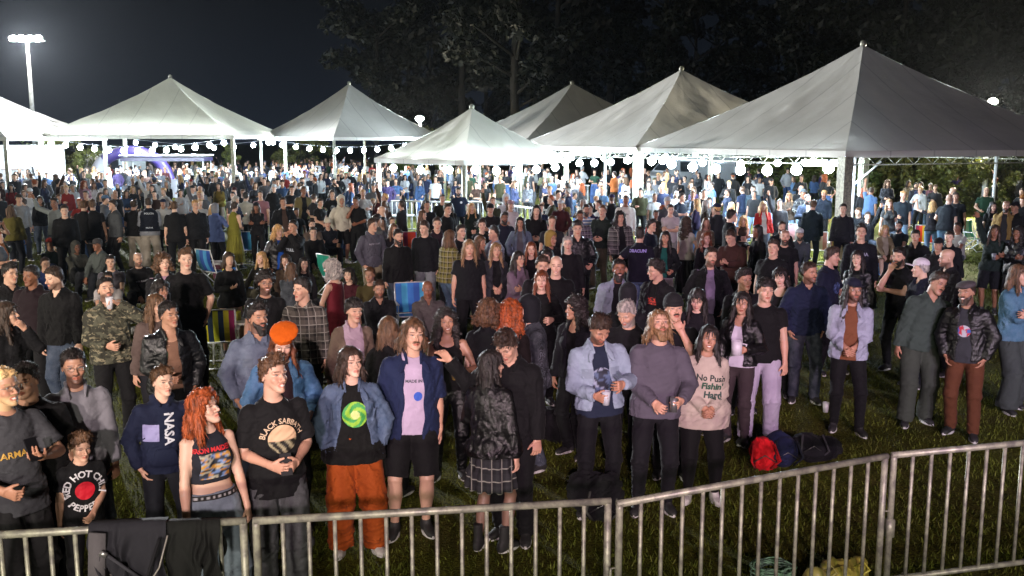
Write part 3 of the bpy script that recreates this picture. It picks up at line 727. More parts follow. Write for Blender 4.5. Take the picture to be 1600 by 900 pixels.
    if t.get('open'):
        wc, wh = t['open']; o0 = t.get('openx', 0); pel = J['pel']; T_ = J['T']
        def wedge(Xx, Yy, Zz):
            u = (Xx-pel[0])*T_[0, 0]+(Yy-pel[1])*T_[1, 0]+(Zz-pel[2])*T_[2, 0]; y = (Xx-pel[0])*T_[0, 1]+(Yy-pel[1])*T_[1, 1]+(Zz-pel[2])*T_[2, 1]; q = (Xx-pel[0])*T_[0, 2]+(Yy-pel[1])*T_[1, 2]+(Zz-pel[2])*T_[2, 2]
            tt = np.clip((q/s+.07)/.5, 0, 1); ww = (wh+(wc-wh)*tt+.006*np.sin(q*26+sd))*s
            return np.maximum(np.abs(u-o0*s-.008*np.sin(q*9))-ww, y-.03*s).astype(F32)
        c0 = pel+J['U']*.2*s-J['B']*.15*s
        v.add(wedge, c0-.5*s, c0+.5*s, k=.006, op='s')
        v.ell(tp(0, -.02, 1.475), V(nr*1.12, nr*1.3, .06)*s, J['T'], k=.008, op='s')
    if t.get('collar'):
        for sg in (-1, 1):
            v.cap(tp(sg*.066, .03, 1.485), tp(sg*.062, -.055, 1.462), .012*s, .013*s, k=.006); v.cap(tp(sg*.062, -.055, 1.462), tp(sg*.052, -.118 if t.get('open') else -.10, 1.405), .014*s, .009*s, k=.006)
        v.cap(tp(-.066, .03, 1.485), tp(0, .075, 1.492), .012*s, k=.006); v.cap(tp(.066, .03, 1.485), tp(0, .075, 1.492), .012*s, k=.006)
        if t.get('open'):
            wc = t['open'][0]
            for sg in (-1, 1):    # lapels / front edges
                v.loft(tp(sg*(wc+.028), -.112-off, 1.37), tp(sg*.055, -.06, 1.45)-tp(sg*(wc+.028), -.112-off, 1.37), J['R'], np.array([-.05, .0, .07])*s, np.array([.012, .026, .02])*s, np.array([.006, .009, .008])*s, k=.004)
    if t.get('hood'):
        v.cap(tp(-.075, .03, 1.475), tp(-.03, .10, 1.455), .028*s, .036*s, k=.015); v.cap(tp(.075, .03, 1.475), tp(.03, .10, 1.455), .028*s, .036*s, k=.015); v.cap(tp(-.03, .10, 1.455), tp(.03, .10, 1.455), .04*s, k=.01)
        v.cap(tp(-.075, .03, 1.475), tp(-.035, -.09, 1.43), .024*s, .014*s, k=.012); v.cap(tp(.075, .03, 1.475), tp(.035, -.09, 1.43), .024*s, .014*s, k=.012)
    if t.get('pouch'):
        v.loft(tp(0, -.115-off*.6-(.03*sp['fat']), .985), J['U'], J['R'], np.array([-.07, -.05, .05, .075])*s, np.array([.10, .115, .085, .07])*s, .018*s, k=.008)
    return v.build()

def pants_part(J, sp, lod, t):
    s = J['s']; h = {0: .0088, 1: .0125, 2: .022}[lod]; v = Vol(h); off = t.get('off', .012); kind = t.get('kind', 'trousers')
    z, rx, ry, cy = torso_prof(sp); ztop = t.get('top', 1.02)
    zz = np.array([.80, .84, .88, .93, .97, ztop])-.93; X = np.interp(zz, z, rx); Y = np.interp(zz, z, ry); C = np.interp(zz, z, cy)
    X[0] = .11; Y[0] = .08
    v.loft(J['pel'], J['U'] if not sp.get('sit') else V(0, 0, 1), J['R'], zz*s, (X+off*.8)*s, (Y+off*.8)*s, cy=C*s, k=.02, pw=2.2)
    w = sp['w']**.6; T0 = .083*w+.015*sp['fat']
    if kind in ('skirt', 'dress'):
        L = t.get('len', .42); hem = .95-L
        if sp.get('sit'):
            for i in (0, 1):
                hip, kn = J['leg'][i][:2]; v.loft(hip, nrm(kn-hip), J['R'], [0, .42*s], [.10*s, .095*s], [.095*s, .085*s], k=.05)
        else:
            zz = np.array([0, -.1, -.2, -L*.7, -L, -L-.02]); q = t.get('fl', .12)
            v.loft(J['pel'], V(0, 0, 1), J['R'], (zz[::-1]+.03)*s, (np.array([.155, .178, .185, .185+q*L*.6, .185+q*L, .185+q*L])[::-1]*w)*s, (np.array([.10, .125, .14, .145+q*L*.6, .15+q*L, .15+q*L])[::-1]*w)*s, k=.01)
        sd = sp['seed']; pel = J['pel']; pl = t.get('pleat', 14)
        def nz(Pq):
            a = np.arctan2(Pq[:, 1]-pel[1], Pq[:, 0]-pel[0]); g = np.clip((pel[2]-Pq[:, 2])/.15, 0, 1)
            return .008*np.sin(a*pl+2*np.sin(Pq[:, 2]*5+sd))*g+.003*fnoise(Pq, 7, sd)
        v.noise(nz)
    else:
        knee = t.get('knee', .075); ank = t.get('ankle', .062); end = t.get('end', 1.0)   # radii; end 1=ankle
        for i in (0, 1):
            hip, kn, an = J['leg'][i][:3]; a = T0+off; d1 = nrm(kn-hip); d2 = nrm(an-kn)
            wide = t.get('wide', 0)
            e1 = .44 if end > .5 else .44*end*2
            rr = np.array([a*1.02, a*1.03+wide*.3, a*.95+wide*.6, max(a*.80, knee)+wide, max(a*.78, knee)+wide])
            v.loft(hip, d1, J['R'], np.array([-.03, .1, .25, .38, .47])*s if end > .5 else np.array([-.03, e1*.3, e1*.6, e1*.8, e1])*s, rr*s, rr*s*1.03, k=.02)
            if end > .5:
                e2 = .41*(end-.5)*2+.015; b = max(a*.78, knee)+wide; c = ank+wide*1.15
                v.loft(kn, d2, J['R'], np.array([-.04, 0, .10, .25, e2*.9, e2])*s, np.array([b*.8, b, b*.95, (b+c)/2, c*1.06, c])*s, np.array([b*.8, b, b*1.0, (b+c)/2, c*1.1, c*1.05])*s, k=.02)
        amp = t.get('fold', .006); sd = sp['seed']+11; knz = J['leg'][0][1][2]
        def nz(Pq):
            low = np.clip((.30-Pq[:, 2])/.2, 0, 1); kneeb = np.exp(-((Pq[:, 2]-knz)/.09)**2); hipb = np.exp(-((Pq[:, 2]-.80*s)/.08)**2)
            n1 = 1-1.6*np.abs(fnoise(Pq, 5, sd, (1, 1, 1.1))); n2 = fnoise(Pq, 10, sd+2, (.6, .6, 1.6))
            return -amp*(n1*(.5+.5*kneeb+.5*hipb)+n2*(.25+.9*low+.4*kneeb))
        v.noise(nz)
    return v.build()
def shoe_part(J, sp, lod, i):
    s = J['s']; v = Vol({0: .008, 1: .012, 2: .022}[lod]); an, d = J['leg'][i][2:4]; g = V(an[0], an[1], 0)
    hz = max(an[2]-.085*s, 0); g[2] = hz; sd = np.cross(V(0, 0, 1), d)
    big = sp.get('boot', 0)
    v.loft(g+d*-.07*s, d, sd, np.array([0, .02, .09, .15, .21, .245])*s, np.array([.022, .034, .036, .045, .042, .02])*s, np.array([.03, .045, .045, .034, .028, .016])*s, cy=np.array([-.05, -.05, -.05, -.038, -.032, -.026])*s*-1, k=.01, pw=2.4)
    v.loft(g, V(0, 0, 1), d, np.array([.02, .07, .115+.12*big])*s, np.array([.06, .052, .048])*s, np.array([.034, .038, .040])*s, k=.02)
    # sole as its own island, slightly proud
    a, b = v.build()
    n = 14; pr = [(math.cos(t), math.sin(t)) for t in np.linspace(0, 2*math.pi, n, endpoint=False)]
    vs = []
    for zz in (0.002, .026*s):
        for cx, sy in pr:
            L = .165 if cx > 0 else .085; wd = .049 if cx > .2 else .040; p = g+d*(.02+cx*L)*s*.98+sd*sy*wd*s; vs.append([p[0], p[1], hz+zz])
    f = [(j, (j+1) % n, n+(j+1) % n, n+j) for j in range(n)]+[(n, n+1+2*q, n+2+2*q, n+3+2*q) if 3+2*q < n else (n, n+1+2*q, n+2+2*q, n) for q in range(0)]
    f += [(n+0, n+1+k, n+2+k, n+3+k) for k in range(0, n-3, 2)]
    solec = sp.get('sole', (.55, .55, .52)); up = sp.get('shoec', (.02, .02, .02))
    return join_vf([(a, b, np.tile(np.array(up, F32), (len(a), 1))), (np.array(vs, F32), np.array(f), np.tile(np.array(solec, F32), (2*n, 1)))])
def hat_part(J, sp, lod):
    k = sp.get('hat'); v = Vol({0: .007, 1: .01, 2: .018}[lod]); hs, hc, Hm = J['hs'], J['hc'], J['Hm']; P = lambda x, y, z: hc+Hm@(V(x, y, z)*hs)
    if k in ('cap', 'capback'):
        v.loft(hc, Hm[:, 2], Hm[:, 0], np.array([.042, .06, .09, .115, .135, .142])*hs, np.array([.087, .089, .084, .068, .035, .01])*hs, np.array([.108, .108, .10, .08, .045, .015])*hs, cy=np.array([.005]*6)*hs, k=.01)
        f = -1 if k == 'cap' else 1
        v.loft(P(0, f*.13, .048), Hm@nrm(V(0, -f*.25, 1)), Hm[:, 0], np.array([-.006, .006])*hs, .066*hs, .062*hs, k=.008)
    elif k in ('beanie', 'hood'):
        v.loft(hc, Hm[:, 2], Hm[:, 0], np.array([.03, .05, .09, .12, .145, .155])*hs, np.array([.088, .090, .086, .070, .038, .012])*hs, np.array([.107, .108, .102, .082, .045, .015])*hs, cy=np.array([.006]*6)*hs, k=.01)
        if k == 'beanie': v.loft(hc, Hm@nrm(V(0, -.1, 1)), Hm[:, 0], np.array([.028, .032, .062, .066])*hs, np.array([.090, .094, .094, .09])*hs, np.array([.109, .113, .113, .109])*hs, cy=.006*hs, k=.003)
        else:
            v.loft(P(0, .02, 0), Hm[:, 2], Hm[:, 0], np.array([-.13, -.08, 0, .06, .1])*hs, np.array([.09, .098, .10, .096, .08])*hs, np.array([.08, .10, .105, .10, .09])*hs, k=.02)
            v.ell(P(0, -.11, -.01), V(.066, .085, .085)*hs, Hm, k=.01, op='s')
    elif k == 'beret':
        v.ell(P(.014, .012, .104), V(.118, .126, .040)*hs, Hm@roty(-.2)@rotx(.14), k=.01); v.loft(hc, Hm[:, 2], Hm[:, 0], np.array([.045, .09])*hs, .087*hs, .106*hs, k=.012)
        v.cap(P(.01, .01, .15), P(.012, .01, .165), .005*hs, k=.004)
    elif k == 'flat':
        v.ell(P(0, -.012, .078), V(.098, .125, .044)*hs, Hm@rotx(.12), k=.01); v.loft(P(0, -.11, .052), Hm@nrm(V(0, .25, 1)), Hm[:, 0], np.array([-.006, .008])*hs, .062*hs, .045*hs, k=.012)
    v.noise(lambda Pq: .0016*fnoise(Pq, 16, sp['seed']))
    return v.build()
def glasses_part(J, sp):
    hs, hc, Hm = J['hs'], J['hc'], J['Hm']; P = lambda x, y, z: hc+Hm@(V(x, y, z)*hs); ps = []
    for sg in (-1, 1):
        ps.append(tube_vf([P(sg*.033+.021*math.cos(t), -.102, .0+.0165*math.sin(t)) for t in np.linspace(0, 6.28, 14, endpoint=False)], .0018*hs, 4, True))
        ps.append(tube_vf([P(sg*.055, -.100, .004), P(sg*.079, -.08, .004), P(sg*.080, .01, .0)], .0018*hs, 4))
    ps.append(tube_vf([P(-.012, -.103, .003), P(.012, -.103, .003)], .0018*hs, 4))
    return join_vf(ps)[:2]

TOPS = {
 'tee':    dict(name='t_shirt', off=.013, sleeve=.62, sfl=.016, hem=.84, drape=.75),
 'bigtee': dict(name='t_shirt', off=.014, sleeve=.80, sfl=.014, hem=.80, drape=.85, fold=.008, hemf=.032),
 'fittee': dict(name='t_shirt', off=.007, sleeve=.5, sfl=.006, hem=.86, drape=.3, fold=.004),
 'crop':   dict(name='cropped_top', off=.006, sleeve=0, hem=1.115, drape=.3, neck='crew', fold=.003),
 'croptee': dict(name='cropped_shirt', off=.012, sleeve=.6, sfl=.012, hem=1.08, drape=.6),
 'tank':   dict(name='tank_top', off=.006, sleeve=0, hem=.90, drape=.2, neck='tank', fold=.004),
 'strap':  dict(name='strap_top', off=.005, sleeve=0, hem=.92, drape=.2, neck='strap', fold=.004),
 'long':   dict(name='long_sleeved_shirt', off=.012, sleeve=1.97, sfl=.0, hem=.85, drape=.6, fold=.007),
 'sweater': dict(name='sweater', off=.019, sleeve=2.0, sfl=.002, hem=.83, drape=.85, fold=.007, cuff=True),
 'hoodie': dict(name='hoodie', off=.020, sleeve=2.0, sfl=.002, hem=.84, drape=.8, fold=.009, hood=1, pouch=1, cuff=True),
 'polo':   dict(name='polo_shirt', off=.016, sleeve=1.95, hem=.83, drape=.8, fold=.007, neck='v', collar=1),
 'shirt':  dict(name='buttoned_shirt', off=.017, sleeve=1.95, hem=.82, drape=.85, fold=.008, neck='v', collar=1),
 'jacket': dict(name='jacket', off=.020, sleeve=2.0, hem=.86, drape=.85, fold=.010, open=(.05, .085), collar=1),
 'closed': dict(name='zipped_jacket', off=.020, sleeve=2.0, hem=.85, drape=.85, fold=.010, collar=1, neck='v'),
 'overshirt': dict(name='open_shirt', off=.019, sleeve=.95, sfl=.014, hem=.80, drape=.95, fold=.009, open=(.055, .075), collar=1),
 'cardigan': dict(name='cardigan', off=.018, sleeve=1.95, hem=.74, drape=.9, fold=.008, open=(.06, .09)),
 'dress':  dict(name='dress_bodice', off=.008, sleeve=0, hem=.95, drape=.1, neck='tank', fold=.003),
}
PANTS = {
 'jeans': dict(off=.010, knee=.070, ankle=.060), 'slim': dict(off=.006, knee=.058, ankle=.046), 'wide': dict(off=.014, wide=.028, knee=.08, ankle=.08, fold=.008),
 'loose': dict(off=.014, wide=.012, knee=.08, ankle=.07, fold=.007), 'shorts': dict(kind='shorts', off=.02, end=.47, wide=.012), 'leggings': dict(off=.002, knee=.05, ankle=.038, fold=.002),
 'skirt': dict(kind='skirt', len=.36, fl=.12), 'longskirt': dict(kind='skirt', len=.75, fl=.12), 'shortskirt': dict(kind='skirt', len=.28, fl=.2),
 'cargo': dict(off=.012, wide=.026, knee=.082, ankle=.066, fold=.012),
}
DEF = dict(h=1.72, w=1.0, fem=0, fat=0, skin='lite', hair='short', hc='dark', arms=('down', 'down'), seed=1)
PANTNAME = {'skirt': 'skirt', 'longskirt': 'skirt', 'shortskirt': 'skirt', 'shorts': 'shorts', 'leggings': 'leggings', 'jeans': 'jeans'}
def make_person(sp, lod, loc=(0, 0, 0), yaw=0):
    """sp: top=(kind, material, colour, overrides), inner likewise, bottom likewise. Returns the Empty and a dict of parts"""
    sp = {**DEF, **sp}; J = skeleton(sp); J['sp'] = sp; out = {}
    root = link('person', None); root.empty_display_size = .2
    root.location = loc; root.rotation_euler = (0, 0, yaw)
    v, f, c = body_part(J, sp, lod)
    out['body'] = link('body', quads_mesh('body', v, f, c), MAT['skin'], root, (1, 1, 1))
    def garment(g, dic, fn):
        kind, mt, col = g[:3]; t = dict(dic[kind]); t.update(g[3] if len(g) > 3 else {})
        if g is sp.get('inner') and t.get('sleeve', 0) < 1: t['sleeve'] = .42; t['sfl'] = 0; t['off'] = min(t['off'], .0125)
        a, b = fn(J, sp, lod, t); nm = t.get('name') or PANTNAME.get(kind, 'trousers')
        return link(nm, quads_mesh(nm, a, b), MAT[mt], root, hexc(col) if isinstance(col, str) else col)
    if sp.get('inner'): out['inner'] = garment(sp['inner'], TOPS, top_part)
    out['top'] = garment(sp['top'], TOPS, top_part)
    out['bottom'] = garment(sp['bottom'], PANTS, pants_part)
    if not sp.get('noshoe'):
        for i in (0, 1):
            a, b, c = shoe_part(J, sp, lod, i); out['shoe%d' % i] = link('shoe', quads_mesh('shoe', a, b, c), MAT['print'], root)
    hp = hair_part(J, sp, lod)
    if hp is not None and len(hp[0]): out['hair'] = link('hair', quads_mesh('hair', *hp), MAT['hair'], root, HAIRS[sp['hc']])
    bp = beard_part(J, sp, lod)
    if bp is not None: out['beard'] = link('beard', quads_mesh('beard', *bp), MAT['hair'], root, HAIRS[sp.get('bc', sp['hc'])])
    if sp.get('hat'):
        out['hat'] = link({'cap': 'cap', 'capback': 'cap', 'beanie': 'beanie', 'beret': 'beret', 'flat': 'flat_cap', 'hood': 'hood'}[sp['hat']], quads_mesh('hat', *hat_part(J, sp, lod)), MAT['cotton'], root, hexc(sp['hatc']))
    if sp.get('glasses') and lod < 2: out['glasses'] = link('glasses', quads_mesh('glasses', *glasses_part(J, sp)), MAT['metalc'], root, (.3, .28, .25))
    return root, out, J
# ------------------------------------------------------------------ the setting
def tag(o, label=None, cat=None, group=None, kind=None):
    if label: o['label'] = label
    if cat: o['category'] = cat
    if group: o['group'] = group
    if kind: o['kind'] = kind
    return o
def empty(name, loc=(0, 0, 0), rz=0, **k):
    o = link(name, None); o.location = loc; o.rotation_euler = (0, 0, rz); o.empty_display_size = .2; return tag(o, **k)
def part(name, vfs, mat, parent=None, color=None, smooth=True, label=None):
    if isinstance(vfs, tuple): vfs = [vfs]
    v, f, c = join_vf(vfs); o = link(name, quads_mesh(name, v, f, c, smooth), MAT[mat], parent, color)
    if label: o['label'] = label
    return o
def copy_tree(o, parent=None):
    c = o.copy(); COL.objects.link(c); c.parent = parent
    for ch in list(o.children):
        copy_tree(ch, c)
    return c
rng = np.random.RandomState(5)
# ground
m, nt, bs = newmat('turf'); o_ = oc(nt)
f1 = noise(nt, .35, 5, o_); f2 = noise(nt, 3.2, 5, o_, .7); f3 = noise(nt, 38, 3, o_, .75)
c = mix(nt, (.095, .115, .012), (.17, .18, .020), ramp(nt, f2, [(.35, (0, 0, 0)), (.65, (1, 1, 1))]))
c = mix(nt, c, (.10, .065, .03), ramp(nt, noise(nt, .9, 6, o_, .65), [(.50, (0, 0, 0)), (.60, (.45, .45, .45))]))
c = mix(nt, c, (.15, .13, .035), ramp(nt, f1, [(.52, (0, 0, 0)), (.72, (.6, .6, .6))]))
c = mix(nt, c, (.035, .036, .005), ramp(nt, f3, [(.42, (1, 1, 1)), (.6, (0, 0, 0))]))
nt.links.new(c, bs.inputs['Base Color']); bs.inputs['Roughness'].default_value = .95; bs.inputs['Specular IOR Level'].default_value = .1
bump(nt, bs, f3, .9, .04); MAT['turf'] = m
g = 60; xs = np.linspace(-1, 1, g); xs = np.sign(xs)*np.abs(xs)**2.2*420
P = np.array([(x, y+60, 0) for x in xs for y in xs]); P[:, 2] = .0
F = [(i*g+j, (i+1)*g+j, (i+1)*g+j+1, i*g+j+1) for i in range(g-1) for j in range(g-1)]
tag(link('ground', quads_mesh('ground', P, F, None, True), MAT['turf']), kind='structure')
# grass blades over the lawn that shows
m, nt, bs = newmat('grass_blade'); a = nt.nodes.new('ShaderNodeAttribute'); a.attribute_name = 'Col'; nt.links.new(a.outputs['Color'], bs.inputs['Base Color']); bs.inputs['Roughness'].default_value = .9; bs.inputs['Specular IOR Level'].default_value = .1; MAT['grass_blade'] = m
N = 150000; u = rng.rand(N); yy = 4.6+26*u**1.7; xx = (rng.rand(N)*2-1)*(yy*.60+.6)
cl = fnoise(np.stack([xx, yy, xx*0], 1).astype(F32), .5, 3); keep = rng.rand(N) < .75+.5*cl; xx, yy = xx[keep], yy[keep]; N = len(xx)
hh = (.014+.026*rng.rand(N))*(1+.4*cl[keep])*(1+yy*.02); an = rng.rand(N)*6.283; w_ = (.0028+.003*rng.rand(N))*(1+yy*.09)
w_ = w_*.7; dx, dy = np.cos(an)*w_, np.sin(an)*w_; lx, ly = (rng.rand(2, N)-.5)*hh*1.3
Pv = np.zeros((N, 4, 3), F32); Pv[:, 0] = np.stack([xx-dx, yy-dy, 0*xx], 1); Pv[:, 1] = np.stack([xx+dx, yy+dy, 0*xx], 1)
Pv[:, 2] = np.stack([xx+dx*.3+lx, yy+dy*.3+ly, hh], 1); Pv[:, 3] = np.stack([xx-dx*.3+lx, yy-dy*.3+ly, hh], 1)
gc = np.array([.072, .088, .012])*(.5+rng.rand(N, 1))+np.array([.06, .05, .02])*(rng.rand(N, 1) < .2)*rng.rand(N, 1)
tag(link('grass', quads_mesh('grass', Pv.reshape(-1, 3), np.arange(N*4).reshape(-1, 4), np.repeat(gc, 4, 0), False), MAT['grass_blade']), kind='stuff', label='short trampled grass between the people and the barriers', cat='grass')
# trodden litter: flat scraps and cups on the lawn (too small to single out)
# tents
m, nt, bs = newmat('tent_fabric'); o_ = oc(nt)
f = noise(nt, .9, 5, mapping(nt, o_, (1, 1, .35)), .6); c = mix(nt, (.43, .415, .37), (.52, .50, .455), ramp(nt, f, [(.3, (0, 0, 0)), (.7, (1, 1, 1))]))
sx = nt.nodes.new('ShaderNodeSeparateXYZ'); nt.links.new(o_, sx.inputs[0])
ax_ = mathn(nt, 'ABSOLUTE', sx.outputs[0]); ay_ = mathn(nt, 'ABSOLUTE', sx.outputs[1]); gx = mathn(nt, 'GREATER_THAN', ax_, ay_)
ln_ = mathn(nt, 'ADD', mathn(nt, 'MULTIPLY', gx, sx.outputs[1]), mathn(nt, 'MULTIPLY', mathn(nt, 'SUBTRACT', 1.0, gx), sx.outputs[0]))
sm = mathn(nt, 'LESS_THAN', mathn(nt, 'FRACT', mathn(nt, 'ADD', mathn(nt, 'MULTIPLY', ln_, 1/1.48), 20.5)), .035)
c = mix(nt, c, mix(nt, c, (.25, .24, .22), f=.6), sm)
c = mix(nt, c, (.40, .385, .34), ramp(nt, noise(nt, 3.5, 4, o_, .7), [(.60, (0, 0, 0)), (.75, (.28, .28, .28))]))
nt.links.new(c, bs.inputs['Base Color']); bs.inputs['Roughness'].default_value = .6; bump(nt, bs, noise(nt, 2.2, 4, o_), .25, .05)
tr = nt.nodes.new('ShaderNodeBsdfTranslucent'); tr.inputs[0].default_value = (.5, .48, .42, 1); ms = nt.nodes.new('ShaderNodeMixShader'); ms.inputs[0].default_value = .025
nt.links.new(bs.outputs[0], ms.inputs[1]); nt.links.new(tr.outputs[0], ms.inputs[2]); nt.links.new(ms.outputs[0], nt.nodes['Material Output'].inputs[0]); MAT['tent_fabric'] = m
plain('galvanised', (.38, .385, .29), .45, .3, nscale=14, c2=(.19, .185, .16), bmp=.4)
plain('white_steel', (.62, .64, .64), .45, .1, nscale=6, c2=(.45, .46, .46))
plain('dark_steel', (.05, .05, .055), .5, .3, nscale=8); plain('lamp_white', (1, .97, .92), emit=1)
def emitmat(n, c, s):
    m, nt, bs = newmat(n); bs.inputs['Base Color'].default_value = (0, 0, 0, 1); bs.inputs['Emission Color'].default_value = (*c, 1); bs.inputs['Emission Strength'].default_value = s; MAT[n] = m
emitmat('bulb_glass', (.70, .86, 1), 640); emitmat('bright_bulb_glass', (.74, .88, 1), 1200); emitmat('flood_glass', (1, .98, .9), 900); emitmat('far_lamp_glass', (1, .88, .66), 1300); emitmat('tube_glass', (.80, .9, 1), 420)
m2_ = MAT['tent_fabric'].copy(); MAT['thin_fabric'] = m2_
for n_ in m2_.node_tree.nodes:
    if n_.type == 'MIX_SHADER': n_.inputs[0].default_value = .15
    if n_.type == 'BSDF_TRANSLUCENT': n_.inputs[0].default_value = (.62, .58, .46, 1)
def tent(label, cx, cy, ang, side, ez, az, column=.06, truss=False, fab='tent_fabric'):
    root = empty('tent', (cx, cy, 0), ang, label=label, cat='tent', group='white pyramid tents round the field')
    hs_ = side/2; n = 26; ov = .12
    for q in range(4):                        # each roof face, sagging a little from ridge to eave
        Mq = rotz(q*math.pi/2); vs = []
        for i in range(n+1):
            t = i/n
            for j in range(n+1):
                s_ = (j/n*2-1)*t; z = az+(ez-az)*t-(az-ez)*.26*t*(1-t)*(1.2-.5*t)
                fold = .05*math.sin(abs(s_)/max(t, .05)*math.pi)*t*(1-t)*-1-.05*abs(math.sin(s_/max(t, .05)*math.pi))*t*.7
                p = V(s_*(hs_+ov), -t*(hs_+ov), z+fold+rng.normal()*.004*(1 if 0 < j < n else 0)); vs.append(Mq@p)
        vs = np.array(vs, F32); wr = fnoise(vs, .55 if side > 6 else .9, int(abs(cx)*7)+90+q, (1, 1, .3)); edge = np.repeat(np.linspace(0, 1, n+1), n+1); vs[:, 2] += ((.028 if side > 6 else .035)*wr*np.sin(edge*math.pi*.93)).astype(F32)
        f = [(i*(n+1)+j, (i+1)*(n+1)+j, (i+1)*(n+1)+j+1, i*(n+1)+j+1) for i in range(n) for j in range(n)]
        part('roof_panel', [(np.array(vs, F32), np.array(f))], fab, root)
        val = [Mq@V(x*(hs_+ov), -(hs_+ov)-.004, z) for z in (ez+.01, ez-.16) for x in np.linspace(-1, 1, 9)]
        part('valance', [(np.array(val, F32), np.array([(j, j+9, j+10, j+1) for j in range(8)]))], 'tent_fabric', root)
        a, b = Mq@V(-hs_, -hs_, ez-.10), Mq@V(hs_, -hs_, ez-.10)
        beam = [tube_vf([a, b], .03, 6)]
        if truss:
            dn = V(0, 0, -.24); beam.append(tube_vf([a+dn, b+dn], .02, 6)); k = int(side/.32)
            for e in range(k): beam.append(tube_vf([a+(b-a)*e/k+(dn if e % 2 else 0), a+(b-a)*(e+1)/k+(0 if e % 2 else dn)], .010, 4))
        part('beam', beam, 'galvanised', root)
        c_ = Mq@V(-hs_, -hs_, 0)
        part('pole', box_vf((c_[0], c_[1], (ez-.13)/2), (column, column, ez-.13)) if column > .1 else tube_vf([c_, c_+V(0, 0, ez-.13)], column, 8), 'galvanised', root, smooth=column < .1)
    part('finial', ellip_mesh((0, 0, az+.02), (.10, .10, .12)), 'galvanised', root)
    return root
UA = math.atan2(.395, .919)
tent('largest white tent at the right, its near corner on a thick square column', 10.9, 30.6, UA, 10, 2.93, 6.12, .27, True)
tent('white tent standing directly behind the largest one at the right', 6.85, 39.7, UA, 10, 2.93, 6.0, .12, True)
tent('farthest tent of the right hand row, roof half hidden by two nearer tents', 3.0, 48.8, UA, 10, 2.93, 5.95, .07)
tent('small pale wrinkled tent in the middle of the field behind the white barrier', -1.50, 36.4, R(43), 5.0, 2.50, 4.38, .09, fab='thin_fabric')
tent('grey white tent left of the small middle tent, one corner towards the stage', -8.9, 53.5, R(45), 7.0, 3.3, 6.2, .07)
tent('broad bright white tent with a garland of bulbs, second from the left', -17.6, 50.5, R(-2), 9.2, 3.38, 6.35, .16, fab='thin_fabric')
tent('white tent cut by the left edge of the picture, over a lit booth', -26.6, 47.5, R(-3), 9.2, 3.30, 6.1, .16)
# guy cables and extra masts under the near tent
for (px, d, z1, lab) in ((1333, 27, 2.8, 'pale thin pole just right of the thick tent column'), (1553, 30.5, 2.75, 'pale thin pole under the right half of the largest tent'), (945, 33, 2.8, 'white pole under the left end of the second tent')):
    p = atd(px, 300, d); root = empty('pole', (p[0], p[1], 0), label=lab, cat='pole', group='thin white poles under the tents')
    part('shaft', tube_vf([V(0, 0, 0), V(0, 0, z1)], .045, 8), 'white_steel', root); part('foot_plate', box_vf((0, 0, .02), (.25, .25, .03)), 'white_steel', root, smooth=False)
p = atd(1333, 300, 26.2); r_ = empty('brace', (p[0], p[1], 0), label='slanting white brace beside the top of the thick tent column', cat='brace'); part('tube', [tube_vf([V(-.05, 0, 1.95), V(.75, .1, 2.62)], .03, 6), tube_vf([V(-.05, 0, 0), V(-.05, 0, 1.97)], .02, 6)], 'white_steel', r_)
# bulbs on cables
ico = ellip_mesh((0, 0, 0), (1, 1, 1), nu=8, nv=6)
bulb_me = quads_mesh('glass', ico[0]*.125, ico[1]); cap_me = quads_mesh('socket', *tube_vf([V(0, 0, .09), V(0, 0, .19)], .035, 8))
bulb_me2 = bulb_me.copy()
def garland(a, b, n, sag, lab, r=1.0, e0=0, e1=1, hot=False):
    a, b = np.array(a, float), np.array(b, float); pts = []
    for i in range(25):
        t = i/24; p = a+(b-a)*t; p[2] -= sag*4*t*(1-t); pts.append(p)
    root = empty('light_string', tuple(a), label=lab, cat='string lights', group='garlands of white bulbs under the tents')
    part('cable', tube_vf([p-a for p in pts], .012, 4), 'dark_steel', root)
    for i in range(n):
        t = e0+(e1-e0)*(i+.5)/n; p = (b-a)*t; p[2] -= sag*4*t*(1-t)+.2
        o = link('bulb', bulb_me2 if hot else bulb_me, MAT['bright_bulb_glass' if hot else 'bulb_glass'], root); o.location = p; o.scale = (r, r, r)
        s2 = link('socket', cap_me, MAT['dark_steel'], o); 
def tl(cx, cy, ang, side, z): 
    h = side/2; return [tuple((rotz(ang)@V(x*h, y*h, 0)+V(cx, cy, z))) for x, y in ((-1, -1), (1, -1), (1, 1), (-1, 1))]
c2 = tl(-17.6, 50.5, R(-2), 9.0, 3.3); garland(c2[0], c2[1], 13, .45, 'sagging string of white bulbs along the front of the second tent from the left', hot=True)
garland(c2[3], c2[2], 8, .4, 'string of bulbs along the back of the second tent from the left')
c3 = tl(-8.9, 53.5, R(45), 7.0, 3.25); garland((-13.4, 52, 3.3), (-4.6, 51.5, 3.2), 12, .45, 'string of a dozen bulbs across the grey white tent left of centre', hot=True)
c1 = tl(-26.6, 47.5, R(-3), 9.2, 3.2); garland(c1[0], c1[1], 7, .3, 'string of bulbs at the booth on the left edge', hot=True)
c6 = tl(10.9, 30.6, UA, 9.8, 2.75); garland(c6[3], c6[0], 8, .22, 'string of glaring bulbs along the left eave of the largest tent', 1.15)
garland(c6[2], c6[3], 6, .2, 'string of bulbs along the far left side of the largest tent')
c5 = tl(6.85, 39.7, UA, 9.8, 2.75); garland(c5[3], c5[0], 8, .25, 'string of bulbs along the left eave of the second tent in the right row')
garland(c5[2], c5[3], 6, .2, 'string of bulbs on the far side of the second tent in the right row')
c7 = tl(-1.5, 36.4, R(43), 4.9, 2.42); garland(c7[3], c7[0], 3, .1, 'three bulbs on the left edge of the small middle tent', 1.0); garland(c7[0], c7[1], 5, .12, 'bulbs on the right edge of the small middle tent', 1.1)
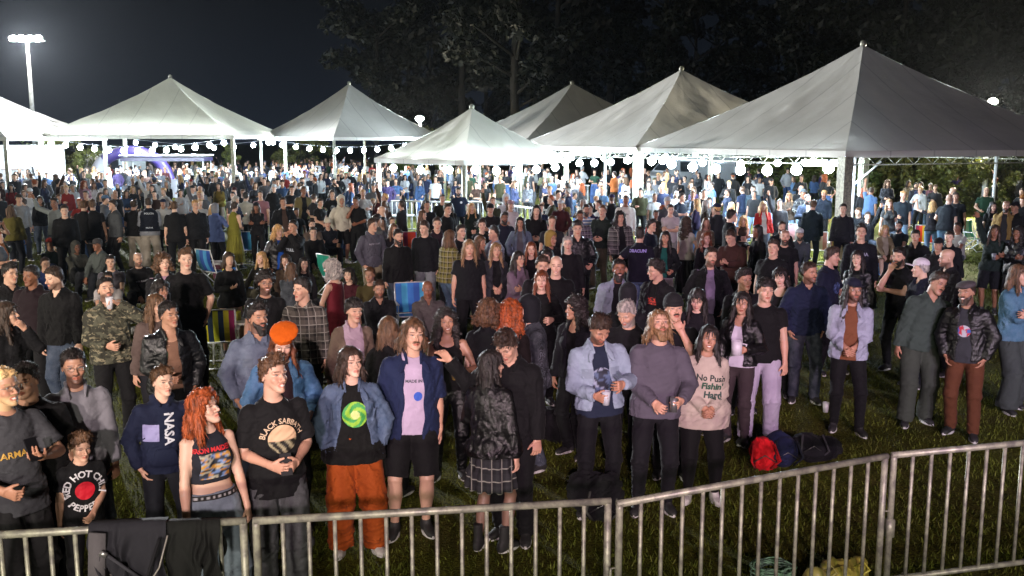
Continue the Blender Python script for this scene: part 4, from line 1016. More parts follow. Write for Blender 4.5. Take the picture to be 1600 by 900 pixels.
c4 = tl(3.0, 48.8, UA, 9.8, 2.75); garland(c4[3], c4[0], 5, .2, 'faint string of bulbs under the farthest tent of the right row')
for i, (px, py, d, lab) in enumerate(((870, 243, 40, 'long tube lamp at the counter under the second tent'), (915, 240, 38, 'tube lamp hung beside the first pole of the second tent'), (1288, 256, 25.2, 'glaring tube lamp at the top of the thick tent column'), (25, 232, 47, 'tube lamp over the booth on the left edge'), (75, 236, 48, 'tube lamp on the right wall of the left booth'))):
    p = atd(px, py, d); r_ = empty('tube_lamp', tuple(p), label=lab, cat='lamp', group='white tube lamps under the tents')
    part('tube', tube_vf([V(-.55, 0, 0), V(.55, 0, 0)], .05, 8), 'tube_glass', r_); part('batten', box_vf((0, 0, .085), (1.2, .09, .05)), 'white_steel', r_, smooth=False)
# lamp masts
def mast(lab, px, py, d, heads, mat, w):
    p = atd(px, py, d); r_ = empty('lamp_post', (p[0], p[1], 0), label=lab, cat='lamp post')
    part('pole', tube_vf([V(0, 0, 0), V(0, 0, p[2]*.5), V(0, 0, p[2]-.1)], [.16*w, .13*w, .09*w], 8), 'white_steel', r_)
    if heads > 1: part('crossbar', tube_vf([V(-heads*.27, 0, p[2]-.15), V(heads*.27, 0, p[2]-.15)], .05, 6), 'white_steel', r_)
    for i in range(heads):
        x = (i-(heads-1)/2)*.50; h_ = part('lamp_head', box_vf((x, 0, p[2]), (.46*w, .34*w, .12)), 'dark_steel', r_, smooth=False)
        part('lamp_glass', [ellip_mesh((x, -.18*w, p[2]-.02), (.26*w, .10, .17*w))], mat, h_)
def mast_spot(px, py, d, aim, e, col, size=110, dz=-.35):
    p = atd(px, py, d); spot('mast_lamp', (p[0], p[1]-.5, p[2]+dz), aim, e, col, size, .4, .45)
mast_spot(42, 60, 60, (2, 16, 0), 125000, (.95, .97, 1), 62)
mast_spot(1549, 158, 42, (6, 14, 0), 34000, (1, .92, .74), 120)
mast_spot(656, 185, 60, (-2, 30, 0), 12000, (1, .9, .7), 110)
mast('tall floodlight mast with a row of lamps at the far left', 42, 60, 60, 4, 'flood_glass', 1.0)
mast('short street lamp behind the small middle tent', 656, 185, 60, 1, 'far_lamp_glass', 1.0)
mast('lamp post glowing just over the right slope of the largest tent', 1549, 158, 42, 1, 'far_lamp_glass', .8)
# trees
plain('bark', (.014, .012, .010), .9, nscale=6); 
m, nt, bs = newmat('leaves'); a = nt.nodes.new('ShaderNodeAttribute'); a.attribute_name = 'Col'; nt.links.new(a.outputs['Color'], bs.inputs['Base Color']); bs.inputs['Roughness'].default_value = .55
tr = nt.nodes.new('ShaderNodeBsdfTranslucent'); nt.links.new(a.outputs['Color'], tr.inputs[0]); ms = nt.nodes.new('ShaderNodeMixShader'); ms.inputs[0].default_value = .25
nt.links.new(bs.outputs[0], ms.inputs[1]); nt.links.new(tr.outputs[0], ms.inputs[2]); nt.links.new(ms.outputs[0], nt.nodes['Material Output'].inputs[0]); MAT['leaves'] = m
def leafcloud(cents, rad, per, size, col, rs, flat=.8):
    n = len(cents)*per; c = np.repeat(np.array(cents), per, 0); r = np.repeat(np.array(rad), per)
    d = rs.normal(size=(n, 3)); d /= np.linalg.norm(d, axis=1)[:, None]; d[:, 2] *= flat
    p = c+d*(r*rs.rand(n)**.45)[:, None]
    t1 = rs.normal(size=(n, 3)); t1 /= np.linalg.norm(t1, axis=1)[:, None]; t2 = np.cross(t1, rs.normal(size=(n, 3))); t2 /= np.linalg.norm(t2, axis=1)[:, None]
    sz = size*(.6+.8*rs.rand(n, 1)); P = np.stack([p-t1*sz, p-t2*sz*.45, p+t1*sz, p+t2*sz*.45], 1).reshape(-1, 3)
    cc = np.array(col)*(.6+.8*rs.rand(n, 1)); return P.astype(F32), np.arange(n*4).reshape(-1, 4), np.repeat(cc, 4, 0)
def tree(H, W, seed, col, base=.25, nb=16, per=150, leaf=.22):
    rs = np.random.RandomState(seed); tr_ = [tube_vf([V(0, 0, 0), V(.1, .05, H*.35), V(-.1, .1, H*.7), V(0, 0, H*.92)], [H*.018, H*.013, H*.008, H*.003], 8)]; cs, rr = [], []
    for i in range(nb):
        z = H*(base+(.93-base)*i/nb+rs.normal()*.02); a = rs.rand()*6.28+i*2.4; L = W*(.35+.65*math.sin(math.pi*min(max((z/H-base)/(1-base), .05), .95))**.7)*(.7+.5*rs.rand())
        e = V(math.cos(a)*L, math.sin(a)*L, z+L*.25); mid = V(e[0]*.5, e[1]*.5, z-.1); tr_.append(tube_vf([V(0, 0, z-L*.3), mid, e], [H*.006, H*.004, H*.0015], 6))
        for t in (.55, .8, 1.0): q = V(0, 0, z)*(1-t)+e*t+rs.normal(size=3)*.25; cs.append(q); rr.append(W*.22*(.7+.6*rs.rand()))
    return tr_, leafcloud(cs, rr, per, leaf, col, rs)
def treeobj(T, name, lab, loc, rz, sc, group):
    r_ = empty(name, loc, rz, label=lab, cat='tree' if 'tree' in name else 'bush', group=group); r_.scale = (sc, sc, sc)
    link('trunk', T[0], MAT['bark'], r_); link('crown', T[1], MAT['leaves'], r_)
def tmesh(T): v, f, c = join_vf(T[0]); return quads_mesh('trunk', v, f, c), quads_mesh('crown', T[1][0], T[1][1], T[1][2], False)
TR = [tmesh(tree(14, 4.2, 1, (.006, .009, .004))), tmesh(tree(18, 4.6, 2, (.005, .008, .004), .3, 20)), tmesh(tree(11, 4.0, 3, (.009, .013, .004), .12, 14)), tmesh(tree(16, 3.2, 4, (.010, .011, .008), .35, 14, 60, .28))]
ORD = 'first second third fourth fifth sixth seventh eighth ninth tenth eleventh twelfth thirteenth fourteenth fifteenth sixteenth seventeenth eighteenth nineteenth twentieth twenty-first twenty-second twenty-third twenty-fourth twenty-fifth twenty-sixth twenty-seventh twenty-eighth twenty-ninth thirtieth'.split()
adj = ['broad', 'slender', 'leaning', 'ragged', 'dense', 'thin', 'tall', 'rounded']
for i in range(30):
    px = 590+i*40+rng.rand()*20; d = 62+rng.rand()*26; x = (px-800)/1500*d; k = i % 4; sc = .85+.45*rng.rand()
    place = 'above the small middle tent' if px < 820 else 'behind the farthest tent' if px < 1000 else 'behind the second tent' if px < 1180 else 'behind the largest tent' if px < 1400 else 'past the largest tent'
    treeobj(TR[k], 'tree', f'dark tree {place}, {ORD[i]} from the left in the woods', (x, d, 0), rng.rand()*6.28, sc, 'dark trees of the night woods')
BU = [tmesh(tree(2.6, 1.5, 11, (.085, .095, .014), .05, 12, 90, .10)), tmesh(tree(3.4, 1.7, 12, (.10, .10, .02), .05, 13, 90, .11)), tmesh(tree(2.2, 1.9, 13, (.06, .09, .012), .02, 12, 90, .09))]
for i in range(26):
    px = 1225+i*17+rng.rand()*6; d = 42+rng.rand()*7+(6 if px < 1300 else 0); x = (px-800)/1500*d
    treeobj(BU[i % 3], 'bush', f'{["yellowish", "tall olive", "low green"][i % 3]} bush of the scrub, {ORD[i]} from the left', (x, d, 0), rng.rand()*6.28, .9+.35*rng.rand(), 'scrub along the edge of the woods')
for i, (px, d, s_) in enumerate(((105, 56, 1.1), (128, 60, 1.0), (60, 62, 1.3), (345, 66, .9), (470, 72, 1.0), (620, 68, .9), (1180, 58, 1.0), (700, 75, 1.2))):
    treeobj(BU[i % 3], 'bush', ['green bush right of the left booth', 'green bush beside the white van', 'bush behind the left booth', 'dark bush behind the purple canopy', 'dark bush at the end of the lawn left of centre', 'bush below the small street lamp', 'bush behind the glaring bulbs', 'bush beyond the small middle tent'][i], ((px-800)/1500*d, d, 0), i, s_, 'single bushes behind the crowd')
# ------------------------------------------------------------------ barriers
def barrier(a, b, zt, n, lab, grp, mat='galvanised', rr=.023, rb=.0135, z0=.14, feet=True, latch=True):
    a, b = V(a[0], a[1], 0), V(b[0], b[1], 0); L = np.linalg.norm(b-a); ang = math.atan2(b[1]-a[1], b[0]-a[0])
    root = empty('crowd_barrier', tuple(a), ang, label=lab, cat='barrier', group=grp)
    part('frame', [tube_vf([V(0, 0, z0-.02), V(0, 0, zt-.03), V(.0, 0, zt)], rr, 8), tube_vf([V(L, 0, z0-.02), V(L, 0, zt)], rr, 8), tube_vf([V(-.018, 0, zt+.004), V(L+.018, 0, zt+.004)], rr, 8), tube_vf([V(0, 0, z0), V(L, 0, z0)], rr*.9, 8)], mat, root)
    for i in range(1, n): part('bar', tube_vf([V(L*i/n, 0, z0+.01), V(L*i/n, 0, zt-.01)], rb, 6), mat, root)
    if feet:
        for x in (.35, L-.35): part('foot', [tube_vf([V(x, 0, z0), V(x, 0, .03)], .014, 6), tube_vf([V(x, -.28, .012), V(x, -.2, .03), V(x, .2, .03), V(x, .28, .012)], .014, 6)], mat, root)
    if latch: part('hinge', [tube_vf([V(-.02, 0, zt*.62), V(-.055, 0, zt*.62), V(-.055, 0, zt*.53)], .008, 6), box_vf((0, 0, zt*.5), (.05, .05, .13))], mat, root)
    return root
ZT = 1.06
gB = 'steel crowd barriers along the stage'
barrier(at(-160, 846, ZT), at(380, 815, ZT), ZT, 14, 'barrier at the left with a dark jacket and bag hung over it', gB)
barrier(at(400, 815, ZT), at(950, 784, ZT), ZT, 14, 'barrier in front of the orange trousers, left of the middle hinge', gB)
barrier(at(968, 788, ZT), at(1383, 714, ZT), ZT, 14, 'slanting barrier in front of the red bag, between two hinges', gB)
barrier(at(1397, 712, ZT), at(1760, 678, ZT), ZT, 13, 'barrier cut by the right edge of the picture', gB)
gW = 'white barriers in front of the small middle tent'
for i, (x0, x1, y) in enumerate(((612, 706, 314), (710, 800, 315), (803, 880, 322))):
    barrier(at(x0, y, 1.1), at(x1, y+(2 if i < 2 else 10), 1.1), 1.1, 12, ['left white barrier before the small middle tent', 'middle white barrier before the small middle tent', 'right white barrier slanting away from the small middle tent'][i], gW, 'white_steel', .03, .017, latch=False)
# ------------------------------------------------------------------ the people one can tell apart
PLACED = []      # (x, y) on the lawn
CNT = [0]
def parse(s):
    a = s.split(); return (a[0], a[1], a[2])
def A(px, py, label, top, bottom, hair='short dark', arms='down down', yaw=0, hd=(0, 0, 0), lod=None, f=0, to=None, io=None, bo=None, hold=None, dec=None, **kw):
    CNT[0] += 1; sd = CNT[0]; rs = np.random.RandomState(sd*7+1)
    if lod is None: lod = 0 if py >= 432 else 1 if py >= 262 else 2
    sp = dict(fem=f, seed=sd, h=(1.64 if f else 1.75)+.03*rs.randn(), skin=['fair', 'lite', 'lite', 'tan', 'tan', 'brown'][rs.randint(6)] if lod else 'lite', w=.96+.08*rs.rand(), lf=rs.uniform(-2, 5), ls=rs.uniform(-3, 3), tw=rs.uniform(-9, 9), nose=.6+.9*rs.rand(), jaw=.94+.12*rs.rand(), brow=.001*rs.randn())
    hk = hair.split(); sp['hair'] = hk[0]; sp['hc'] = hk[1]
    am = arms.split(); sp['arms'] = tuple(am)
    tt = top.split('|'); sp['top'] = parse(tt[0])+((to or {}),)
    if len(tt) > 1: sp['inner'] = parse(tt[1])+((io or {}),)
    sp['bottom'] = parse(bottom)+((bo or {}),)
    sp['hd'] = tuple(hd)+(0,)*(3-len(hd))
    if 'sit' not in kw: sp['stance'] = ['n', 'w0', 'w1', 'n'][rs.randint(4)]
    sp.update(kw)
    J = skeleton({**DEF, **sp}); zt = J['hc'][2]+.128*J['hs']*(1 if sp['hair'] not in ('afro', 'curly') else 1.2)
    p = at(px, py, zt); ya = R(yaw)-math.atan2(p[0], p[1]); off = rotz(ya)@V(J['hc'][0], J['hc'][1], 0)
    loc = (p[0]-off[0], p[1]-off[1], kw.get('up', 0))
    root, out, J = make_person(sp, lod, tuple(loc), ya)
    tag(root, 'person '+label if not label.startswith(('child', 'boy')) else label, 'person', 'people standing and sitting in the night crowd')
    PLACED.append((loc[0], loc[1]))
    J['root'] = (V(*loc), ya); J['out'] = out
    if sp['top'][1] == 'denim' and lod == 0:      # breast pockets, flaps and buttons of a denim jacket
        bc = tuple(x*k*.66 for x, k in zip(hexc(sp['top'][2]), (.95, .86, .68))); lc = tuple(x*k*.86 for x, k in zip(hexc(sp['top'][2]), (.95, .86, .68)))
        for sg in (-1, 1):
            patch('top', sg*.118, 1.235, .085, .10, (lambda c: lambda X, Y: np.tile(np.array(c, F32), (len(X), 1)))(bc), n=6, shape='sq', name='pocket', off=.002)(J, out)
            patch('top', sg*.118, 1.285, .092, .032, (lambda c: lambda X, Y: np.tile(np.array(c, F32), (len(X), 1)))(lc), n=6, shape='sq', name='pocket_flap', off=.006)(J, out)
    if dec:
        for d in dec: d(J, out)
    if hold:
        for hitem in hold: held(J, *hitem)
    return J
def world(J, p): loc, ya = J['root']; return rotz(ya)@np.asarray(p)+loc
def grip(J, i):
    sh, el, wr, curl, pn, _ = J['arm'][i]; d = nrm(wr-el); pn = nrm(pn-d*(pn@d)); return wr+(d*.085+pn*.045)*J['s']
def cup_vf(h=.12, r0=.030, r1=.040, n=12):
    vs = []; prof = ((0, 0.004), (r0, 0.0), (r1, h), (r1*.92, h), (r1*.9, h*.86), (0, h*.86))
    for r, z in prof:
        for j in range(n): a = 2*math.pi*j/n; vs.append((r*math.cos(a), r*math.sin(a), z))
    f = [(k*n+j, k*n+(j+1) % n, (k+1)*n+(j+1) % n, (k+1)*n+j) for k in range(len(prof)-1) for j in range(n)]
    return np.array(vs, F32), np.array(f)
def held(J, i, kind, col, lab):
    g = world(J, grip(J, i)); c = hexc(col)
    if kind in ('cup', 'mug', 'can', 'beer'):
        r_ = empty({'cup': 'cup', 'mug': 'mug', 'can': 'drink_can', 'beer': 'plastic_cup'}[kind], tuple(g-V(0, 0, .06)), 0, label=lab, cat={'can': 'can', 'mug': 'mug'}.get(kind, 'cup'))
        if kind == 'can': part('can_body', cup_vf(.125, .031, .033), 'metalc', r_, c)
        elif kind == 'mug':
            part('mug_body', cup_vf(.15, .055, .058), 'plastic', r_, c); part('handle', tube_vf([V(.05, 0, .12), V(.10, 0, .11), V(.10, 0, .05), V(.05, 0, .03)], .008, 6), 'plastic', r_, c)
        else:
            part('cup_body', cup_vf(), 'plastic', r_, c)
            if kind == 'beer': part('foam', ellip_mesh((0, 0, .107), (.037, .037, .012)), 'plastic', r_, (.7, .66, .5))
    elif kind == 'phone':
        r_ = empty('phone', tuple(g), J['root'][1], label=lab, cat='phone'); part('phone_body', box_vf((0, 0, .02), (.075, .012, .15), rotx(-.5)), 'plastic', r_, c, smooth=False); part('screen', box_vf((0, .0085, .018), (.068, .003, .138), rotx(-.5)), 'plastic', r_, (.02, .02, .025), smooth=False)
    elif kind == 'cigarette':
        tag(part('cigarette', tube_vf([g, g+V(.0, -.07, .02)], .005, 6), 'plastic', None, c), lab, 'cigarette')
# ---- prints on clothes, draped over the garment's own surface
def drape(J, ob, name, u, z, vf, mat='print', color=None, off=.004, depth=.5, label=None, rotd=0, back=False):
    """vf: verts in (x right, y up) metres around (u, z abs at 1.75 m), quads or polys, colours"""
    me = ob.data; bv = getattr(drape, 'c', {}).get(ob.name)
    if bv is None:
        vs = [v.co.copy() for v in me.vertices]; bv = BVHTree.FromPolygons(vs, [tuple(p.vertices) for p in me.polygons])
        drape.c = getattr(drape, 'c', {}); drape.c[ob.name] = bv
    v, f, c = vf; cr, sr = math.cos(rotd), math.sin(rotd); out = []; s = J['s']; sgn = 1 if not back else -1
    for x, y in v[:, :2]:
        X, Y = x*cr-y*sr, x*sr+y*cr
        o = J['tp'](u+X/s*sgn, -.6*sgn, z+Y/s); h = bv.ray_cast(Vector(o), Vector(J['B']*sgn), 1.0)
        out.append(np.array(h[0])-J['B']*off*sgn if h[0] is not None else np.array(J['tp'](u+X/s*sgn, -.12*sgn, z+Y/s)))
    out = np.array(out, F32)
    me2 = bpy.data.meshes.new(name)
    me2.from_pydata([tuple(p) for p in out], [], [tuple(int(i) for i in q) for q in f])
    if c is not None:
        at_ = me2.attributes.new('Col', 'FLOAT_COLOR', 'POINT'); cc = np.ones((len(out), 4), F32); cc[:, :3] = c; at_.data.foreach_set('color', cc.ravel())
    o2 = link(name, me2, MAT[mat], ob, color)
    if label: o2['label'] = label
    return o2
def text_vf(txt, size, arc=0, bold=.0, col=(.6, .6, .6), arc_up=True, cell=.012):
    cu = bpy.data.curves.new('t', 'FONT'); cu.body = txt; cu.size = size; cu.align_x = 'CENTER'; cu.align_y = 'CENTER'; cu.offset = bold*size; cu.resolution_u = 2; cu.space_line = .95
    o = bpy.data.objects.new('t', cu); scene.collection.objects.link(o); dg = bpy.context.evaluated_depsgraph_get(); dg.update()
    me = bpy.data.meshes.new_from_object(o.evaluated_get(dg)); bpy.data.objects.remove(o); bpy.data.curves.remove(cu)
    v = np.array([x.co[:] for x in me.vertices]); f = [tuple(p.vertices) for p in me.polygons]; bpy.data.meshes.remove(me)
    if arc:     # wrap round a circle of radius arc, reading along its top (or bottom)
        a = v[:, 0]/abs(arc); r = abs(arc)+v[:, 1]*(1 if arc > 0 else -1)
        v = np.stack([r*np.sin(a), (r*np.cos(a)) if arc > 0 else -(r*np.cos(a)), v[:, 2]], 1)
    return v, f, np.tile(np.array(col, F32), (len(v), 1))
def txt(part_, s, size, u, z, col, arc=0, bold=.02, rotd=0, back=False):
    return lambda J, out: drape(J, out[part_], 'lettering', u, z, text_vf(s, size, arc, bold, hexc(col)), off=.005, rotd=rotd, back=back)
def patch(part_, u, z, w, hgt, colf, n=14, shape='disc', back=False, name='print', off=.004):
    def go(J, out):
        X, Y = np.meshgrid(np.linspace(-1, 1, n), np.linspace(-1, 1, n)); v = np.stack([X.ravel()*w/2, Y.ravel()*hgt/2], 1)
        if shape == 'disc':      # map the square grid to a disc
            x, y = X.ravel(), Y.ravel(); v = np.stack([x*np.sqrt(1-y*y/2)*w/2, y*np.sqrt(1-x*x/2)*hgt/2], 1)
        f = [(i*n+j, i*n+j+1, (i+1)*n+j+1, (i+1)*n+j) for i in range(n-1) for j in range(n-1)]
        drape(J, out[part_], name, u, z, (v, f, colf(X.ravel(), Y.ravel())), off=off, back=back)
    return go
def solid(c): return lambda X, Y: np.tile(np.array(hexc(c), F32), (len(X), 1))
def splash(cols, fr=3.0, seed=1):
    cs = np.array([hexc(c) for c in cols], F32)
    def g(X, Y):
        P = np.stack([X, Y, X*0+seed], 1).astype(F32); n_ = fnoise(P, fr*.35, seed); i = np.clip(((n_+1)/2*len(cs)).astype(int), 0, len(cs)-1); return cs[i]
    return g
def swirl(X, Y):
    r = np.hypot(X, Y); a = np.arctan2(Y, X); k = np.sin(3*a+9*r); c = np.where((k > 0)[:, None], np.array([hexc('8fc23c')]), np.array([hexc('3f9a4a')]))
    return np.where((r < .35)[:, None], np.array([hexc('c9d88a')]), c)
# ---- front rows
A(2, 574, 'with bleached hair and round glasses smiling over a phone at the left edge', 'bigtee cotton 3c3d42', 'loose cotton 1a1a1c', 'short bleach', 'cuplow phone', yaw=28, hd=(12, 2), skin='tan', h=1.8, glasses=1, smile=1, beard=.5, hc='bleach', dec=[txt('top', 'ARMANI', .060, .0, 1.20, 'b08a3c')], hold=[(1, 'phone', '101014', 'dark phone in the hands of the bleached blond man at the left')])
A(38, 566, 'in black with a shadowed face behind the bleached blond man', 'tee cotton 0c0c0e', 'jeans cotton 101014', 'short black', 'down down', yaw=-10, hd=(-15, 0), skin='tan', w=1.15, fat=.5)
A(113, 545, 'in thin glasses and grey long collared shirt behind a child', 'polo cotton 77767e', 'slim denim 1d2636', 'short black', 'downf downf', yaw=6, hd=(4, 2), skin='tan', h=1.76, glasses=1, beard=.5, w=.86)
A(124, 676, 'child with curly fair hair in black tee with round red emblem', 'tee cotton 101114', 'jeans cotton 16161a', 'curlytop brown', 'down clasp', yaw=12, hd=(10, -6), skin='lite', h=1.24, hs=1.10, up=0, dec=[
    txt('top', 'RED HOT CHILI', .062, 0, 1.20, 'c8c8cc', arc=.115, bold=.03), txt('top', 'PEPPERS', .062, 0, 1.20, 'c8c8cc', arc=-.13, bold=.03), patch('top', 0, 1.20, .13, .13, solid('c01028'))])
A(252, 573, 'boy in navy hooded sweatshirt with NASA down the front', 'hoodie cotton 161d36', 'slim cotton 15171f', 'side brown', 'pocket pocket', yaw=10, hd=(22, 2), skin='fair', h=1.56, w=.92, dec=[
    txt('top', 'NASA', .095, .03, 1.23, 'c4c6d0', bold=.03, rotd=-math.pi/2), patch('top', -.11, 1.20, .11, .13, solid('8a86b4'), shape='sq', n=8)])
A(317, 609, 'with long wavy red hair, cropped band top and blue jeans at the barrier', 'crop cotton 23252e', 'wide denim 7f93b4', 'wave red', 'downf downf', yaw=14, hd=(34, 12, -3), f=1, skin='fair', h=1.64, w=1.04, hv=1, to=dict(hem=1.09), hL=.9, dec=[
    txt('top', 'IRON MAIDEN', .040, 0, 1.335, 'c0242c', bold=.04), patch('top', .0, 1.22, .20, .17, splash(['20283c', 'b98238', '6c86b4', '1c2430', 'a8a492', 'c08c3a'], 3.2, 4), shape='sq'), patch('bottom', 0, 1.0, .30, .035, lambda X, Y: np.where((np.sin(X*26) > .1)[:, None] & (np.abs(Y) < .5)[:, None], np.array([[.5, .5, .5]]), np.array([[.012, .012, .012]])), shape='sq', n=30, name='studded_belt', off=.012)])
A(425, 556, 'smiling with hands together in black band shirt and grey trousers', 'bigtee cotton 101012', 'loose denim 3a3d42', 'quiff brown', 'belly belly', yaw=6, hd=(24, 6, 4), skin='lite', h=1.80, w=.88, smile=1, jaw=.95, dec=[
    patch('top', .02, 1.20, .20, .20, lambda X, Y: np.where((Y > -.1)[:, None], np.array([hexc('c9a886')]), np.where((np.sin(X*9+Y*7) > .2)[:, None], np.array([hexc('8c8468')]), np.array([hexc('14120e')]))), n=20), txt('top', 'BLACK SABBATH', .050, .02, 1.19, 'c0a88c', arc=.135, bold=.02)],
  hold=[(0, 'phone', '141416', 'small dark camera in the hands of the smiling man in black')])
A(440, 512, 'in bright orange beret and blue denim jacket looking down', 'jacket denim 3f6fae | fittee cotton 2a1820', 'jeans cotton 121218', 'longstr auburn', 'pocket cuplow', yaw=10, hd=(-6, -24), skin='fair', h=1.74, hat='beret', hatc='d4600c', beard=1, hL=.7)
A(547, 543, 'in open denim shirt and rust orange trousers, hands in pockets', 'jacket denim 4a6390 | bigtee cotton 101110', 'cargo cotton 9c4714', 'bob dark', 'pocket pocket', yaw=4, hd=(26, 10), f=1, skin='fair', h=1.66, w=1.12, fat=.45, fs=.125, to=dict(hem=.83, open=(.075, .15), sleeve=1.85), shoec=(.5, .48, .45), dec=[patch('inner', .02, 1.22, .20, .20, swirl, n=24)])
A(645, 497, 'with moustache in navy overshirt, pale tee and black shorts', 'overshirt cotton 1b2546 | tee cotton b7a4c0', 'shorts cotton 101012', 'long brown', 'down down', yaw=2, hd=(10, 2), skin='lite', h=1.82, w=1.08, fat=.2, beard=1, musonly=1, hL=.25, front=.2, to=dict(open=(.07, .085)), dec=[txt('inner', 'MADE IN', .035, 0, 1.27, '40424c', bold=.03), patch('inner', .035, 1.15, .07, .075, solid('2a50b0'), n=8)], shoec=(.02, .02, .02))
A(767, 547, 'seen from behind with long black hair, leather jacket and plaid skirt', 'closed leather 0e0e10', 'skirt plaid 2c2c30', 'longstr black', 'down cup', yaw=150, hd=(-30, 0), f=1, skin='fair', h=1.63, hose=1, boot=1, hL=1.05, hold=[(1, 'beer', 'b8b49a', 'clear plastic cup between the couple at the centre')])
A(792, 513, 'in black jacket bending his head to the long haired woman in the skirt', 'closed cotton 0d0d10', 'jeans cotton 0d0d10', 'quiff dark', 'around downf', yaw=-18, hd=(-12, -34), skin='lite', h=1.8)
A(937, 489, 'in pale denim jacket looking down at his hands', 'jacket denim 8fa6cf | tee cotton 1c2438', 'slim cotton 0e0f13', 'quiff dark', 'belly cup', yaw=8, hd=(12, -34), skin='tan', h=1.80, beard=.5, to=dict(open=(.06, .10), hem=.90), dec=[patch('inner', 0, 1.16, .20, .24, splash(['1c2438', '4a5a78', '141828', '8890a8'], 3, 9))], hold=[(0, 'cup', 'c0c4cc', 'small cup in the hand of the man in pale denim')])
A(1030, 484, 'with long fair hair and full beard tipping his head back', 'sweater cotton 56525e', 'slim cotton 15151a', 'long dirty', 'clasp cuplow', yaw=6, hd=(12, 24), skin='lite', h=1.80, beard=2, hL=.42, front=.3, w=1.04, hold=[(1, 'can', 'b8b8bc', 'silver can held low by the bearded man in grey')])
A(1108, 508, 'in pale pink slogan sweatshirt with long black hair and clasped hands', 'sweater cotton b8aa9e', 'leggings cotton 0c0c0e', 'long black', 'clasp clasp', yaw=8, hd=(-6, 8, 5), f=1, skin='tan', h=1.63, w=1.16, fat=.5, smile=1, hL=.75, to=dict(hem=.76, hemf=.03), shoec=(.6, .58, .55), dec=[txt('top', 'No Push', .075, .02, 1.27, '24302c', bold=.03, rotd=-.06), txt('top', "Fishin'", .08, .04, 1.19, '1f4a38', bold=.04, rotd=-.06), txt('top', 'Hard', .08, .05, 1.105, '24403a', bold=.04, rotd=-.06)])
A(1160, 456, 'in black leather jacket holding a big white mug', 'jacket leather 101012 | tank cotton c4bccb', 'slim cotton 3a3032', 'long black', 'downf cup', yaw=-14, hd=(12, 2), f=1, skin='tan', h=1.66, to=dict(hem=.92), hL=.7, hold=[(1, 'mug', 'd8d4dc', 'big white mug held by the woman in leather jacket')])
A(1196, 434, 'in tight black tee with neck chain and pale grey trousers', 'fittee cotton 0d0d0f', 'jeans cotton aaa2b4', 'fringe black', 'downf downf', yaw=-4, hd=(16, 0), skin='lite', h=1.80, w=1.06, to=dict(sleeve=.55, off=.01), bo=dict(wide=.012))
A(1220, 418, 'with black fringe and bare neckline behind the man in tight black tee', 'tank cotton 141216', 'jeans cotton 101014', 'bob black', 'down cup', yaw=-16, hd=(10, 0), f=1, skin='fair', h=1.66)
A(1265, 409, 'in dark blue jacket with trimmed beard looking to the right', 'closed cotton 18203a', 'jeans denim 141c2e', 'short dark', 'pocket pocket', yaw=10, hd=(30, 4), h=1.77, beard=.6, lod=0, skin='tan')
A(1334, 435, 'in pale denim jacket, dark cap and glasses with long ponytail', 'jacket denim 98a4cc | tee cotton 70442c', 'slim cotton 0b0b0d', 'long black', 'clasp clasp', yaw=10, hd=(22, 4), skin='tan', h=1.74, hat='cap', hatc='15182a', glasses=1, beard=.8, to=dict(open=(.06, .08), hem=.84), hL=.9, front=.8)
A(1466, 424, 'leaning over in grey green jacket to a man in a flat cap', 'closed cotton 39453f', 'loose cotton 3a4038', 'side dark', 'down cuplow', yaw=18, hd=(18, -4, 10), skin='tan', h=1.80, ls=9, beard=1, musonly=1, w=1.05)
A(1512, 438, 'laughing in grey flat cap, dark leather jacket and brown trousers', 'jacket leather 131315 | tee cotton 33343a', 'jeans cotton 5a3420', 'short dark', 'pocket pocket', yaw=-8, hd=(-14, 4, -5), skin='tan', h=1.74, hat='flat', hatc='4c4648', smile=1, beard=1, dec=[patch('inner', .0, 1.2, .14, .13, splash(['a8a8b4', 'b02838', '3858a0'], 2, 5))])
A(1592, 413, 'in blue denim jacket with folded arms at the right edge', 'closed denim 3f7099', 'wide cotton 3c4240', 'long brown', 'cross cross', yaw=50, hd=(20, 0), skin='lite', h=1.78, hL=.45)
A(1440, 404, 'in white baseball cap turned away beside a shaven head', 'closed cotton 131726', 'jeans cotton 12141c', 'short grey', 'down down', yaw=-60, hd=(-30, -4), skin='fair', hat='cap', hatc='d8d0d8', lod=0, h=1.72)
A(1481, 388, 'with shaven head in profile, dark jacket, behind the white cap', 'closed cotton 121216', 'jeans cotton 101014', 'bald dark', 'down down', yaw=-65, hd=(-10, 0), skin='lite', beard=.5, lod=0, h=1.78)
A(1053, 461, 'in dark beanie with hand on mouth, black and white shirt', 'tee cotton 101014', 'jeans cotton 101014', 'short dark', 'down mouth', yaw=4, hd=(10, 10), skin='lite', hat='beanie', hatc='1b1b1f', beard=1, musonly=1, h=1.8, dec=[txt('top', 'TURN', .10, 0, 1.24, 'c8c8d4', bold=.05), txt('top', 'OFF', .12, 0, 1.12, 'c8c8d4', bold=.05)])
A(1090, 450, 'with straight black hair looking down behind the slogan sweatshirt', 'long cotton 121116', 'jeans cotton 101014', 'long black', 'down down', yaw=-5, hd=(-5, -22), f=1, skin='fair', h=1.66)
A(980, 468, 'with short grey hair in black looking down', 'tee cotton 131317', 'jeans cotton 101014', 'short grey', 'down down', yaw=-12, hd=(-14, -26), skin='lite', h=1.76, beard=.8, w=1.06)
A(982, 444, 'in dark hood just above the grey haired man', 'hoodie cotton 1c1c22', 'jeans cotton 101014', 'bald dark', 'down down', yaw=160, hd=(0, 0), hat='hood', hatc='1c1c22', h=1.72)
A(967, 405, 'in pale blue jacket laughing with a big black beard', 'jacket denim 8c9cc4 | tee cotton 101014', 'jeans cotton 15151a', 'short black', 'down downf', yaw=5, hd=(10, 4), skin='brown', beard=2, smile=1, lod=0, h=1.76, w=1.05)
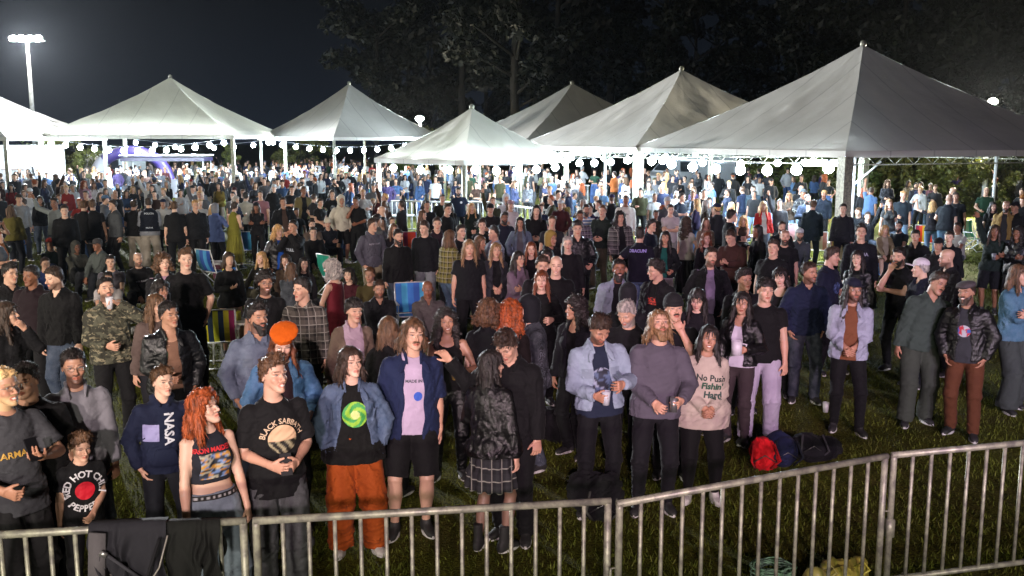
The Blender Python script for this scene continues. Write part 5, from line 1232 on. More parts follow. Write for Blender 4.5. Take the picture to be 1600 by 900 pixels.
A(1026, 405, 'with curly top in profile, black jacket over a red printed shirt', 'jacket cotton 121215 | tee cotton 0f0f12', 'jeans cotton 101014', 'curlytop black', 'down downf', yaw=-30, hd=(-38, -8), skin='lite', glasses=1, lod=0, h=1.78, dec=[patch('inner', .0, 1.24, .16, .09, splash(['b03028', '18100e', 'c04030'], 3, 6), shape='sq')])
A(900, 459, 'with thick curly hair smiling in profile to the left', 'jacket cotton 15161c | tank cotton 0e0e10', 'jeans cotton 101014', 'curly black', 'downf down', yaw=-35, hd=(-38, 0), f=1, skin='tan', smile=1, h=1.68)
A(797, 466, 'with big curly ginger hair seen from behind', 'long cotton 1a1512', 'jeans denim 15202e', 'curly red', 'down down', yaw=165, hd=(20, 0), f=1, skin='fair', h=1.72, hL=1.2, hv=1.1)
A(764, 464, 'with brown curls from behind in black tee, next to ginger curls', 'tee cotton 0e0f14', 'jeans cotton 101014', 'curly brown', 'belly down', yaw=150, hd=(0, 0), skin='fair', h=1.74, hL=.4)
A(826, 463, 'in dark hood and jacket holding out a beer', 'closed denim 161a22', 'jeans denim 3b4458', 'short black', 'phone down', yaw=-70, hd=(-10, 0), skin='fair', h=1.74, hat='hood', hatc='14161c', hold=[(0, 'beer', 'b08a40', 'cup of beer held out beside the big ginger curls')])
A(697, 479, 'with long dark curls and low black top smiling with a beer', 'strap cotton 0d0c0e', 'slim leather 0c0c10', 'curly black', 'down cup', yaw=-2, hd=(8, 6), f=1, skin='tan', smile=1, h=1.66, hL=1.3, hold=[(1, 'beer', 'a88c50', 'cup of beer in front of the low black top')])
A(607, 494, 'with long golden brown hair from behind beside the navy overshirt', 'closed cotton 0e0e10', 'slim cotton 0c0c10', 'longstr brown', 'down down', yaw=160, hd=(20, 0), f=1, skin='lite', h=1.68)
A(552, 466, 'with short black hair in pale shirt and tan cardigan', 'cardigan cotton 6c5c50 | shirt cotton a893a2', 'jeans cotton 16161a', 'fringe black', 'down down', yaw=6, hd=(18, 2), f=1, skin='lite', h=1.68, io=dict(neck='v', off=.014), to=dict(open=(.09, .12)))
A(472, 433, 'in dark tartan shirt with short black hair turned left', 'shirt plaid 57524c', 'jeans cotton 101216', 'side black', 'down down', yaw=-10, hd=(-34, -4), skin='lite', h=1.78)
A(414, 421, 'with round curly hair and glasses in black tee behind the tartan shirt', 'tee cotton 0e0e11', 'jeans cotton 101014', 'afro black', 'down down', yaw=6, hd=(6, 0), skin='tan', glasses=1, smile=1, beard=.8, lod=0, h=1.75, hv=.85)
A(401, 474, 'with full black beard in blue grey shirt, hands in pockets', 'shirt denim 59688c', 'jeans cotton 141a26', 'quiff black', 'pocket pocket', yaw=14, hd=(14, 4), skin='tan', beard=2, h=1.78)
A(518, 403, 'with big grey curls in dark red dress seen from behind', 'dress cotton 5c1420', 'longskirt cotton 5c1420', 'curly grey', 'down hip', yaw=-125, hd=(10, 0), f=1, skin='lite', lod=0, h=1.66, hL=.5, hv=1.05, to=dict(neck='strap'))
A(592, 437, 'seated in black jacket with arms on his knees', 'closed cotton 101116', 'jeans cotton 101014', 'short dark', 'lap lap', yaw=10, hd=(0, -4), sit=.35, skin='tan', beard=.8, h=1.76, w=1.1)
A(668, 438, 'bald and elderly in hooded grey coat on a blue chair', 'closed cotton 514c4c', 'jeans cotton 26262a', 'bald grey', 'lap lap', yaw=4, hd=(-4, -4), sit=.35, skin='brown', h=1.74, w=1.1, to=dict(hood=1))
A(164, 433, 'in camouflage jacket drinking from a white cup', 'closed camo 4a4a3e', 'slim cotton 0e0e11', 'short black', 'belly drink', yaw=8, hd=(4, 12), skin='lite', h=1.80, beard=.6, w=1.05, hold=[(1, 'cup', 'd8d8e0', 'white cup tipped at the mouth of the man in camouflage')])
A(84, 416, 'in black jacket and blue jeans turned left, with short beard', 'closed cotton 0c0c0f', 'jeans denim 2f4062', 'short dark', 'downf downf', yaw=-40, hd=(-30, -8), skin='fair', h=1.80, beard=.8, lod=0, w=1.08)
A(14, 411, 'with dark quiff and open black collar near the left edge', 'closed cotton 0f0f12', 'jeans cotton 101014', 'quiff black', 'cuplow down', yaw=16, hd=(12, -2), skin='lite', h=1.76, lod=0)
A(48, 414, 'in dark maroon top in shade between two men in black', 'hoodie cotton 20141a', 'jeans cotton 121216', 'short black', 'down down', yaw=-30, hd=(-20, -4), skin='brown', h=1.76, lod=1)
A(8, 471, 'with long dark hair in profile touching her face at the left edge', 'closed cotton 101014', 'jeans cotton 101014', 'long dark', 'down mouth', yaw=60, hd=(20, 0), f=1, skin='lite', h=1.68)
A(262, 471, 'with cropped hair, green strap and open black jacket', 'jacket leather 15161a | tank cotton 7c5c4c', 'slim cotton 0e0e12', 'short black', 'belly pocket', yaw=10, hd=(24, 6), skin='tan', h=1.74, dec=[patch('top', -.045, 1.30, .02, .24, solid('1c6a4a'), shape='sq', n=8, name='strap')])
A(243, 459, 'with long light brown hair and beige jacket behind the green strap', 'closed cotton 5a4c48', 'jeans cotton 1c1c22', 'long brown', 'down down', yaw=20, hd=(20, 0), f=1, skin='lite', h=1.66)
A(250, 437, 'with dark hair peering over the light brown haired woman', 'long cotton 15141a', 'jeans cotton 101014', 'bob black', 'down down', yaw=20, hd=(18, 0), f=1, skin='tan', h=1.64)
A(254, 393, 'with mop of brown curls, pale scarf and dark jacket', 'jacket cotton 16161b | tee cotton b490a4', 'jeans cotton 14141a', 'curly brown', 'down down', yaw=6, hd=(6, 0), skin='fair', h=1.74, lod=0, hL=.1, io=dict(neck='crew', off=.02))
A(289, 388, 'tall in black tee and black jeans beside the brown curls', 'bigtee cotton 0c0c0f', 'slim cotton 0b0b0e', 'quiff brown', 'pocket pocket', yaw=4, hd=(4, 0), skin='fair', h=1.88, lod=0)
# ---- second depth
S = dict(sit=.35)
A(215, 394, 'bald in black sweatshirt seated on the grass behind the curls', 'sweater cotton 0e0e12', 'jeans cotton 14141a', 'bald dark', 'lap lap', yaw=4, sit=.3, beard=.5, dec=[txt('top', 'PINK FLOYD', .04, 0, 1.22, '9a9aa4')])
A(172, 398, 'seated in grey shirt with short dark hair above the camouflage jacket', 'tee cotton 4e4a52', 'jeans cotton 1c1c24', 'short black', 'lap lap', yaw=-4, sit=.35, skin='lite')
A(168, 424, 'seated in white tee low behind the camouflage jacket', 'tee cotton a8a2a4', 'jeans cotton 1c1c24', 'short black', 'lap lap', yaw=4, sit=.15, skin='tan')
A(118, 377, 'crouching in grey hooded jacket with knees drawn up', 'hoodie cotton 54544e', 'jeans cotton 1e1f22', 'curlytop black', 'knee knee', yaw=20, sit=.12, hat='hood', hatc='4a4a46')
A(152, 373, 'in grey cap seated turned to the left', 'closed cotton 4c5250', 'jeans cotton 22242a', 'short dark', 'lap lap', yaw=-50, sit=.3, hat='cap', hatc='3c3a3c')
A(78, 372, 'seated on the grass in red cap and dark shirt', 'tee cotton 20281c', 'jeans cotton 24304a', 'short dark', 'knee knee', yaw=30, sit=.1, hat='cap', hatc='8a2a22')
A(70, 402, 'small seated figure in blue top low on the lawn at the left', 'tee cotton 2c3c6a', 'jeans cotton 1c1c24', 'short dark', 'lap lap', yaw=10, sit=.08)
A(100, 320, 'broad in plain black sweater facing the stage at the left', 'sweater cotton 0c0d11', 'jeans cotton 0f0f14', 'short dark', 'down down', h=1.8, w=1.12, yaw=4)
A(131, 313, 'with short brown hair in black tee from behind', 'bigtee cotton 0d0d10', 'jeans cotton 15161c', 'short brown', 'downf downf', yaw=165, h=1.78)
A(144, 312, 'with brown hair in dark tee behind the short brown haired man', 'tee cotton 17171c', 'jeans cotton 15161c', 'quiff brown', 'down down', yaw=175)
A(176, 312, 'in grey jacket turned left with raised forearm', 'closed cotton 43464a', 'slim cotton 101014', 'short dark', 'cup down', yaw=-60, h=1.78)
A(232, 309, 'in black vest with grey sleeves and pale trousers from behind', 'bigtee cotton 101624 | sweater cotton 8b8f98', 'loose cotton b0a89c', 'short dark', 'belly belly', yaw=172, h=1.8, w=1.12, lod=0, to=dict(sleeve=0, off=.036, hem=.93, neck='crew'), dec=[txt('top', 'POLICIA', .06, 0, 1.36, 'a8b0bc', bold=.04, back=True), txt('top', 'MILITAR', .045, 0, 1.02, 'a8b0bc', bold=.04, back=True)])
A(209, 312, 'in black tee and cream trousers turned from the stage beside the vest', 'tee cotton 0c0d10', 'jeans cotton a49c90', 'short dark', 'down belly', yaw=150)
A(17, 320, 'with long brown hair and olive yellow jacket from behind', 'closed cotton 6a6230', 'jeans cotton 20222c', 'longstr brown', 'down down', yaw=160, f=1, h=1.68)
A(85, 309, 'in light grey long sleeves reaching an arm to the left', 'long cotton 80888a', 'jeans denim 3a465c', 'short black', 'point down', yaw=-30)
A(62, 306, 'with long dark hair in black behind the light grey sleeves', 'long cotton 15161c', 'jeans denim 3a4a6a', 'long black', 'down down', yaw=6, f=1)
A(29, 303, 'with dark fringe in white collar at the left', 'long cotton 8a8c90', 'jeans cotton 20222c', 'fringe black', 'down down', yaw=12)
A(46, 294, 'in white cap and white tee at the left', 'tee cotton b8bcc4', 'jeans denim 35466a', 'short dark', 'cup down', yaw=4, hat='cap', hatc='c8ccd0')
A(272, 314, 'with cropped hair in black tee from behind beside the vest', 'bigtee cotton 0d0e12', 'jeans cotton 101318', 'short brown', 'down down', yaw=172, h=1.8)
A(305, 312, 'with yellow dyed hair in black jacket facing the stage', 'closed cotton 111319', 'slim cotton 0e0e12', 'short blond', 'down down', yaw=6, h=1.82)
A(336, 318, 'in long blue jacket with pale hood turned away', 'closed cotton 55679c', 'slim cotton 15161c', 'short dark', 'phone phone', yaw=150, hat='hood', hatc='8c8e96', f=1, to=dict(hem=.72))
A(366, 315, 'in long olive yellow overall with dark ponytail', 'tank cotton 6e6c26', 'longskirt cotton 75732a', 'pony dark', 'belly phone', yaw=150, f=1, h=1.7)
A(384, 300, 'in white patterned tee from behind near the blue chair', 'tee cotton a4a49c', 'slim cotton 14151a', 'short black', 'down belly', yaw=155)
A(400, 316, 'with dark cap and crossed arms in black near the blue chair', 'long cotton 101116', 'slim cotton 0f0f14', 'long dark', 'cross cross', yaw=4, f=1, hat='cap', hatc='1a1a20')
A(442, 308, 'in black track jacket with white stripes over brown', 'jacket cotton 101318 | tee cotton 4a3a34', 'slim cotton 0e0e14', 'short dark', 'pocket pocket', yaw=4, h=1.78)
A(474, 291, 'tall in black with open yellow brown coat', 'cardigan cotton 6a603e | tee cotton 0d0e12', 'slim cotton 0d0d12', 'side brown', 'down cup', yaw=20, h=1.86)
A(456, 290, 'with swept hair in black tee beside the yellow brown coat', 'tee cotton 111217', 'jeans cotton 14161d', 'side dark', 'cup down', yaw=20)
A(428, 288, 'in white cap and black hooded top', 'hoodie cotton 101216', 'jeans cotton 14161d', 'short dark', 'pocket pocket', yaw=4, hat='cap', hatc='c0c0c0')
A(434, 351, 'with ginger blond bob, shiny puffer jacket and blue shirt', 'jacket leather 14151b | fittee cotton 1c4fa8', 'slim cotton 101014', 'bob blond', 'pocket pocket', yaw=20, hd=(10, 0), f=1, h=1.66, lod=0)
A(458, 343, 'in black sweater drinking beside the ginger blond bob', 'sweater cotton 0d0e12', 'slim cotton 101014', 'short black', 'mouth drink', yaw=-30, h=1.78, dec=[txt('top', 'TRILL', .07, 0, 1.2, '9098a4', bold=.04)])
A(533, 305, 'in white hoodie with the hood up and black shorts', 'hoodie cotton c4bfb0', 'shorts cotton 0d0e11', 'bald dark', 'pocket pocket', yaw=10, hat='hood', hatc='c4bfb0', skin='tan', shoec=(.5, .5, .5))
A(556, 307, 'in loose black tee and trousers with a hand at the chin', 'bigtee cotton 0c0d10', 'loose cotton 0c0d10', 'short dark', 'mouth belly', yaw=-20, h=1.76)
A(500, 310, 'in cropped black tee with hands joined, left of the white hoodie', 'croptee cotton 0d0f12', 'loose cotton 0d0e12', 'pony dark', 'clasp belly', yaw=30, f=1)
A(519, 297, 'in black shirt with pale emblem left of the white hoodie', 'tee cotton 0f1218', 'slim cotton 0f0f14', 'side dark', 'pocket pocket', yaw=8, dec=[patch('top', 0, 1.2, .18, .2, splash(['8c949c', '14161c', '5c646c'], 3, 3))])
A(567, 296, 'in white tee with bright hair behind the chin holder', 'tee cotton b4b4b4', 'jeans cotton 24262c', 'short blond', 'down cup', yaw=10)
A(487, 343, 'seated behind with long sleeves looking back at the camera', 'long cotton 5e5048', 'jeans cotton 16171c', 'short dark', 'lap lap', yaw=8, sit=.4)
A(489, 354, 'seated with dark hair and smile left of the pale beanie', 'long cotton 141418', 'jeans cotton 16171c', 'short dark', 'lap lap', yaw=6, sit=.35, smile=1)
A(512, 341, 'seated in cream beanie and dark jacket with arms crossed', 'closed cotton 161a26', 'jeans cotton 14161c', 'short dark', 'cross cross', yaw=10, sit=.35, hat='beanie', hatc='c8c2b0')
A(581, 341, 'in grey lettered hoodie and khaki trousers on open grass', 'hoodie cotton 4c4b57', 'loose cotton 7a705c', 'short dark', 'pocket pocket', yaw=24, hd=(20, 0), h=1.78, lod=0, dec=[txt('top', 'NEW YORK', .045, 0, 1.28, '8a8896', bold=.03)])
A(408, 393, 'seated with blond hair stretching out both arms', 'long cotton 15140f', 'jeans cotton 5a5648', 'long blond', 'knee lap', yaw=-40, sit=.3, f=1, smile=1)
A(446, 397, 'seated with fair skin in brown coat beside the blond one', 'closed cotton 4a3c30', 'jeans cotton 24201c', 'bob dark', 'lap lap', yaw=-10, sit=.3, f=1, skin='fair')
A(474, 402, 'seated with black fringe smiling left of the grey curls', 'long cotton 18151a', 'jeans cotton 1c1c20', 'long black', 'lap lap', yaw=10, sit=.35, f=1, smile=1, skin='fair')
A(455, 410, 'seated with long brown hair turned away left of the black fringe', 'closed denim 2c3440', 'jeans cotton 1c1c20', 'longstr brown', 'lap lap', yaw=150, sit=.35, f=1)
A(545, 418, 'seated in dark red right of the grey curls', 'long cotton 431520', 'jeans cotton 1c1c20', 'bob black', 'lap lap', yaw=-20, sit=.3, f=1)
A(578, 417, 'seated with brown hair in olive beside the grass strip', 'long cotton 4c4426', 'jeans cotton 1c1c20', 'short brown', 'lap lap', yaw=-20, sit=.3)
A(622, 358, 'with black beard in black sweater and jeans, hands down', 'sweater cotton 0c0d10', 'jeans denim 25334e', 'short black', 'down down', yaw=14, beard=2, h=1.74, lod=0, w=1.05)
A(663, 345, 'with pale face in black jumper over a white shirt', 'sweater cotton 0e1016', 'jeans denim 6c7688', 'side dark', 'down down', yaw=-14, hd=(-14, -4), h=1.78, skin='fair', lod=0, w=1.08)
A(703, 359, 'in yellow and black tartan shirt, long hair, seen from the side', 'shirt plaid 6e6836', 'jeans denim 4a6890', 'long brown', 'phone phone', yaw=120, h=1.72, lod=0, hL=.5)
A(733, 374, 'with long fair brown hair and plain black tee facing the stage', 'tee cotton 14161a', 'slim cotton 0c0c10', 'long dirty', 'down down', yaw=6, h=1.76, w=1.1, lod=0, hL=.7)
A(775, 379, 'with long light hair in grey cardigan over black', 'cardigan cotton 2c2c34 | tee cotton 0d0d10', 'slim cotton 0d0d10', 'long dirty', 'clasp clasp', yaw=6, f=1, h=1.64, lod=0)
A(750, 368, 'with long brown hair turned right beside the plain black tee', 'long cotton 17151a', 'slim cotton 101014', 'long brown', 'down down', yaw=60, f=1)
A(720, 351, 'with short hair in black tee right of the tartan shirt', 'tee cotton 16171c', 'jeans cotton 1a1d26', 'side black', 'down down', yaw=40, skin='fair')
A(615, 349, 'with long straight hair in dark coat left of the bearded sweater', 'closed cotton 131218', 'slim cotton 0f0f14', 'longstr brown', 'down down', yaw=20, f=1)
A(683, 339, 'with short hair in maroon hoodie behind the black jumper', 'hoodie cotton 231520', 'jeans cotton 15161c', 'short dark', 'pocket pocket', yaw=-6)
A(667, 313, 'in black tee behind the white barrier line', 'tee cotton 121418', 'jeans cotton 15161c', 'side black', 'down down', yaw=8)
A(660, 328, 'with long brown hair in camouflage top near the barrier', 'long camo 4a4630', 'jeans cotton 15161c', 'long brown', 'phone phone', yaw=60, f=1)
A(699, 318, 'turned to the right in plain black long sleeves', 'long cotton 0f1114', 'jeans cotton 14161d', 'short dark', 'down down', yaw=40, h=1.78)
A(691, 303, 'in dark olive shirt behind the turned man in black', 'tee cotton 22281f', 'jeans cotton 14161d', 'short dark', 'pocket pocket', yaw=8)
A(716, 293, 'bearded in dark blue shirt with a round white emblem', 'tee cotton 16233a', 'jeans cotton 14161d', 'short black', 'pocket pocket', yaw=8, beard=1.5, w=1.1, dec=[patch('top', .07, 1.28, .07, .07, solid('d0d4dc'), n=6)])
A(737, 317, 'with long blond hair and dark green top with white print', 'long cotton 121f1a', 'jeans cotton 14161d', 'long blond', 'clasp clasp', yaw=8, f=1, dec=[patch('top', .08, 1.16, .10, .14, splash(['a0a4a0', '2a3430'], 3, 2), shape='sq')])
A(766, 318, 'in dark cap with crossed arms in dark sweater', 'sweater cotton 18161a', 'jeans cotton 14161d', 'short dark', 'cross cross', yaw=4, hat='cap', hatc='15151a')
A(753, 342, 'with laughing face and tied hair in black', 'long cotton 101014', 'slim cotton 101014', 'bun dark', 'down down', yaw=8, f=1, smile=1, skin='fair')
A(772, 353, 'in pale hooded jacket turned to the left', 'closed cotton 8a94a4', 'jeans cotton 20242e', 'quiff black', 'down down', yaw=-60, skin='lite')
A(788, 331, 'bearded in navy tee behind the pale hooded jacket', 'tee cotton 1c2030', 'jeans cotton 14161d', 'side black', 'pocket pocket', yaw=12, beard=1.5)
A(813, 339, 'with long dark hair and blue denim jacket over grey', 'jacket denim 5c7196 | fittee cotton 55555c', 'slim cotton 0f0f14', 'long black', 'pocket pocket', yaw=4, f=1, h=1.66)
A(838, 320, 'with shoulder long black hair in open black shirt', 'shirt cotton 0b0c0f', 'slim cotton 0b0c0f', 'long black', 'belly belly', yaw=4, h=1.82, skin='fair', hL=.45)
A(798, 313, 'in pink cap and white tee by the white barrier', 'tee cotton c4c0c4', 'jeans cotton 3c4454', 'short dark', 'cup down', yaw=10, hat='cap', hatc='9c7c84')
A(791, 303, 'in white hood left of the pink cap', 'closed cotton b8bcc8', 'jeans cotton 3c4454', 'short dark', 'down down', yaw=4, hat='hood', hatc='c0c4d0')
A(830, 378, 'with long auburn hair parted in the middle in front of black shirt', 'closed cotton 151217', 'slim cotton 101014', 'long auburn', 'down down', yaw=10, f=1, skin='fair')
A(810, 392, 'with long black hair in pink grey coat turned right', 'closed cotton 6c5c6c', 'slim cotton 101014', 'long black', 'cross cross', yaw=50, f=1, skin='lite')
A(861, 361, 'in ochre hood turned to the right', 'hoodie cotton 15161a', 'slim cotton 101014', 'short dark', 'down down', yaw=50, hat='hood', hatc='8a743c')
A(887, 369, 'with short grey hair and glasses, elderly, in black', 'long cotton 101014', 'slim cotton 101014', 'short grey', 'down down', yaw=10, glasses=1, skin='fair', h=1.7)
A(902, 344, 'with glasses smiling down in black leather jacket', 'closed leather 101116', 'slim cotton 101014', 'side black', 'downf cuplow', yaw=4, hd=(-4, -10), glasses=1, h=1.86, w=1.1, lod=0)
A(906, 329, 'in checked shirt with glasses behind the tall leather jacket', 'shirt plaid 5a5664', 'slim cotton 101014', 'short dark', 'down down', yaw=4, glasses=1)
A(916, 319, 'bearded in light blue stripes behind the glasses', 'shirt stripe 5c7494', 'slim cotton 14161c', 'short black', 'down down', yaw=24, beard=1.5)
A(855, 390, 'with dark bob half hidden behind the bald man', 'long cotton 15141a', 'slim cotton 101014', 'bob black', 'down down', yaw=-30, f=1)
A(847, 400, 'with dark brown hair left of the bald man in black', 'tee cotton 16151a', 'jeans cotton 101014', 'side dark', 'down down', yaw=12, lod=0, skin='lite')
A(869, 399, 'bald and smiling in black tee right of the ginger hair', 'tee cotton 0c0c0f', 'jeans cotton 101014', 'bald dark', 'down down', yaw=6, lod=0, skin='fair', smile=1, w=1.1, h=1.78)
A(846, 422, 'with straight ginger hair in black long sleeves', 'long cotton 0d0d10', 'slim cotton 101014', 'longstr auburn', 'downf cup', yaw=4, f=1, lod=0, skin='fair', h=1.68)
A(942, 320, 'with short hair in dark green field jacket turned left', 'closed cotton 1d2723', 'jeans cotton 4e4a3c', 'short brown', 'belly belly', yaw=-24, h=1.84, skin='lite')
A(969, 328, 'with black curls in black and white tartan coat', 'jacket plaid 5a5a5a | tee cotton 15161a', 'slim cotton 0d0d10', 'curly black', 'down down', yaw=24, h=1.78)
A(978, 305, 'in bright white lettered sweatshirt', 'sweater cotton d4d4cc', 'jeans cotton 3a3e48', 'short dark', 'down down', yaw=4, w=1.12, h=1.8, dec=[txt('top', 'PUMA', .07, 0, 1.27, '7a7a78', bold=.03)])
A(872, 297, 'in navy shirt and white shorts carrying a small child', 'tee cotton 141c34', 'shorts cotton c0c0c4', 'short black', 'belly belly', yaw=40, h=1.78)
A(884, 304, 'child in white and red shirt carried on an arm', 'tee cotton c8b0b4', 'slim cotton c8b0b4', 'short dark', 'lap lap', yaw=-60, h=.95, hs=1.35, up=.72)
A(1000, 355, 'with broad back in black tee lettered purple', 'tee cotton 101020', 'jeans denim 3c5684', 'short black', 'downf hip', yaw=160, h=1.78, w=1.1, dec=[txt('top', 'DRACUN', .07, 0, 1.36, '8c86c4', bold=.05, back=True)])
A(1018, 343, 'with curly dark hair in navy top facing right', 'tee cotton 151a2c', 'jeans cotton 1a1f2c', 'curlytop black', 'down down', yaw=50)
A(1040, 361, 'with long black hair in teal top and dark jacket', 'jacket cotton 101216 | fittee cotton 17564c', 'jeans cotton 8c8488', 'long black', 'cuplow cuplow', yaw=4, f=1, h=1.64, skin='tan')
A(1073, 337, 'in white tee and black skirt with long curls from behind', 'fittee cotton 9a9690', 'longskirt cotton 0f0f12', 'curly dark', 'cuplow down', yaw=140, f=1, h=1.7, hL=1.5)
A(1048, 319, 'in white tee with folded arms and glasses', 'tee cotton b0a8ac', 'jeans cotton 8a8688', 'short dark', 'cross cross', yaw=4, glasses=1)
A(1083, 298, 'bearded in pale blue tartan shirt over black', 'jacket plaid 8a98b0 | tee cotton 15161c', 'jeans denim 8494b4', 'short brown', 'belly belly', yaw=4)
A(1066, 301, 'in dark tee in profile beside the pale tartan', 'tee cotton 131c2c', 'jeans cotton 2a3140', 'short dark', 'cup down', yaw=50)
A(1025, 328, 'small with bun in brown top left of the folded arms', 'long cotton 3a3026', 'slim cotton 15161c', 'bun dark', 'down down', yaw=4, f=1, h=1.55)
A(1104, 363, 'with ginger hair smiling in black', 'long cotton 0f0f12', 'slim cotton 101014', 'wave auburn', 'down down', yaw=10, f=1, skin='fair', smile=1)
A(1111, 386, 'in black coat over lilac tee with short beard', 'jacket cotton 0f0f13 | tee cotton 7a6c88', 'slim cotton 0f0f13', 'short dark', 'pocket pocket', yaw=14, hd=(10, 4), beard=.8, h=1.78, lod=0, to=dict(hem=.72, open=(.055, .08)))
A(1142, 358, 'in reddish brown jumper looking at his hands', 'sweater cotton 3c2420', 'jeans cotton 2a2520', 'short dark', 'phone phone', yaw=-20, hd=(-8, -24), h=1.76, w=1.12, lod=0)
A(1162, 336, 'with curly blond hair and bare midriff seated', 'crop cotton 2c1e18', 'skirt cotton 1a1412', 'curly blond', 'cross cross', yaw=4, f=1, sit=.4)
A(1143, 327, 'in long dark coat turned right beside the blond curls', 'closed cotton 0c1014', 'slim cotton 0c1014', 'short black', 'down cup', yaw=100, h=1.84)
A(1184, 351, 'with long black hair from the side in black', 'long cotton 0d0f13', 'slim cotton 0d0f13', 'longstr black', 'down down', yaw=-60, f=1, h=1.68)
A(1193, 314, 'with white blond hair and bright red jacket', 'jacket cotton b02c28 | tee cotton c0c0bc', 'jeans denim 5c7090', 'long bleach', 'down down', yaw=4, f=1)
A(1209, 374, 'with broad face in black tee left of the bearded man with cup', 'tee cotton 0c0d10', 'jeans cotton 101014', 'side dark', 'down down', yaw=-10, w=1.15, fat=.4, h=1.76, lod=0, skin='lite')
A(1227, 358, 'with bald head and beard in black tee holding a cup', 'tee cotton 0c0d11', 'jeans cotton 101014', 'buzz dark', 'cup down', yaw=4, beard=1, lod=0, hold=[(0, 'cup', 'a8a8ac', 'cup held by the bald bearded man in black tee')])
A(1250, 357, 'in cap seated in grey with pale trousers', 'closed cotton 3c4048', 'loose cotton 8c8c88', 'short dark', 'lap lap', yaw=4, sit=.35, hat='cap', hatc='c0c4c8', beard=1)
A(1163, 420, 'with short dark curls in black between jumper and black tee', 'long cotton 101014', 'jeans cotton 101014', 'curlytop black', 'down down', yaw=14, hd=(14, 0), lod=0, skin='tan')
A(1300, 386, 'in navy printed tee turned to the right talking', 'bigtee cotton 141a2c', 'jeans cotton 101014', 'side dark', 'down cuplow', yaw=60, hd=(14, -4), w=1.1, lod=0, skin='lite', dec=[patch('top', 0, 1.2, .2, .16, splash(['4c6088', '182038', '2c3c60'], 3, 8))])
A(1346, 351, 'tall in black lettered sweatshirt looking up', 'sweater cotton 111119', 'jeans cotton 101014', 'quiff black', 'down down', yaw=10, hd=(0, 14), h=1.84, w=1.1, lod=0, dec=[txt('top', 'ZONA', .08, 0, 1.28, '8c8ca0', bold=.02)])
A(1341, 391, 'with very long black hair in front of the lettered sweatshirt', 'closed leather 0d1014', 'slim cotton 0d0d10', 'longstr black', 'down down', yaw=-14, f=1, h=1.66, lod=0, skin='fair')
A(1406, 386, 'bearded in black tee with raised hands at chest', 'tee cotton 0e0e12', 'slim cotton 0f0f12', 'short black', 'mouth cross', yaw=-20, beard=1.5, lod=0)
A(1431, 359, 'in black hooded coat with dark hair, plump', 'closed cotton 0f0f13', 'slim cotton 0f0f12', 'short black', 'pocket pocket', yaw=-10, w=1.15, fat=.5, f=1, to=dict(hood=1))
A(1484, 361, 'with long hair in black turned towards the shaven head', 'closed cotton 101014', 'slim cotton 0f0f12', 'bun dark', 'down down', yaw=-16, f=1)
A(1467, 372, 'small in dark cap and lettered black hoodie beside the long hair', 'hoodie cotton 111114', 'slim cotton 0f0f12', 'short dark', 'pocket pocket', yaw=-16, hat='cap', hatc='101014', h=1.6)
A(1555, 351, 'with one arm raised in dark green jacket and black shorts', 'closed cotton 15211e', 'shorts cotton 0e0e14', 'long dark', 'up cup', yaw=-10, hd=(6, 0), f=1, h=1.68, hose=0, w=1.05, boot=1, hold=[(1, 'cup', '74747c', 'cup in the hand of the woman with raised arm at the right')])
A(1592, 352, 'with dark curls in black leather at the right edge', 'closed leather 141418', 'slim cotton 101014', 'curly black', 'cross cross', yaw=-30, f=1)
A(1412, 298, 'tall with fair hair in dark short sleeves and blue jeans', 'tee cotton 17212a', 'jeans denim 5f80a8', 'short blond', 'belly down', yaw=4, h=1.82)
A(1458, 314, 'with long blond hair in dark top from behind, arm up', 'fittee cotton 1c1a22', 'jeans denim 5878a0', 'long blond', 'down point', yaw=170, f=1)
A(1484, 303, 'with shaven head from behind in dark tee and blue jeans', 'tee cotton 10161e', 'jeans denim 4c78a8', 'buzz brown', 'down cuplow', yaw=165, h=1.84, w=1.1)
A(1494, 300, 'smiling in black tee facing the shaven head from behind', 'tee cotton 0d0f14', 'jeans cotton 14161c', 'short dark', 'down down', yaw=-14, h=1.82)
A(1390, 311, 'with straight light hair in grey top near the scrub', 'fittee cotton 343638', 'jeans denim 6c88ac', 'longstr dirty', 'down down', yaw=10, f=1)
A(1362, 292, 'in blue shirt with an arm raised by the scrub', 'tee cotton 5674a0', 'slim cotton 15161c', 'short dark', 'down up', yaw=160)
A(1552, 315, 'with long black hair and black tee with white emblem', 'tee cotton 0e1014', 'jeans denim 2c4c44', 'long black', 'down down', yaw=20, f=1, dec=[patch('top', 0, 1.28, .15, .07, splash(['b8b8c0', '7c3040'], 2, 3), n=8)])
A(1573, 313, 'with shaven head and beard in tan jacket', 'jacket cotton 80683c | tee cotton 2c2c30', 'jeans cotton 33363c', 'buzz dark', 'down down', yaw=4, beard=1.5, h=1.82)
A(1587, 315, 'with dark cap in black beside the tan jacket', 'closed cotton 121216', 'slim cotton 101014', 'short dark', 'pocket pocket', yaw=-30, hat='cap', hatc='15151a')
A(1599, 304, 'with orange beanie behind the dark cap at the right edge', 'closed cotton 151518', 'slim cotton 101014', 'short dark', 'down down', yaw=-10, hat='beanie', hatc='7a4a20')
A(1233, 301, 'with brown jacket and jeans beside the thick column', 'closed cotton 51463e', 'jeans denim 6a8cb8', 'long dirty', 'phone down', yaw=4, f=1)
A(1255, 295, 'in checked shirt with grey cap left of the column', 'shirt plaid 2c3038', 'jeans denim 5c7898', 'short dark', 'cuplow down', yaw=30, hat='cap', hatc='5c6468')
A(1262, 303, 'with dark beard and pale shirt under a blue jacket', 'jacket cotton 202c40 | tee cotton a8a8a0', 'slim cotton 15161c', 'short black', 'cup down', yaw=20, beard=1.5)
A(1271, 312, 'from behind in long dark teal coat', 'closed cotton 15242c', 'slim cotton 15242c', 'short brown', 'down down', yaw=170, to=dict(hem=.74))
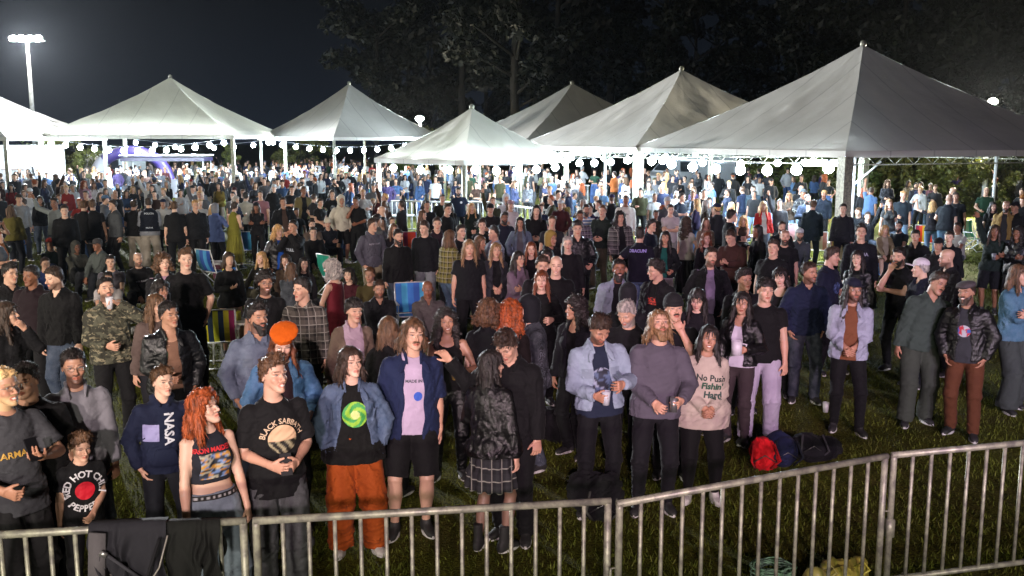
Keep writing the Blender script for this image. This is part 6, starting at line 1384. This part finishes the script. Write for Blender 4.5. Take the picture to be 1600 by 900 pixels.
A(1288, 297, 'with hair in bun and navy jacket touching the column', 'closed cotton 16202e', 'slim cotton 101014', 'bun blond', 'down down', yaw=-10)
A(1137, 295, 'with tied dark hair and navy shirt at a table', 'tee cotton 1b2438', 'jeans cotton 2a3140', 'bun dark', 'cup down', yaw=-50, f=1)
A(1160, 291, 'in navy tee and jeans with the back half turned', 'tee cotton 18243c', 'jeans denim 4c648c', 'short brown', 'phone down', yaw=-150)
A(1177, 290, 'in dark grey blue jumper at the edge of the grass', 'sweater cotton 2c3c48', 'slim cotton 1c2430', 'short dark', 'down down', yaw=-14)
A(1112, 284, 'in sky blue shirt and dark trousers at the bulbs', 'tee cotton 5c80b0', 'slim cotton 182030', 'short dark', 'cup down', yaw=-60)
A(1143, 316, 'seated in blue with shining fair hair', 'tee cotton 38506c', 'jeans denim 5c7090', 'bob bleach', 'lap lap', yaw=10, sit=.4, f=1)
A(1342, 324, 'seated holding a camera up right of the column', 'long cotton 20242c', 'jeans cotton 101014', 'short brown', 'film film', yaw=-30, sit=.4)
A(1356, 331, 'seated leaning back in dark jacket right of the column', 'closed cotton 15181f', 'jeans cotton 2c3444', 'short dark', 'lap up', yaw=10, sit=.4)
A(1383, 352, 'seated in pale brown patterned coat with a long skirt', 'cardigan cotton 8c7c60 | tee cotton a89c88', 'longskirt cotton 6c5844', 'bob blond', 'lap lap', yaw=20, sit=.4, f=1)
A(1405, 345, 'seated bearded in dark tee with arm on the chair', 'tee cotton 242c30', 'jeans cotton 2c3038', 'short black', 'lap lap', yaw=-10, sit=.4, beard=1.5)
A(1497, 347, 'seated in white flowered shirt before the two men in black', 'tee cotton 9c9c94', 'jeans cotton 3c4454', 'short dark', 'lap lap', yaw=-20, sit=.4)
A(1318, 318, 'in dark jacket half behind the thick column', 'closed cotton 1c1d22', 'slim cotton 15161c', 'short dark', 'down down', yaw=4)
# ------------------------------------------------------------------ things on the lawn
def chair(px, py, yaw, stripes, lab, zt=.84, frame='white_steel'):
    p = at(px, py, zt); r_ = empty('folding_chair', (p[0], p[1], 0), R(yaw)-math.atan2(p[0], p[1]), label=lab, cat='chair', group='striped folding chairs on the lawn')
    part('frame', [tube_vf([V(s*.27, -.28, 0), V(s*.27, .10, .36), V(s*.27, .24, .86)], .012, 6) for s in (-1, 1)]+[tube_vf([V(s*.27, .24, 0), V(s*.27, -.20, .36)], .012, 6) for s in (-1, 1)]+
         [tube_vf([V(-.27, y, z), V(.27, y, z)], .011, 6) for y, z in ((.24, .86), (-.22, .36), (.10, .36), (-.28, .01), (.24, .01))], frame, r_)
    for s in (-1, 1): part('armrest', [box_vf((s*.29, -.03, .56), (.05, .42, .02)), tube_vf([V(s*.28, -.2, .36), V(s*.28, -.2, .55)], .01, 4)], 'white_steel', r_, smooth=False)
    def cloth(name, a, b, sag):
        n = len(stripes)*2; vs, cs = [], []
        for i in range(7):
            t = i/6; q = a+(b-a)*t; 
            for j in range(n+1): vs.append((-.255+.51*j/n, q[1]+sag*math.sin(math.pi*t), q[2]-sag*math.sin(math.pi*t)*.5))
        f = [(i*(n+1)+j, i*(n+1)+j+1, (i+1)*(n+1)+j+1, (i+1)*(n+1)+j) for i in range(6) for j in range(n)]
        v = np.array(vs, F32)[np.array(f).ravel()]; c = np.repeat(np.array([hexc(stripes[(k % n)//2]) for k in range(len(f))]), 4, 0)   # split so that stripes stay crisp
        o = link(name, quads_mesh(name, v, np.arange(len(v)).reshape(-1, 4), c, False), MAT['print'], r_)
    cloth('back_cloth', V(0, .11, .38), V(0, .235, .85), .04); cloth('seat_cloth', V(0, -.22, .36), V(0, .10, .36), .02)
BL = ['2f74c4', '3fa0d0', '2f74c4', '2a5cb0', '3fa0d0']; RB = ['b02a70', 'd8c830', '28406c', 'c8cc30', '18304c', 'd0c428', 'b02a70']
chair(338, 482, 175, RB, 'chair with magenta, yellow and navy stripes seen from behind')
chair(384, 362, 178, BL, 'plain blue chair just right of the long olive overall'); chair(331, 390, 125, ['2a50a0', '3f86b8', '24468c', '3a7898'], 'blue chair with light stripes left of the olive overall')
chair(374, 412, 120, ['1f66b8', '1f66b8', 'c8c020', 'c8c020'], 'half blue, half yellow chair below the olive overall')
chair(645, 446, 10, BL, 'blue chair under the bald elderly person'); chair(641, 362, 176, ['3468c0', 'd83c24', 'e05028', '983058', 'd83c24'], 'red and blue striped chair behind the black sweaters')
chair(845, 366, 150, ['30b060', '60d080', '2090a0', 'a0d040'], 'green striped chair beside the ochre hood'); chair(1107, 336, 150, ['30b050', '50c8c0', '2c9c50', '80e0e0'], 'green and aqua chair under the bulbs of the largest tent')
chair(1238, 350, 178, ['b0a8a8', 'c89098', 'b0b0b0'], 'pale pink chair behind the bald bearded man'); chair(1277, 362, 178, ['c08078', 'd8c8b0', 'd0a040', 'd8c8b0', 'b8b0a8'], 'cream and ochre striped chair left of the thick column')
chair(1317, 375, 178, ['b07070', 'd8c8b0', 'd8c060'], 'pale striped chair right of the thick column'); chair(1448, 352, 176, ['8c3470', 'e04018', 'e8a020', 'e8b828', 'e04018', 'a02848'], 'red, orange and yellow chair on the lawn at the right')
chair(1523, 347, 60, ['58a078', '90b888', '3c8c64'], 'empty green chair on the open grass at the right'); chair(520, 398, 120, ['1c9c80', '28a890'], 'teal chair beside the group seated left of the open grass')
chair(1216, 334, 150, ['3c6cb0', '90a8c8'], 'empty blue chair right of the red jacket'); pass
def table(px, py, w, d, z, c, lab, yaw=0, legs=True):
    p = at(px, py, z); r_ = empty('folding_table', (p[0], p[1], 0), R(yaw), label=lab, cat='table')
    part('table_top', box_vf((0, 0, z-.015), (w, d, .03)), 'plastic', r_, c, smooth=False)
    for sx in (-1, 1):
        for sy in (-1, 1): part('leg', tube_vf([V(sx*(w/2-.05), sy*(d/2-.05), 0), V(sx*(w/2-.07), sy*(d/2-.07), z-.03)], .012, 6), 'white_steel', r_)
    return p
p = table(372, 500, .75, .5, .62, (.42, .42, .40), 'grey camping table beside the magenta striped chair'); 
r_ = empty('cup', (p[0], p[1], .62), label='yellow cup standing on the grey camping table', cat='cup'); part('cup_body', cup_vf(.13, .045, .05), 'plastic', r_, (.5, .45, .05))
table(625, 336, .9, .6, .72, (.6, .62, .62), 'small white table before the left white barrier'); table(1175, 368, .8, .6, .7, (.3, .3, .3), 'dark table beside the blond curls')
table(700, 330, 1.2, .5, .72, (.05, .05, .06), 'dark low table before the middle white barrier')
table(895, 289, 1.6, .7, .95, (.65, .68, .70), 'white serving table under the second tent'); table(500, 292, 1.2, .6, .75, (.6, .6, .6), 'white table in the crowd below the grey white tent')
def cooler(px, py, w, hgt, c, lid, lab, yaw=0):
    p = at(px, py, hgt); r_ = empty('cooler_box', (p[0], p[1], 0), R(yaw), label=lab, cat='cooler')
    part('box', [box_vf((0, 0, hgt*.42), (w, w*.65, hgt*.82))], 'plastic', r_, c, smooth=False); part('lid', box_vf((0, 0, hgt*.9), (w*1.04, w*.69, hgt*.16)), 'plastic', r_, lid, smooth=False)
    part('handle', tube_vf([V(-w*.54, 0, hgt*.6), V(-w*.56, 0, hgt*1.02), V(w*.56, 0, hgt*1.02), V(w*.54, 0, hgt*.6)], .01, 6), 'plastic', r_, lid)
cooler(1393, 402, .62, .42, hexc('1f70c8'), (.6, .62, .62), 'blue cooler box with white lid right of centre'); cooler(350, 408, .45, .40, hexc('5c1834'), (.4, .36, .38), 'maroon cooler box with pale lid between blue chairs')
cooler(1003, 350, .5, .4, hexc('b8242c'), (.6, .6, .6), 'red cooler box with white lid beside the purple lettered back')
# bags on the grass by the barrier
def blob(name, lab, cat, px, py, rad, c, mat='cotton', seed=1, z=0, extra=None):
    p = at(px, py, z); v = Vol(.014)
    rs = np.random.RandomState(seed)
    for i in range(4): v.ell((rs.normal()*rad[0]*.3, rs.normal()*rad[1]*.3, rad[2]*(.55+.2*i*.5)), (rad[0]*(.75-.1*i), rad[1]*(.75-.1*i), rad[2]*(.6-.06*i)), k=.06)
    v.noise(lambda P: -.018*(1-1.7*np.abs(fnoise(P, 5, seed)))); v.half((0, 0, .005), (0, 0, -1))
    a, b = v.build(); r_ = empty(name, (p[0], p[1], z), label=lab, cat=cat); link('bag_body' if 'bag' in cat or 'pack' in cat else 'cloth', quads_mesh(name, a, b), MAT[mat], r_, c)
    if extra: extra(r_)
    return r_
def straps(c):
    def g(r_):
        for s in (-1, 1): part('strap', tube_vf([V(s*.08, -.12, .05), V(s*.14, -.22, .16), V(s*.10, -.12, .30)], .012, 6), 'cotton', r_, c)
        part('zip', tube_vf([V(-.12, -.165, .12), V(0, -.18, .2), V(.12, -.165, .12)], .006, 6), 'metalc', r_, (.12, .12, .12))
    return g
blob('shoulder_bag', 'bright red cloth bag lying on the dark grass', 'bag', 1187, 733, (.15, .14, .24), hexc('c8121c'), seed=3, extra=straps(hexc('a81018')))
blob('backpack', 'dark blue backpack slumped right of the red bag', 'backpack', 1222, 728, (.19, .17, .26), hexc('141a38'), seed=4, extra=straps(hexc('181c28')))
blob('backpack', 'black backpack with white edge right of the blue backpack', 'backpack', 1262, 718, (.24, .2, .20), hexc('0d0d12'), seed=5, extra=straps(hexc('3c3c40')))
blob('backpack', 'black backpack on the grass behind the middle barrier hinge', 'backpack', 938, 812, (.22, .18, .34), hexc('0e0f12'), seed=6, extra=straps(hexc('50544c')))
blob('jacket_heap', 'dark jacket dropped on the grass behind the pale denim jacket', 'jacket', 860, 690, (.24, .2, .30), hexc('0c0c0f'), seed=7)
def yb(c):
    def g(r_):
        part('loop_handle', tube_vf([V(.05, -.05, .17), V(.11, -.06, .22), V(.08, -.03, .26), V(.0, 0, .20)], .009, 6), 'plastic', r_, c)
    return g
blob('plastic_bag', 'knotted yellow plastic bag with loop at the foot of the barrier', 'bag', 1328, 930, (.15, .13, .19), hexc('b8ae50'), 'plastic', 8, extra=yb(hexc('c8c050')))
blob('plastic_bag', 'smaller pale yellow plastic bag left of the knotted one', 'bag', 1277, 935, (.10, .09, .15), hexc('a8a058'), 'plastic', 9, extra=yb(hexc('b8b468')))
# coil of rope
rs = np.random.RandomState(2); pts = []
for i in range(340):
    t = i/340*2*math.pi*17; r0 = .13+.035*math.sin(i*.21)+.02*rs.randn()*.3; pts.append(V(r0*math.cos(t), r0*math.sin(t)*.8, .03+.17*abs(math.sin(i*.043))+.012*math.sin(i)))
p = at(1206, 925, 0); r_ = empty('rope_coil', (p[0], p[1], 0), label='tangled coil of pale green rope behind the slanting barrier', cat='rope'); part('rope', tube_vf(pts, .007, 4), 'cotton', r_, hexc('6f9478'))
# jacket and bag over the left barrier
a, b = at(140, 830, ZT), at(372, 816, ZT)
def draped(lab, x0, x1, drop0, drop1, c, seed, mat='cotton', name='jacket', cat='jacket', off=.0):
    A0, B0 = at(x0, 832-(x0/380)*15, ZT), at(x1, 832-(x1/380)*15, ZT); L = np.linalg.norm((B0-A0)[:2]); ang = math.atan2(B0[1]-A0[1], B0[0]-A0[0])
    r_ = empty(name, (A0[0], A0[1], 0), ang, label=lab, cat=cat); nx_, nz_ = 46, 30; vs = []
    for side, drop in ((-1, drop0), (1, drop1)):
        pass
    for i in range(nx_+1):
        x = L*i/nx_; dn = drop0*(.74+.18*math.sin(i*.11+seed)+.08*math.sin(i*.37)); up_ = drop1*(.8+.2*math.cos(i*.23+seed))
        for j in range(nz_+1):
            t = j/nz_*2-1; d = dn if t < 0 else up_; z = ZT+.03+off-abs(t)*d if abs(t) > .08 else ZT+.03+off-.0*t
            w0 = i*.30+1.6*math.sin(i*.17+seed)+.9*math.sin(j*.16+i*.06); fo = (.034*abs(math.sin(w0*1.3+seed))+.016*math.sin(w0*3.1+j*.22)+.010*math.sin(j*.7+i*.4))*min(abs(t)*1.6, 1)
            y = (-(.03+off) if t < 0 else (.03+off))*min(abs(t)/.08, 1)+(fo*(-1 if t < 0 else 1))-(.03*abs(t) if t < 0 else -.03*abs(t)); vs.append((x+.02*math.sin(j*.5+i*.3)*abs(t), y, z))
    f = [(i*(nz_+1)+j, (i+1)*(nz_+1)+j, (i+1)*(nz_+1)+j+1, i*(nz_+1)+j+1) for i in range(nx_) for j in range(nz_)]
    v1 = np.array(vs, F32); v2 = v1.copy(); v2[:, 2] -= .006; v2[:, 1] *= .8
    part('shell', [(v1, np.array(f))], mat, r_, c); return r_, L
r1, L1 = draped('dark jacket hung over the top rail of the left barrier', 262, 345, .50, .30, hexc('141614'), 1)
part('piping', tube_vf([V(.02, -.09, ZT-.02), V(-.03, -.11, ZT-.2), V(-.16, -.12, ZT-.40), V(-.25, -.12, ZT-.5)], .005, 6), 'plastic', r1, (.30, .28, .25))
r2, L2 = draped('charcoal backpack hung flat over the left barrier with grey side panel', 142, 262, .46, .2, hexc('25252b'), 4, name='backpack', cat='backpack', off=.01)
part('side_panel', [box_vf((.05, -.085, ZT-.17), (.09, .03, .36), roty(.08))], 'cotton', r2, hexc('5c595c'))
part('strap', tube_vf([V(.10, -.11, ZT-.10), V(.22, -.13, ZT-.19), V(.30, -.12, ZT-.26)], .010, 6), 'cotton', r2, hexc('3c3c42')); part('buckle', box_vf((.10, -.125, ZT-.10), (.04, .02, .03), roty(.5)), 'metalc', r2, (.5, .5, .5)); part('buckle', box_vf((.50, -.12, ZT-.30), (.045, .02, .03), roty(-.4)), 'metalc', r2, (.5, .5, .5))
part('strap', tube_vf([V(L2*.95, -.10, ZT-.03), V(L2*.80, -.13, ZT-.22), V(L2*.62, -.12, ZT-.42)], .010, 6), 'cotton', r2, hexc('1a1a1e'))
# cloths tied round the waist of the man at the left edge
r_ = blob('jacket_heap', 'dark jacket hanging at the waist of the bleached blond man', 'jacket', 60, 800, (.22, .12, .40), hexc('1d1e22'), seed=12, z=.55)
# vehicles far behind
def van(px, py, d, yaw, lab, c=(.55, .58, .58), L=5.2):
    p = atd(px, py, d); r_ = empty('van', (p[0], p[1], 0), R(yaw), label=lab, cat='van', group='white vans parked behind the crowd')
    W, H = 1.95, 2.3; prof = [(-L/2, .35), (-L/2, 1.15), (-L/2+.75, 1.35), (-L/2+1.5, 2.15), (-L/2+1.9, H), (L/2-.1, H-.02), (L/2, H-.25), (L/2, .35)]
    vs = [(x, s*W/2*(1 if z < 1.4 else .93), z) for s in (-1, 1) for x, z in prof]; n = len(prof)
    f = [(j, (j+1) % n, n+(j+1) % n, n+j) for j in range(n)]; q = [(0, 1, 2, 7), (2, 3, 4, 7), (4, 5, 6, 7)]; f += [tuple(reversed(x)) for x in q]+[tuple(k+n for k in x) for x in q]
    part('body', (np.array(vs, F32), np.array(f)), 'plastic', r_, c, smooth=False)
    part('windscreen', box_vf((-L/2+1.13, 0, 1.76), (.03, W*.82, .92), roty(math.atan2(.75, .8))), 'plastic', r_, (.02, .025, .03), smooth=False)
    for s in (-1, 1):
        part('window', box_vf((-L/2+2.0, s*(W/2*.965), 1.65), (.9, .05, .55)), 'plastic', r_, (.02, .025, .03), smooth=False)
        part('headlight', box_vf((-L/2-.01, s*.72, .95), (.05, .35, .22)), 'plastic', r_, (.5, .5, .45), smooth=False)
        for x in (-L/2+.95, L/2-1.0): w_ = part('wheel', [tube_vf([V(x, s*(W/2-.14), .35), V(x, s*(W/2+.02), .35)], .35, 16)], 'plastic', r_, (.015, .015, .015)); part('rim', ellip_mesh((x, s*(W/2+.02), .35), (.2, .03, .2)), 'metalc', w_, (.5, .5, .5))
    part('bumper', box_vf((-L/2-.03, 0, .5), (.14, W, .25)), 'plastic', r_, (.05, .05, .05), smooth=False)
van(166, 245, 60, 75, 'white van between the two left tents'); van(1075, 262, 56, 20, 'white van glaring behind the bulbs of the second tent', (.5, .52, .54))
# the lit booth on the left edge: back wall, side wall, counter
plain('booth_white', (.72, .73, .72), .7, nscale=3, c2=(.6, .6, .6))
p = atd(-10, 260, 50); r_ = empty('booth', (p[0], p[1], 0), R(-3), label='white walled booth glowing under the left edge tent', cat='booth')
part('back_wall', box_vf((-1, 1.5, 1.45), (8, .08, 2.9)), 'booth_white', r_, smooth=False); part('side_wall', box_vf((2.95, 0, 1.45), (.08, 3, 2.9)), 'booth_white', r_, smooth=False); part('counter', box_vf((-.5, -1.4, .55), (6.6, .6, 1.1)), 'booth_white', r_, smooth=False)
for i in range(4): part('shelf', box_vf((-3+1.6*i, 1.4, 1.6+.15*(i % 2)), (1.2, .2, .04)), 'plastic', r_, (.3, .2, .15), smooth=False)
# inflatable arch and purple canopy under the second tent
p = atd(205, 262, 56); r_ = empty('inflatable_arch', (p[0], p[1], 0), label='purple and white inflatable arch under the second tent', cat='inflatable')
part('tube', tube_vf([V(2.2*math.cos(t), 0, 2.5*math.sin(t)**.7) for t in np.linspace(.02, 3.12, 26)], .34, 12), 'plastic', r_, hexc('3c2f6c')); part('band', tube_vf([V(2.2*math.cos(t), 0, 2.5*math.sin(t)**.7) for t in np.linspace(2.3, 3.0, 10)], .36, 12), 'plastic', r_, (.45, .45, .5))
p = atd(262, 262, 54); r_ = empty('market_stall', (p[0], p[1], 0), label='stall with purple valance below the garland of the second tent', cat='stall')
part('valance', box_vf((0, 0, 2.1), (4.6, 1.6, .2)), 'plastic', r_, hexc('1c1638'), smooth=False); part('roof', box_vf((0, 0, 2.32), (4.7, 1.7, .08)), 'plastic', r_, (.5, .5, .55), smooth=False)
for sx in (-1, 1):
    for sy in (-1, 1): part('post', tube_vf([V(sx*2.2, sy*.7, 0), V(sx*2.2, sy*.7, 2.0)], .03, 6), 'white_steel', r_)
part('counter', box_vf((0, -.5, .5), (4.2, .5, 1)), 'plastic', r_, (.4, .4, .45), smooth=False)

for px, py, c, lab in ((208, 519, (.6, .6, .62), 'white plastic cup dropped on the grass left of the green strap'), (590, 560, (.5, .5, .45), 'pale cup lying behind the navy overshirt'), (1385, 520, (.03, .12, .05), 'dark green bottle on the grass beside the pale denim jacket'), (1290, 640, (.6, .6, .6), 'white cup on the grass left of the capped man')):
    p = at(px, py, .03); r_ = empty('cup' if 'cup' in lab else 'bottle', (p[0], p[1], .0), label=lab, cat='cup' if 'cup' in lab else 'bottle')
    if 'cup' in lab: part('cup_body', cup_vf(.12, .03, .04), 'plastic', r_, c)
    else: part('glass', tube_vf([V(0, 0, 0), V(0, 0, .16), V(0, 0, .2), V(0, 0, .27)], [.035, .035, .014, .013], 8), 'plastic', r_, c)
# ------------------------------------------------------------------ the rest of the crowd: individual copies in front, one mass far off
TEMPL = []
def T_(desc, **k):
    CNT[0] += 1; k.setdefault('seed', CNT[0]); root, out, J = make_person(k, 2, (0, 0, -50), 0); TEMPL.append((desc, root, out))
G = ('cotton', '888888')
T_('with short hair', hair='short', top=('tee',)+G, bottom=('jeans',)+G, arms=('down', 'downf'))
T_('with short hair and crossed arms', hair='short', top=('sweater',)+G, bottom=('jeans',)+G, arms=('cross', 'cross'), hd=(10, 0, 0))
T_('with long hair', fem=1, h=1.64, hair='long', top=('long',)+G, bottom=('slim',)+G, arms=('down', 'clasp'))
T_('in a cap', hair='short', hat='cap', hatc='888888', top=('hoodie',)+G, bottom=('jeans',)+G, arms=('pocket', 'pocket'))
T_('with curly hair', hair='curlytop', top=('closed',)+G, bottom=('slim',)+G, arms=('cup', 'down'), hd=(-14, 0, 0))
T_('with hair tied up', fem=1, h=1.63, hair='bun', top=('croptee',)+G, bottom=('wide',)+G, arms=('cup', 'hip'))
T_('with big loose curls', fem=1, h=1.66, hair='curly', top=('closed',)+G, bottom=('slim',)+G, arms=('belly', 'belly'), hd=(15, 5, 0))
T_('with shaved head', hair='bald', top=('tee',)+G, bottom=('shorts',)+G, arms=('cuplow', 'down'), w=1.1, fat=.4)
T_('with a full beard', hair='short', beard=2, top=('shirt',)+G, bottom=('jeans',)+G, arms=('down', 'mouth'), w=1.06)
T_('with bobbed hair', fem=1, h=1.62, hair='bob', top=('sweater',)+G, bottom=('skirt',)+G, arms=('phone', 'down'), hose=1)
T_('with raised arm', hair='side', top=('long',)+G, bottom=('jeans',)+G, arms=('up', 'down'), hd=(0, 10, 0))
T_('filming with both hands', hair='long', fem=1, h=1.66, top=('tank',)+G, bottom=('jeans',)+G, arms=('film', 'film'))
T_('sitting on a low seat', hair='short', top=('tee',)+G, bottom=('jeans',)+G, arms=('lap', 'lap'), sit=.4)
T_('sitting with long hair', fem=1, h=1.62, hair='long', top=('long',)+G, bottom=('slim',)+G, arms=('lap', 'knee'), sit=.4)
for _, r_, _o in TEMPL: r_.hide_render = False
CT = [('black', '0e0f12', 9), ('charcoal', '26272c', 5), ('navy', '18203a', 4), ('white', 'b4b6b8', 6), ('grey', '56585e', 5), ('dark red', '3c1418', 2), ('bright red', '84221f', .6), ('olive', '34341f', 2), ('sky blue', '4c6888', 1.6), ('denim blue', '2c4263', 3), ('beige', '7a6c58', 1.6), ('brown', '33211a', 3), ('pink', '8c626c', .6), ('orange', '8c4c20', .4), ('green', '183626', 1), ('purple', '2c2244', 1), ('mustard', '6c5a20', .5), ('turquoise', '24646a', .5)]
CB = [('black', '0e0f12', 6), ('blue', '3a5078', 4), ('pale blue', '7088a8', 2), ('grey', '4c4e54', 2), ('cream', '94887c', 1), ('brown', '3c2c20', 1)]
CHn = [('black', 'black', 5), ('brown', 'brown', 4), ('dark', 'dark', 4), ('blond', 'blond', 2), ('red', 'red', 1), ('grey', 'grey', 1)]
def pick(L): w = np.array([x[2] for x in L], float); return L[rng.choice(len(L), p=w/w.sum())]
rng = np.random.RandomState(77)
REG = [(-30, 600, 14, 22, 22), (600, 1330, 13, 26, 24), (-40, 420, 21, 72, 330), (420, 610, 23, 78, 150), (600, 850, 34, 62, 66), (850, 1110, 26, 52, 84), (1110, 1300, 30, 50, 22), (1310, 1620, 24, 44, 18)]
PTS = []; NAMED = list(PLACED)
for x0, x1, d0, d1, n in REG:
    k = tries = 0
    while k < n and tries < n*60:
        tries += 1; d = math.sqrt(rng.uniform(d0*d0, d1*d1)); px = rng.uniform(x0, x1); x = (px-800)/1500*d
        if 590 < px < 840 and 28 < d < 35.5: continue
        if (x-8.28)**2+(d-24)**2 < .5: continue
        mind = .48 if d > 30 else .62
        if any((x-a)**2+(d-b)**2 < mind**2 for a, b in PLACED): continue
        if d < 25 and any(0 < b-d < 9 and abs(a/b-x/d) < .30/d for a, b in NAMED): continue
        PLACED.append((x, d)); PTS.append((d, px, x)); k += 1
PTS.sort()
NIND = 300-len([1 for o in COL.objects if o.get('category') == 'person'])-1
def region(px, d):
    a = 'under the left edge tent' if px < 90 else 'between the two left tents' if px < 135 else 'before the second left tent' if px < 270 else 'under the right half of the second tent' if px < 415 else 'before the grey white tent' if px < 540 else 'right of the grey white tent' if px < 615 else 'under the small middle tent' if px < 850 else 'left of the second tent' if px < 985 else 'under the left eave of the largest tent' if px < 1150 else 'left of the thick column' if px < 1300 else 'on the lawn before the scrub'
    return a
used = set(); massv = []
mats_ = {k: MAT['cotton'] for k in ()}
def basemesh(o):
    n = len(o.data.vertices); v = np.empty(n*3, F32); o.data.vertices.foreach_get('co', v); m = len(o.data.polygons); f = np.empty(m*4, np.int32); o.data.polygons.foreach_get('vertices', f)
    c = None
    if 'Col' in o.data.attributes: c = np.empty(n*4, F32); o.data.attributes['Col'].data.foreach_get('color', c); c = c.reshape(-1, 4)[:, :3]
    return v.reshape(-1, 3), f.reshape(-1, 4), c
BM = None
for idx, (d, px, x) in enumerate(PTS):
    for _ in range(40):
        ti = rng.choice(len(TEMPL), p=np.array([3, 3, 4, 3, 2, 2, 2, 1.5, 2, 2, 1, 1, 1.2, .8])/28.5); t, b, h_ = pick(CT), pick(CB), pick(CHn)
        lab = f"person {TEMPL[ti][0]}, {t[0]} top, {b[0]} legs, {region(px, d)}"
        if len(lab.split()) > 16: continue
        if lab not in used or idx >= NIND: break
    used.add(lab); look = rng.rand() < .55
    ya = (rng.uniform(-.5, .5) if look else rng.uniform(-3.1, 3.1))-math.atan2(x, d); sc = rng.uniform(.93, 1.06)
    sk = [(1, 1, 1), (.75, .7, .66), (1.15, 1.2, 1.2), (.5, .45, .42)][rng.choice(4, p=[.45, .2, .25, .1])]
    cols = {'top': hexc(t[1]), 'bottom': hexc(b[1]), 'hair': HAIRS[h_[1]], 'beard': HAIRS[h_[1]], 'body': sk, 'hat': hexc(pick(CT)[1])}
    if idx < NIND:
        desc, r0, out = TEMPL[ti]; r_ = r0.copy(); COL.objects.link(r_); r_.location = (x, d, 0); r_.rotation_euler = (0, 0, ya); r_.scale = (sc, sc, sc)
        for k, o in out.items():
            c = o.copy(); COL.objects.link(c); c.parent = r_
            if k in cols: c.color = (*cols[k], 1)
        tag(r_, lab, 'person', 'people standing and sitting in the night crowd')
    else:
        if BM is None: BM = [{k: basemesh(o) for k, o in out.items()} for _, _, out in TEMPL]
        M = rotz(ya).astype(F32)*sc
        for k, (v, f, c) in BM[ti].items():
            v2 = v@M.T+np.array([x, d, 0], F32); col = np.array(cols.get(k, (1, 1, 1)), F32)
            massv.append((v2, f, (np.tile(col, (len(v), 1)) if c is None else c*col)))
for _, r0, out in TEMPL:
    for o in list(out.values())+[r0]: bpy.data.objects.remove(o)
if massv:
    v, f, c = join_vf(massv); tag(link('crowd', quads_mesh('crowd', v, f, c), MAT['massed']), 'mass of people far back under the left tents', 'crowd', kind='stuff')
print('people', len([1 for o in COL.objects if o.get('category') == 'person']), 'mass', len(PTS)-NIND, 'polys', sum(len(o.data.polygons) for o in COL.objects if o.type == 'MESH'))
scene.collection.children.link(COL)

HAZE = True
if HAZE:
    m = bpy.data.materials.new('haze'); m.use_nodes = True; nt = m.node_tree; nt.nodes.remove(nt.nodes['Principled BSDF'])
    pv = nt.nodes.new('ShaderNodeVolumePrincipled'); pv.inputs['Color'].default_value = (.82, .9, 1, 1); pv.inputs['Density'].default_value = .000035; pv.inputs['Anisotropy'].default_value = .75
    nt.links.new(pv.outputs[0], nt.nodes['Material Output'].inputs['Volume']); MAT['haze'] = m
    a, b = box_vf((0, 50, 12.5), (190, 130, 27)); h_ = link('haze', quads_mesh('haze', a, b, None, False), m); tag(h_, kind='stuff'); scene.collection.children.unlink(COL); scene.collection.children.link(COL)
